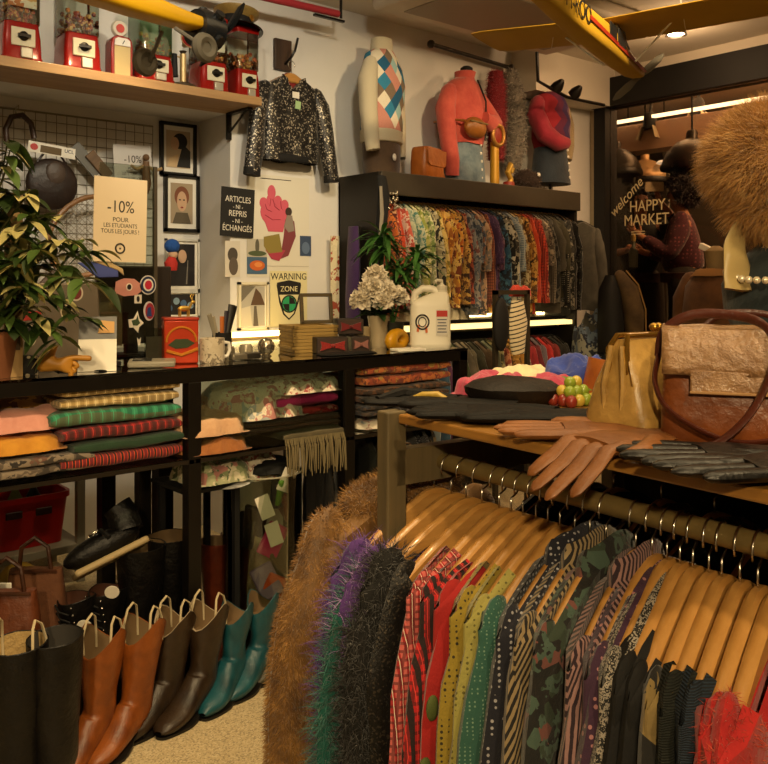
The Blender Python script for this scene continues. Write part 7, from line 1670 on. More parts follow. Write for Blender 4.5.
# bow tie boxes
def bow(par, w, h, m, y):
    b = MB()
    for s in (-1, 1): b.prism([(0, -h*.14), (s*w*.5, -h*.5), (s*w*.46, 0), (s*w*.5, h*.5), (0, h*.14)] if s > 0 else [(0, h*.14), (s*w*.5, h*.5), (s*w*.46, 0), (s*w*.5, -h*.5), (0, -h*.14)], .012, c=(0, y, 0))
    b.build('bow', m, par, bevel=.003); MB().ball((0, y-.004, 0), (w*.1, .01, h*.24), 10, 6).build('knot', m, par)
BR_ = F('bow_red', 'dots', ['#8e1c18', '#3a0c0c'], 2.6); BXD = M('bow_box', '#241c17', .5)
for i, (px, v, z, w, h, lab, m) in enumerate(((330, 2.72, 0, .125, .062, 'dark box with a red bow tie, lower left of three', BR_), (348, 2.80, .066, .11, .062, 'dark box with a red bow tie, topmost of three', F('bow_red2', 'dots', ['#6e1618', '#2a0c0c'], 2.2)), (358, 2.72, 0, .075, .06, 'dark box with a dusty pink bow tie, lower right of three', M('bow_pink', '#8a5a52', .7)))):
    p = onc(px, v, ZC0+z+.001); t = thing('bow_tie_box', lab, 'box', p, -TH*.6, 'bow tie boxes on the glass counter')
    MB().box((0, 0, h/2), (w, .09, h)).build('box', BXD, t, bevel=.002); MB().box((0, -.046, h/2), (w*.94, .002, h*.9)).build('window', M('bow_back', '#3a2a22', .5), t, smooth=False)
    bt = MB(); bo = bpy.data.objects.new('bow_tie', None); 
    g = bpy.data.objects.new('bow_holder', None); bpy.data.objects.remove(g); bpy.data.objects.remove(bo)
    b = MB(); ww, hh = w*.78, h*.6
    for s in (-1, 1): b.prism([(0, -hh*.14), (s*ww*.5, -hh*.5), (s*ww*.46, 0), (s*ww*.5, hh*.5), (0, hh*.14)], .010, c=(0, -.051, h/2))
    b.ball((0, -.056, h/2), (ww*.09, .009, hh*.22), 10, 6); b.build('bow_tie', m, t)
p = onc(357, 2.80, ZC0); o = MB().box((0, 0, .03), (.07, .07, .06)).build('dark_riser', BXD, loc=onc(352, 2.86), bevel=.002); tag(o, 'plain dark riser box under the topmost bow tie box', 'box')
crumple('black_cloth', 'flat black cloth lying under the bow tie boxes on the counter', G['black'], onc(347, 2.64, ZC0-.001), (.26, .10, .014), None, 61, cat='cloth', amp=.1)
# picture frames: stack + standing
FW = wood('raw_frame_wood', '#8a6f3a', '#b0904e', 1.0, .55, 'X', 0)
FW2 = wood('dark_frame_wood', '#3d3320', '#574828', 1.0, .55, 'X', 0)
def flat_frame(loc, rz, label, w=.2, d=.26, h=.0125, m=FW):
    t = thing('wooden_picture_frame', label, 'picture frame', loc, rz, 'stacked wooden frames'); b = MB()
    for s in (-1, 1): b.box((s*(w/2-.01), 0, h/2), (.02, d, h)); b.box((0, s*(d/2-.01), h/2), (w, .02, h))
    b.build('border', m, t, smooth=False, bevel=.0015); MB().box((0, 0, h*.3), (w-.03, d-.03, .003)).build('backing', M('frame_back', '#6d5a34', .8), t, smooth=False); return t
rn = random.Random(2)
ORD = ['bottom', 'second', 'third', 'fourth', 'fifth', 'sixth', 'seventh', 'topmost']
for i in range(8): flat_frame(onc(308, 2.86, ZC0+.0135*i)+Vector((rn.uniform(-.004, .004), 0, 0)), -TH*.35+rn.uniform(-.03, .03), f'raw wooden picture frame lying flat, {ORD[i]} of the stack on the counter'.replace('bottom of', 'lowest of').replace('topmost of', 'highest of'), w=.19, d=.17)
sf = onc(317, 2.86, ZC0+.11); t = thing('standing_picture_frame', 'empty dark wooden frame standing on the stack of raw frames', 'picture frame', sf, -TH*.35, rot=(-.12, 0, -TH*.35)); b = MB()
for s in (-1, 1): b.box((s*.064, 0, .062), (.014, .014, .124)); b.box((0, 0, .062+s*.055), (.14, .014, .014))
b.build('border', FW2, t, smooth=False, bevel=.002)
# mug, little jars, ball clock
t = thing('printed_mug', 'white mug with grey print near the orange tin', 'mug', onc(212, 2.66), 0)
MB().lathe([(.001, 0), (.04, 0), (.043, .006), (.043, .085), (.039, .085), (.038, .01), (.001, .008)], n=28).build('body', F('mug_print', 'floral', ['#cfc2aa', '#cfc2aa', '#8a7d6a', '#d6cab4', '#cbbda4', '#a3957f'], 1.1, bmp=0, rough=.3), t)
MB().tube([(.04, 0, .07), (.066, 0, .065), (.07, 0, .04), (.06, 0, .02), (.04, 0, .018)], .006, 8).build('handle', G['white'], t)
t = thing('pen_holder', 'black holder of pens and combs behind the printed mug', 'holder', onc(222, 2.86), 0)
MB().lathe([(.001, 0), (.035, 0), (.037, .09), (.033, .09), (.001, .01)], n=20).build('cup', G['black'], t)
for i, (dx, c, L) in enumerate(((-.05, '#8f8878', .16), (-.035, '#a39a86', .15), (.0, '#b5652a', .15), (.02, '#2a2430', .17), (.045, '#15130f', .19))):
    MB().tube([(dx*.3, 0, .03), (dx*1.3, .01*(i-2), L)], [.006, .010 if i < 4 else .02], 8, .5).build('pen', M('pen%d' % i, c, .5), t)
for i, (px, v, kind, lab) in enumerate(((238, 2.68, 0, 'small steel lighter lying right of the printed mug'), (252, 2.70, 0, 'small dark tin lying beside the silver globe'), (228, 2.76, 1, 'short grey jar behind the steel lighter'), (246, 2.80, 1, 'small clear jar behind the dark tin'))):
    if kind: o = MB().lathe([(.001, 0), (.024, 0), (.026, .035), (.02, .045), (.001, .046)], n=18).build('small_jar', M('jar%d' % i, ['#6a6458', '#8a8474', '#77705f', '#9a927e'][i], .25, .3), loc=onc(px, v)); tag(o, lab, 'jar')
    else: o = MB().box((0, 0, .012), (.06, .035, .022)).build('small_tin', M('tin%d' % i, ['#8a8474', '#3a362e'][i], .3, .7), loc=onc(px, v), rot=(0, 0, -.3*i), bevel=.004); tag(o, lab, 'tin')
t = thing('silver_globe', 'silver ball shaped clock on the counter right of the printed mug', 'clock', onc(266, 2.76)); MB().ball((0, 0, .036), .033, 20, 12).build('ball', M('silver_soft', '#b8b09c', .15, .9), t); MB().lathe([(.001, 0), (.022, 0), (.014, .008), (.001, .01)], n=18).build('foot', M('silver_soft', '#b8b09c', .15, .9), t)
# orange pepper tin
t = thing('orange_tin', 'orange red tin box with a lid and green pepper picture', 'tin', onc(180, 2.72), -TH*.5)
OR = M('tin_orange', '#b8391a', .35, .2, .12, 10)
MB().box((0, 0, .075), (.115, .085, .15)).build('body', OR, t, bevel=.006); MB().box((0, 0, .152), (.119, .089, .012)).build('lid', M('tin_orange_dark', '#9a2c14', .35, .2), t, bevel=.004)
pe = MB().prism([(-.045, .065), (-.02, .085), (.02, .085), (.045, .07), (.02, .055), (-.02, .052)], .002, c=(0, -.0435, 0)).build('green_pepper', M('pepper_green', '#2d3a1c', .5), t, smooth=False)
MB().tube([(.05*math.cos(q), -.043, .075+.05*math.sin(q)) for q in [PI*i/16 for i in range(17)]], .004, 6).build('gold_arch', M('tin_gold', '#c07a20', .4, .3), t)
MB().tube([(-.05, -.043, .045), (0, -.043, .03), (.055, -.043, .05)], .006, 6).build('gold_arch', M('tin_gold', '#c07a20', .4, .3), t)
t = thing('deer_figurine', 'tiny gold deer figurine standing on the orange tin', 'figurine', onc(184, 2.72, ZC0+.159), 0); GD = M('deer_gold', '#c7a24e', .35, .6)
b = MB().ball((0, 0, .028), (.024, .009, .01), 12, 8); b.tube([(.02, 0, .03), (.03, 0, .048)], .005, 6).ball((.035, 0, .05), (.01, .006, .006), 8, 5)
for x in (-.016, .016):
    for y in (-.006, .006): b.cyl((x, y, .024), (x, y, 0), .0028, n=6)
b.tube([(.032, 0, .055), (.028, .008, .07), (.034, .01, .078)], .002, 5).tube([(.032, 0, .055), (.028, -.008, .07), (.034, -.01, .078)], .002, 5); b.build('body', GD, t)
# acrylic screen, leaflet holder, card reader, sign
t = thing('acrylic_screen', 'clear acrylic screen with stickers standing behind the counter edge', 'screen', Vector((PV(100, 200, 3.02).x, 3.02, ZD)))
W2 = PV(157, 200, 3.02).x-PV(100, 200, 3.02).x; MB().box2((0, 0, 0), (W2, .006, .72)).build('panel', glass('acrylic', '#dfe4dc', .16), t, smooth=False)
MB().box2((W2-.012, -.004, 0), (W2, .01, .72)).build('edge', M('acrylic_edge', '#4a4236', .3), t, smooth=False)
def on_screen(px, py): p = PV(px, py, 3.016); return Vector((p.x, 3.016, p.z))
SCR = t
def _stick(par, name, p, parts):
    m0 = par.matrix_basis.inverted(); base = None
    for i, (pts, c) in enumerate(parts):
        o = MB().prism(pts, .0015, c=(0, -.0012*i, 0)).build(name if i == 0 else 'sticker_print', M('c_'+c[1:], c, .5), base or par, smooth=False)
        if base is None: o.location = m0 @ p; base = o
    return base
def sticker(name, label, px, py, parts): o = _stick(SCR, name, on_screen(px, py), parts); o['label'] = label
eye = [(-.055, -.02), (-.05, .02), (-.02, .032), (.02, .03), (.05, .008), (.06, -.005), (.03, -.03), (-.02, -.034)]
sticker('eye_sticker', 'pink eye shaped sticker on the dark panel', 129, 287, ((eye, '#c2857a'), (ell(0, 0, .012, .014), '#e0d4c4'), (ell(0, 0, .008, .01), '#201a18')))
sticker('roundel_sticker', 'round navy white and red roundel sticker', 148, 285, ((ell(0, 0, .032, .036), '#c9c3bd'), (ell(0, 0, .028, .032), '#1d2b4a'), (ell(0, 0, .02, .023), '#d5cfc6'), (ell(0, 0, .014, .017), '#b3263a')))
sticker('square_sticker', 'tiny white square sticker with a black figure', 138, 299, (([(-.014, -.016), (.014, -.016), (.014, .016), (-.014, .016)], '#d0c8ba'), (ell(0, 0, .006, .011), '#1a1614')))
sticker('red_blue_sticker', 'red and blue costumed blot sticker on the panel', 149, 311, ((ell(0, 0, .022, .036), '#b8b0b0'), (ell(.003, 0, .018, .03), '#8a1f2c'), ([(-.01, -.02), (.01, -.02), (.006, .016), (-.006, .012)], '#24366a')))
sticker('splash_sticker', 'white outlined splash sticker low on the panel', 136, 322, (([(-.03, .01), (-.01, .012), (.006, .04), (.014, .012), (.03, -.004), (.012, -.02), (.008, -.04), (-.01, -.02), (-.026, -.02)], '#d8d0c2'), ([(-.018, .006), (0, .01), (.006, .026), (.01, .006), (.016, -.004), (.004, -.014), (-.012, -.012)], '#3a4a30')))
sticker('small_white_sticker', 'tiny white figure sticker at the bottom of the panel', 139, 341, (([(-.008, .014), (0, .004), (.008, .014), (.004, -.016), (-.004, -.016)], '#cfc7b8'),))
# dark monitor behind the screen + two grey laptops / panels with stickers
t = thing('dark_monitor', 'back of a dark computer screen behind the acrylic screen', 'monitor', Vector((PV(134, 300, 3.16).x, 3.16, ZD)), 0)
MB().box((0, 0, .20), (.30, .03, .30)).build('panel', M('monitor_dark', '#2b2420', .4), t, bevel=.006); MB().box((0, .03, .04), (.05, .02, .09)).build('neck', G['black'], t); MB().box((0, .03, .006), (.2, .14, .012)).build('foot', G['black'], t, bevel=.003)
t = thing('beige_card', 'beige card with a round ring mark leaning on the dark screen', 'card', Vector((PV(107, 300, 3.10).x, 3.10, ZD)), 0, rot=(-.06, .03, 0))
MB().box((0, 0, .16), (.115, .004, .22)).build('sheet', M('beige_sheet', '#8f7d62', .6), t, smooth=False); MB().tube([(-.045+.022*math.cos(q), -.004, .14+.024*math.sin(q)) for q in [2*PI*i/20 for i in range(21)]], .006, 6, cap=False).build('ring_mark', DKP, t)
t = thing('grey_laptop', 'grey laptop lid with stickers behind the leafy plant', 'laptop', Vector((PV(50, 300, 2.98).x, 2.98, ZD)), 0, rot=(-.12, 0, 0))
MB().box((0, 0, .15), (.36, .012, .27)).build('lid', M('laptop_grey', '#6f6456', .4, .2), t, bevel=.006); MB().box((0, .12, .01), (.36, .24, .018)).build('base', M('laptop_dark', '#2a2420', .4), t, bevel=.004)
LAP = t; bpy.context.view_layer.update()
def lap_st(name, label, px, py, parts):
    q = PV(px, py, 2.955); o = _stick(LAP, name, Vector((q.x, 2.955, q.z)), parts); o.location.y = -.0068; o['label'] = label
lap_st('red_sticker', 'red torn sticker on the grey laptop lid', 32, 313, (([(-.05, .01), (-.02, .02), (.045, .005), (.04, -.02), (-.03, -.022)], '#a02a20'),))
lap_st('figure_sticker', 'pale outlined dark figure sticker on the grey laptop lid', 33, 335, ((ell(0, 0, .022, .036), '#b8ad94'), (ell(0, 0, .015, .029), '#2a2622')))
lap_st('round_sticker', 'round red sticker with white border near the leaves', 81, 291, ((ell(0, 0, .026, .03), '#c8bba8'), (ell(0, 0, .02, .024), '#6d2420')))
lap_st('round_sticker', 'round olive sticker with pale border near the leaves', 71, 311, ((ell(0, 0, .022, .026), '#c0b090'), (ell(0, 0, .016, .02), '#7a5a2a')))
t = thing('beige_post', 'beige flat post with small stickers at the left end of the counter', 'post', Vector((PV(14, 300, 2.62).x, 2.62, ZC0)))
MB().box2((-.025, 0, 0), (.025, .012, .54)).build('body', M('post_beige', '#9a7c50', .5), t, smooth=False)
for i in range(4): MB().box((0, -.001, .10+.055*i), (.034, .002, .042)).build('sticker', M('post_st%d' % (i % 2), ['#4a3a28', '#5d5334'][i % 2], .5), t, smooth=False)
t = thing('white_sign_board', 'white tilted sign board with a grey upper half standing on the counter', 'sign', onc(97, 2.62), 0, rot=(-.5, 0, -TH*.6))
MB().box((0, 0, .055), (.115, .004, .11)).build('lower_sheet', G['paper'], t, smooth=False); MB().box((0, 0, .15), (.115, .004, .08)).build('upper_sheet', M('sheet_grey', '#6b6c6c', .5), t, smooth=False)
MB().prism(ell(-.0, 0, .02, .006, 12, 0, PI), .006, c=(0.01, 0, -.001)).build('notch', G['black'], t); MB().prism([(.0, .13), (.05, .13), (.05, .17), (.01, .175)], .002, c=(0, -.004, 0)).build('picture', M('sheet_gold', '#c79a5c', .6), t, smooth=False)
t = thing('leaflet_holder', 'small clear leaflet holder left of the orange tin', 'holder', onc(158, 2.78), -.3); MB().box((0, 0, .06), (.09, .02, .12)).build('case', glass('acrylic2', '#cfd4cc', .18), t); MB().box((0, 0, .045), (.08, .012, .09)).build('leaflets', M('leaflet', '#6d6456', .5), t, smooth=False)
t = thing('card_reader', 'flat grey card reader lying on the counter before the leaflet holder', 'card reader', onc(152, 2.64), -.5, rot=(.08, 0, -.5)); MB().box((0, 0, .014), (.15, .075, .02)).build('body', M('reader_grey', '#8c8676', .4), t, bevel=.006); MB().box((-.03, 0, .026), (.06, .05, .003)).build('display', M('reader_dark', '#2a2a28', .2), t, smooth=False)
# pointing wooden hand with patterned sleeve
t = thing('display_hand', 'yellowish display hand with a pointing finger on the counter', 'display hand', onc(52, 2.62, ZC0+.03), -TH+.25)
HM = M('hand_amber', '#b07a24', .45)
V = {'a': (Vector((-.05, 0, 0)), (.026, .022)), 'b': (Vector((0, 0, 0)), (.032, .022)), 'c': (Vector((.035, 0, 0)), (.032, .02))}; E = [('a', 'b'), ('b', 'c')]
for i, (z, pts) in enumerate(((.02, ((.055, .02), (.085, .018), (.115, .016))), (.006, ((.06, .006), (.075, -.006), (.06, -.014))), (-.008, ((.056, -.008), (.07, -.02), (.054, -.024))), (-.02, ((.05, -.02), (.06, -.028), (.046, -.03))))):
    pv = 'c'
    for j, (x, zz_) in enumerate(pts): k = f'f{i}{j}'; V[k] = (Vector((x, -.004*i, zz_)), .0095); E.append((pv, k)); pv = k
pv = 'b'
for j, (x, zz_) in enumerate(((.0, .03), (.006, .048), (.012, .062))): k = f't{j}'; V[k] = (Vector((x, -.008, zz_)), .0095); E.append((pv, k)); pv = k
skinned('hand', V, E, 'b', HM, t)
b = MB().tube([(-.04, 0, 0), (-.10, .0, 0), (-.22, .0, -.002)], [.028, .034, .036], 14, .75).jitter(.004, 18, 3); b.build('sleeve', F('sleeve_dots', 'dots', ['#17130f', '#c7b895'], .75), t)
o = MB().box((0, 0, .008), (.2, .08, .015)).build('black_tray', G['black'], loc=onc(88, 2.80), rot=(0, 0, -.2), bevel=.003); tag(o, 'low black tray behind the display hand', 'tray')
# folded blue and white umbrella cloth above
t = thing('blue_pennant', 'blue and cream folded paper fan hung above the beige panel', 'fan', Vector((PV(98, 270, 3.0).x, 3.0, PV(98, 270, 3.0).z)))
MB().prism([(-.075, .025), (-.02, .03), (.07, .012), (.075, -.025), (.0, -.028)], .012).build('blue_sheet', M('fan_blue', '#49559a', .5), t, bevel=.003); MB().prism([(-.02, .03), (.03, .034), (.09, .005), (.095, -.02), (.07, .0)], .01, c=(0, -.004, 0)).build('cream_sheet', M('fan_cream', '#c3a878', .5), t, bevel=.003)

# ================= leafy plant at the left =================
pp = P(-6, 300, 2.05); pp = Vector((pp.x, pp.y, ZC0+.0))
pp.y = 2.66; pp.x = PV(-12, 300, 2.66).x
t = thing('leafy_plant', 'leafy variegated plant hanging into the picture from the left', 'plant', pp)
MB().lathe([(.001, 0), (.065, 0), (.085, .13), (.08, .135), (.075, .12), (.001, .11)], n=24).build('pot', M('pot_terracotta', '#7a4a2c', .7), t)
rn = random.Random(21); stm = MB(); lA = MB(); lB = MB(); lC = MB()
tips = [(10, 150), (30, 190), (60, 215), (84, 240), (96, 252), (40, 250), (75, 268), (20, 232), (55, 300), (85, 322), (25, 290), (48, 330), (6, 190), (70, 240), (100, 285), (15, 330), (35, 215), (8, 140), (60, 345), (18, 265)]
for k, (tx, ty) in enumerate(tips):
    e = PV(tx, ty, 2.60-rn.random()*.18)-pp; a = Vector((0, 0, .12)); m1 = a.lerp(e, .45)+Vector((-.02, 0, .10+.02*rn.random())); pts = [a, m1, a.lerp(e, .8)+Vector((0, 0, .05)), e]
    stm.tube(pts, [.004, .0035, .003, .002], 5)
    for q in range(14):
        f = .34+.66*q/13; seg = f*3; i0 = min(2, int(seg)); p_ = pts[i0].lerp(pts[i0+1], seg-i0)
        an = rn.uniform(0, 6.28); d = Vector((math.cos(an), math.sin(an)*.7-.15, rn.uniform(-.55, .35))); (lA, lA, lB, lC)[rn.randrange(4)]; b = (lA, lA, lB, lC)[rn.randrange(4)]
        leaf(b, p_, d, rn.uniform(.05, .095), rn.uniform(.016, .027), .5, fold=.3)
stm.build('stems', M('stem_green', '#4a4a20', .6), t)
lA.build('leaves', M('plant_leaf', '#48602a', .45, 0, .35, 12), t); lB.build('pale_leaves', M('plant_leaf_pale', '#b5ac70', .45, 0, .25, 20), t); lC.build('dark_leaves', M('plant_leaf_dark', '#22340f', .45, 0, .3, 16), t)

# ================= things on the front shelf =================
def sh_at(px, py, z=ZS): p = PZ(px, py, z); p.z = z+.001; return p
def crz(x, d): v = c2r(x, d); return math.atan2(v.y, v.x)
# gold frame purse
GL = leather('gold_leather', '#8a6a34', '#ba9450', .34, 2.2, .2, .6)
p = sh_at(656, 431); t = thing('gold_purse', 'gold leather frame purse standing on the wooden shelf', 'purse', p, crz(.80, .60)); t.scale = (1.0, 1.12, .93)
rs = []
for z, hw_, hd in ((0, .098, .050), (.004, .104, .055), (.03, .107, .056), (.08, .102, .043), (.125, .093, .022), (.150, .086, .010)):
    ring = []
    for i in range(40):
        q = 2*PI*i/40; x = hw_*math.copysign(abs(math.cos(q))**.35, math.cos(q)); y = hd*math.copysign(abs(math.sin(q))**.5, math.sin(q))
        if z > .05 and abs(math.cos(q)) > .93: x *= 1-.10*(z/.15)
        ring.append(Vector((x, y, z)))
    rs.append(ring)
MB().loft(rs).jitter(.0018, 16, 3).build('body', GL, t)
for s in (-1, 1): MB().tube([(-.088, s*.014, .085), (-.09, s*.014, .135), (-.08, s*.008, .155), (.08, s*.008, .155), (.09, s*.014, .135), (.088, s*.014, .085)], .0042, 8).build('frame_bar', M('purse_gold', '#b48a3c', .25, .9), t)
MB().ball((-.005, 0, .166), .007, 10, 8).ball((.006, 0, .166), .007, 10, 8).build('clasp', M('purse_gold', '#b48a3c', .25, .9), t)
ch = MB()
for i in range(16): ch.ball((.03+.002*math.sin(i), -.03-.022*(1-i/16), .155-.0075*i), .003, 6, 4)
ch.build('chain', M('purse_gold', '#b48a3c', .25, .9), t)
for s in (-1, 1): MB().tube([(-.101, s*.012, .02), (-.1, s*.015, .08), (-.092, s*.008, .14)], .004, 6).build('gusset_fold', GL, t)
# brown shoulder bag
BL = leather('brown_bag_leather', '#5d2f14', '#8a4a20', .36); BLs = leather('bag_strap_leather', '#3c1a12', '#5a2a1c', .35); FLP = leather('metallic_flap', '#7a5534', '#a88158', .25, 1.8, .7, .9)
p = sh_at(742, 450); t = thing('shoulder_bag', 'brown leather shoulder bag with a shiny bronze flap on the shelf', 'handbag', p, crz(.93, -.36))
W3, H3, D3 = .205, .155, .075
rs = []
for z, k, dk in ((0, .97, .9), (.006, 1, 1), (.05, 1.0, 1.0), (.11, .96, .85), (.15, .93, .6), (.155, .9, .4)): rs.append([Vector((W3/2*k*math.copysign(abs(math.cos(q))**.3, math.cos(q)), D3/2*dk*math.copysign(abs(math.sin(q))**.5, math.sin(q)), z)) for q in [2*PI*i/40 for i in range(40)]])
MB().loft(rs).jitter(.003, 13, 6).build('body', BL, t)
fl_ = MB(); prof = [(.02, .158), (0, .163), (-.028, .158), (-.042, .135), (-.045, .10)]
def ff(a, b):
    k = b*(len(prof)-1); i = min(int(k), len(prof)-2); y = prof[i][0]+(prof[i+1][0]-prof[i][0])*(k-i); z = prof[i][1]+(prof[i+1][1]-prof[i][1])*(k-i); return Vector(((a-.5)*W3*.97, y, z))
fl_.grid(ff, 16, 12); fp = fl_.jitter(.0015, 30, 2).build('flap', FLP, t, solid=.003)
MB().box((.0, -.0445, .092), (W3*.62, .004, .03)).build('flap_tongue', FLP, fp, bevel=.003)
MB().tube([(-W3*.31, -.047, .078), (W3*.31, -.047, .078)], .002, 6).build('flap_edge', M('flap_edge', '#b58d62', .3, .3), fp)
MB().box((W3*.42, -.047, .115), (.025, .004, .05), RY(.05)).build('gold_tab', M('tab_gold', '#c2a86a', .3, .5), t, bevel=.002)
def strap(pts, name='strap', r=.0065): MB().tube(pts, r, 8, .55).build(name, BLs, t)
def spl(ps, n=6):
    ps = [Vector(p_) for p_ in ps]; out = []
    for i in range(len(ps)-1):
        p0, p1, p2, p3 = ps[max(i-1, 0)], ps[i], ps[i+1], ps[min(i+2, len(ps)-1)]
        for k in range(n): u = k/n; out.append(.5*((2*p1)+(p2-p0)*u+(2*p0-5*p1+4*p2-p3)*u*u+(3*p1-p0-3*p2+p3)*u**3))
    return out+[ps[-1]]
strap(spl([(-W3/2-.002, 0, .12), (-.097, -.005, .155), (-.06, -.01, .178), (.0, -.02, .176), (.03, -.05, .160), (.035, -.062, .12), (.01, -.064, .06), (-.03, -.064, .018), (-.075, -.06, .006), (-.10, -.052, .012)]))
strap(spl([(-W3/2-.003, 0, .12), (-.108, -.028, .085), (-.085, -.05, .05), (-.02, -.056, .02), (.04, -.055, .025), (.09, -.048, .05), (.108, -.02, .09), (W3/2+.003, 0, .12)]))
strap(spl([(-.05, .02, .158), (-.02, .03, .178), (.03, .03, .178), (.06, .02, .16)]), 'top_handle', .0045)
MB().tube(spl([(.075, -.05, .095), (.095, -.055, .088), (.12, -.05, .09)]), .004, 6).build('green_tie', M('green_tie', '#5d7a34', .5), t)
# gloves
def glove(label, mat, loc, rz, s=1.0, droop=0.0, spread=.10, flip=1, name='leather_glove', group=None, cuff=.10, curl=0.0, edge=.09, lift=0.0):
    """palm at the origin lying on the surface, fingers along +x; beyond x=edge they droop"""
    t = thing(name, label, 'glove', loc, rz, group)
    def bend(v):
        v = Vector(v)*s; v.z += lift*max(0, v.x)
        if droop and v.x > edge: e = v.x-edge; v = Vector((edge+e*math.cos(droop*min(1, e/.03)), v.y, v.z-e*math.sin(droop*min(1, e/.03))))
        return v
    b = MB()
    prs = [(-.05-cuff, .044, .005), (-.05-cuff*.5, .040, .006), (-.05, .032, .008), (-.02, .036, .010), (.02, .041, .011), (.045, .042, .010), (.06, .040, .008)]
    b.loft([[Vector((x, w*math.cos(q), .012+h*math.sin(q))) for q in [2*PI*i/20 for i in range(20)]] for x, w, h in prs])
    b.v = [tuple(bend(v)) for v in b.v]; b.jitter(.0025, 26, s); b.build('palm', mat, t)
    for i, (y, L, a) in enumerate(((.032, .098, spread*1.9), (.0115, .112, spread*.6), (-.0105, .106, -spread*.6), (-.031, .086, -spread*1.9))):
        f = MB(); pts = [Vector((.045+L*u*math.cos(a), flip*(y+L*u*math.sin(a)), .012+curl*u*u*.04)) for u in (0, .25, .5, .75, .93, 1.0)]
        f.tube(pts, [.0118, .0118, .0114, .0106, .0085, .003], 10, .62, up=(0, 1, 0)); f.v = [tuple(bend(v)) for v in f.v]; f.jitter(.0009, 34, i+s); f.build('finger', mat, t)
    f = MB(); pts = [Vector((x, flip*y, .013)) for x, y in ((-.015, .03), (.015, .052), (.04, .064), (.062, .068), (.07, .068))]; f.tube(pts, [.014, .0145, .013, .010, .004], 10, .7, up=(0, 1, 0.01)); f.v = [tuple(bend(v)) for v in f.v]; f.build('thumb', mat, t)
    return t
TG = leather('tan_glove', '#653a17', '#8a5628', .48); BG = leather('black_glove', '#040404', '#0c0a09', .36, gloss=.4); BGd = leather('black_glove_dull', '#050404', '#0b0908', .6, gloss=.2)
grp = 'leather gloves on the front shelf'
gd = c2r(-.86, -.50).normalized(); gq = sh_at(640, 448); gX = (gq-F0).dot(RN); gq = gq+RN*(.058*abs(gd.dot(RN))-gX)
glove('tan leather glove whose fingers hang over the shelf edge', TG, gq, crz(-.86, -.50), 1.08, .55, .07, 1, group=grp, edge=.064, cuff=.06)
glove('tan leather glove lying behind the hanging one before the gold purse', TG, sh_at(606, 440), crz(-1, .10), 1.0, 0, .06, -1, group=grp, cuff=.12)
glove('shiny black leather glove before the brown shoulder bag, fingers to the left', BG, sh_at(752, 466), crz(-1, .02), 1.05, 0, .10, 1, group=grp, lift=.02)
g2 = glove('shiny black leather glove at the right end of the shelf edge', BG, sh_at(800, 480), crz(-1, -.10), 1.05, 0, .09, -1, group=grp, lift=.02)
glove('dull black glove lying before the dark cap, fingers to the left', BGd, sh_at(505, 420), crz(-1, .12), 1.0, 0, .10, 1, group=grp, cuff=.16)
glove('dull black glove half under the gold purse', BGd, sh_at(548, 424), crz(-1, .15), 1.0, 0, .08, -1, group=grp, cuff=.12)
glove('dark glove at the far left end of the wooden shelf', BGd, sh_at(440, 408), crz(-1, .25), .9, 0, .1, 1, group=grp)
# cap
p = sh_at(512, 403); t = thing('leather_hat', 'dark brown leather flat cap on the front shelf', 'hat', p, crz(-1, -.1)); t.scale = (.72, .72, .85)
CL_ = leather('cap_leather', '#0e0a07', '#1a130e', .55, gloss=.25)
MB().lathe([(.085, 0), (.105, .02), (.108, .034), (.09, .046), (.05, .054), (.001, .056)], n=32, sx=1.15, sy=.95).jitter(.005, 14, 2).build('crown', CL_, t); MB().grid(lambda a, b: Vector(((.09+.05*b)*math.cos(PI*(.8*(a-.5)))*1.1, (.09+.02*b)*math.sin(PI*(.8*(a-.5)))*.95, .012-.006*b)), 14, 4).build('visor', CL_, t, solid=.004)
crumple('folded_cloth', 'bright pink cloth behind the dark leather cap', F('hot_pink', 'solid', ['#8f2440', '#ad3a54']), sh_at(492, 393, ZS), (.17, .12, .05), None, 71, cat='cloth', rz=.3)
crumple('folded_cloth', 'cream cloth between the leather cap and the blue cloth', F('cream_cl', 'solid', ['#bfae84', '#d9cba4']), sh_at(520, 388, ZS), (.22, .12, .055), None, 72, cat='cloth', rz=.3)
crumple('folded_cloth', 'pink cloth at the back right of the cream cloth', F('hot_pink', 'solid', ['#8f2440', '#ad3a54']), sh_at(550, 393, ZS), (.12, .10, .045), None, 73, cat='cloth', rz=.3)
crumple('folded_cloth', 'royal blue cloth at the back of the front shelf', F('royal_blue', 'solid', ['#14246a', '#24409a']), sh_at(578, 387, ZS), (.18, .12, .08), None, 74, cat='cloth', rz=.3, amp=.4)
o = MB().tube([(-.05, 0, .02), (-.02, .004, .03), (.02, 0, .032), (.05, -.004, .02)], [.005, .009, .010, .006], 10).build('yellow_strap', leather('yellow_leather', '#8f7428', '#b3953e', .4), loc=sh_at(430, 408), rot=(0, 0, crz(1, -.3))); o.scale = (.7, .7, .7); tag(o, 'yellow leather strap roll at the left end of the front shelf', 'strap')
o = MB().tube([(-.07, 0, .012), (-.02, .02, .02), (.03, .02, .014), (.08, 0, .01)], [.008, .012, .012, .006], 8).build('dark_strap', BGd, loc=sh_at(415, 406), rot=(0, 0, crz(1, .3))); tag(o, 'dark curled strap hanging off the left end of the shelf', 'strap')
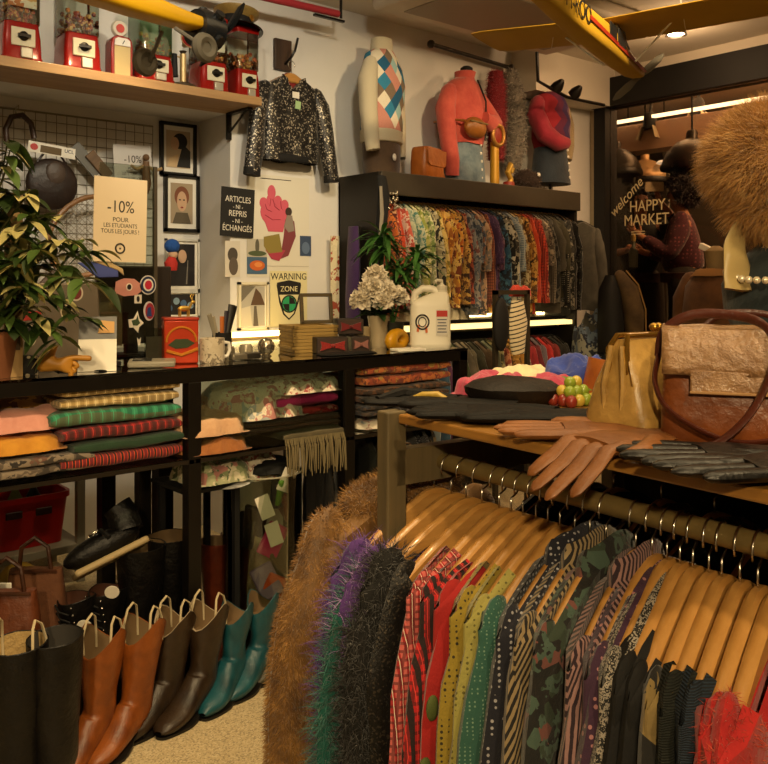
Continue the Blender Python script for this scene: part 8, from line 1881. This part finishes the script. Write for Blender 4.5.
# grapes
p = sh_at(572, 405); t = thing('grape_bunch', 'bunch of green and yellow grapes beside the gold purse', 'grapes', p); t.scale = (.8,)*3
GR = [M('grape_green', '#7f8f2e', .25), M('grape_yellow', '#b39a3e', .25), M('grape_red', '#7d2a20', .3)]
rn = random.Random(8); lay = [(x, y, 0) for x in (-.04, -.015, .01, .035) for y in (-.03, -.005, .02)]+[(x, y, 1) for x in (-.03, -.005, .02) for y in (-.018, .006)]+[(-.015, -.006, 2), (.008, -.004, 2)]
for i, (x, y, k) in enumerate(lay): MB().ball((x+rn.uniform(-.003, .003), y, .013+.019*k), (.0135, .0135, .0145), 12, 8).build('grape', GR[2] if x < -.035 and k == 0 else GR[i % 2], t)
lfb = MB(); leaf(lfb, (.03, -.02, .03), (1, -.2, .2), .05, .022, .6); leaf(lfb, (.02, .02, .05), (.6, .6, .5), .045, .02, .5); lfb.build('leaves', M('grape_leaf', '#4f7a2a', .4), t)
# leather cuff
p = sh_at(604, 397); t = thing('leather_cuff', 'wide orange leather cuff standing behind the grapes', 'cuff', p, .5, rot=(.15, .12, .4)); MB().lathe([(.042, 0), (.044, .004), (.042, .07), (.038, .07), (.038, .004)], n=30, cap=False).build('band', leather('cuff_leather', '#8a4a1c', '#b0682c', .4), t); MB().box((0.0, -.0435, .035), (.03, .004, .02)).build('buckle', G['brass'], t)
# wicker basket + bust with big fur hat
p = P(762, 330, 1.50); p = rk(.475, -.43, ZS+.001); t = thing('wicker_box', 'brown wicker box on the shelf under the bust with the fur hat', 'basket', p, RRZ+PI/2)
WK = F('wicker', 'knit', ['#4a2c14', '#8a5a2c'], 1.6)
MB().loft([rr_ring(.115, .10, 0, .93), rr_ring(.115, .10, .02), rr_ring(.117, .102, .12), rr_ring(.122, .106, .125), rr_ring(.122, .106, .14), rr_ring(.11, .096, .145)]).build('body', WK, t)
for x in (-.07, 0, .07): MB().box((x, -.104, .07), (.008, .006, .14)).build('strap', M('wicker_dark', '#2f1a0c', .6), t, bevel=.002)
bp = p+Vector((0, 0, .147)); t = thing('display_bust', 'draped bust in dark teal cloth with pearls under the big fur hat', 'bust', bp, crz(-.75, -.66))
torso([(0, 0, 0, .08, .105), (.03, 0, 0, .085, .118), (.07, 0, 0, .08, .12), (.105, 0, 0, .065, .10), (.125, 0, 0, .048, .07), (.14, 0, 0, .04, .045)], F('dark_teal', 'solid', ['#101c20', '#1c2c30']), 'draped_cloth', t, wr=.008)
torso([(.08, 0.0, 0, .05, .055), (.115, .005, 0, .04, .042), (.14, .012, 0, .045, .045), (.165, .02, 0, .06, .058), (.215, .018, 0, .075, .066), (.265, .005, 0, .08, .07), (.31, 0, 0, .06, .055), (.335, 0, 0, .02, .02)], M('bust_cream', '#c4b184', .45), 'head', t, wr=0)
MB().ball((.088, 0, .205), (.016, .010, .018), 10, 8).build('nose', M('bust_cream', '#c4b184', .45), t)
for s in (-1, 1): MB().ball((.078, s*.028, .235), (.006, .012, .006), 10, 6).build('eye', DKP, t)
MB().ball((.080, 0, .168), (.006, .016, .006), 10, 6).build('mouth', M('lips', '#8a4038', .4), t)
MB().tube(spl([(.05, -.055, .19), (.068, -.06, .15), (.078, -.06, .11), (.085, -.05, .06)]), [.012+.022*i/18 for i in range(19)], 14, .3).jitter(.008, 28, 3).build('silk_scarf', M('silk_champagne', '#b09a66', .4), t)
pr = MB()
for i in range(44): q = 2*PI*i/44; pr.ball((.075*math.cos(q)+.02*(math.cos(q)+.5), .10*math.sin(q), .115-.05*(math.cos(q)*.5+.5)+.012), .0062, 8, 6)
pr.build('pearls', M('pearl', '#cdbfa0', .2, .1, coat=.5), t)
ht = thing('fur_hat', 'huge golden brown fur hat on the bust at the right edge', 'hat', (bp.x, bp.y, bp.z+.215))
HBASE = fur_mat('gold_fur_base', '#85602a', '#a67a3a', '#bd924c', 14)
hb = MB().ball((0, 0, .052), (.128, .128, .092), 28, 16).ball((0, 0, -.02), (.098, .098, .045), 24, 12); ho = hb.build('body', HBASE, ht)
GF = fur_mat('gold_fur', '#8f652c', '#bd8c48', '#e2bf82', 16)
MB().strands(sample(hb, 42000), .034, .0013, .38, .25, seg=3).build('pile', GF, ho)
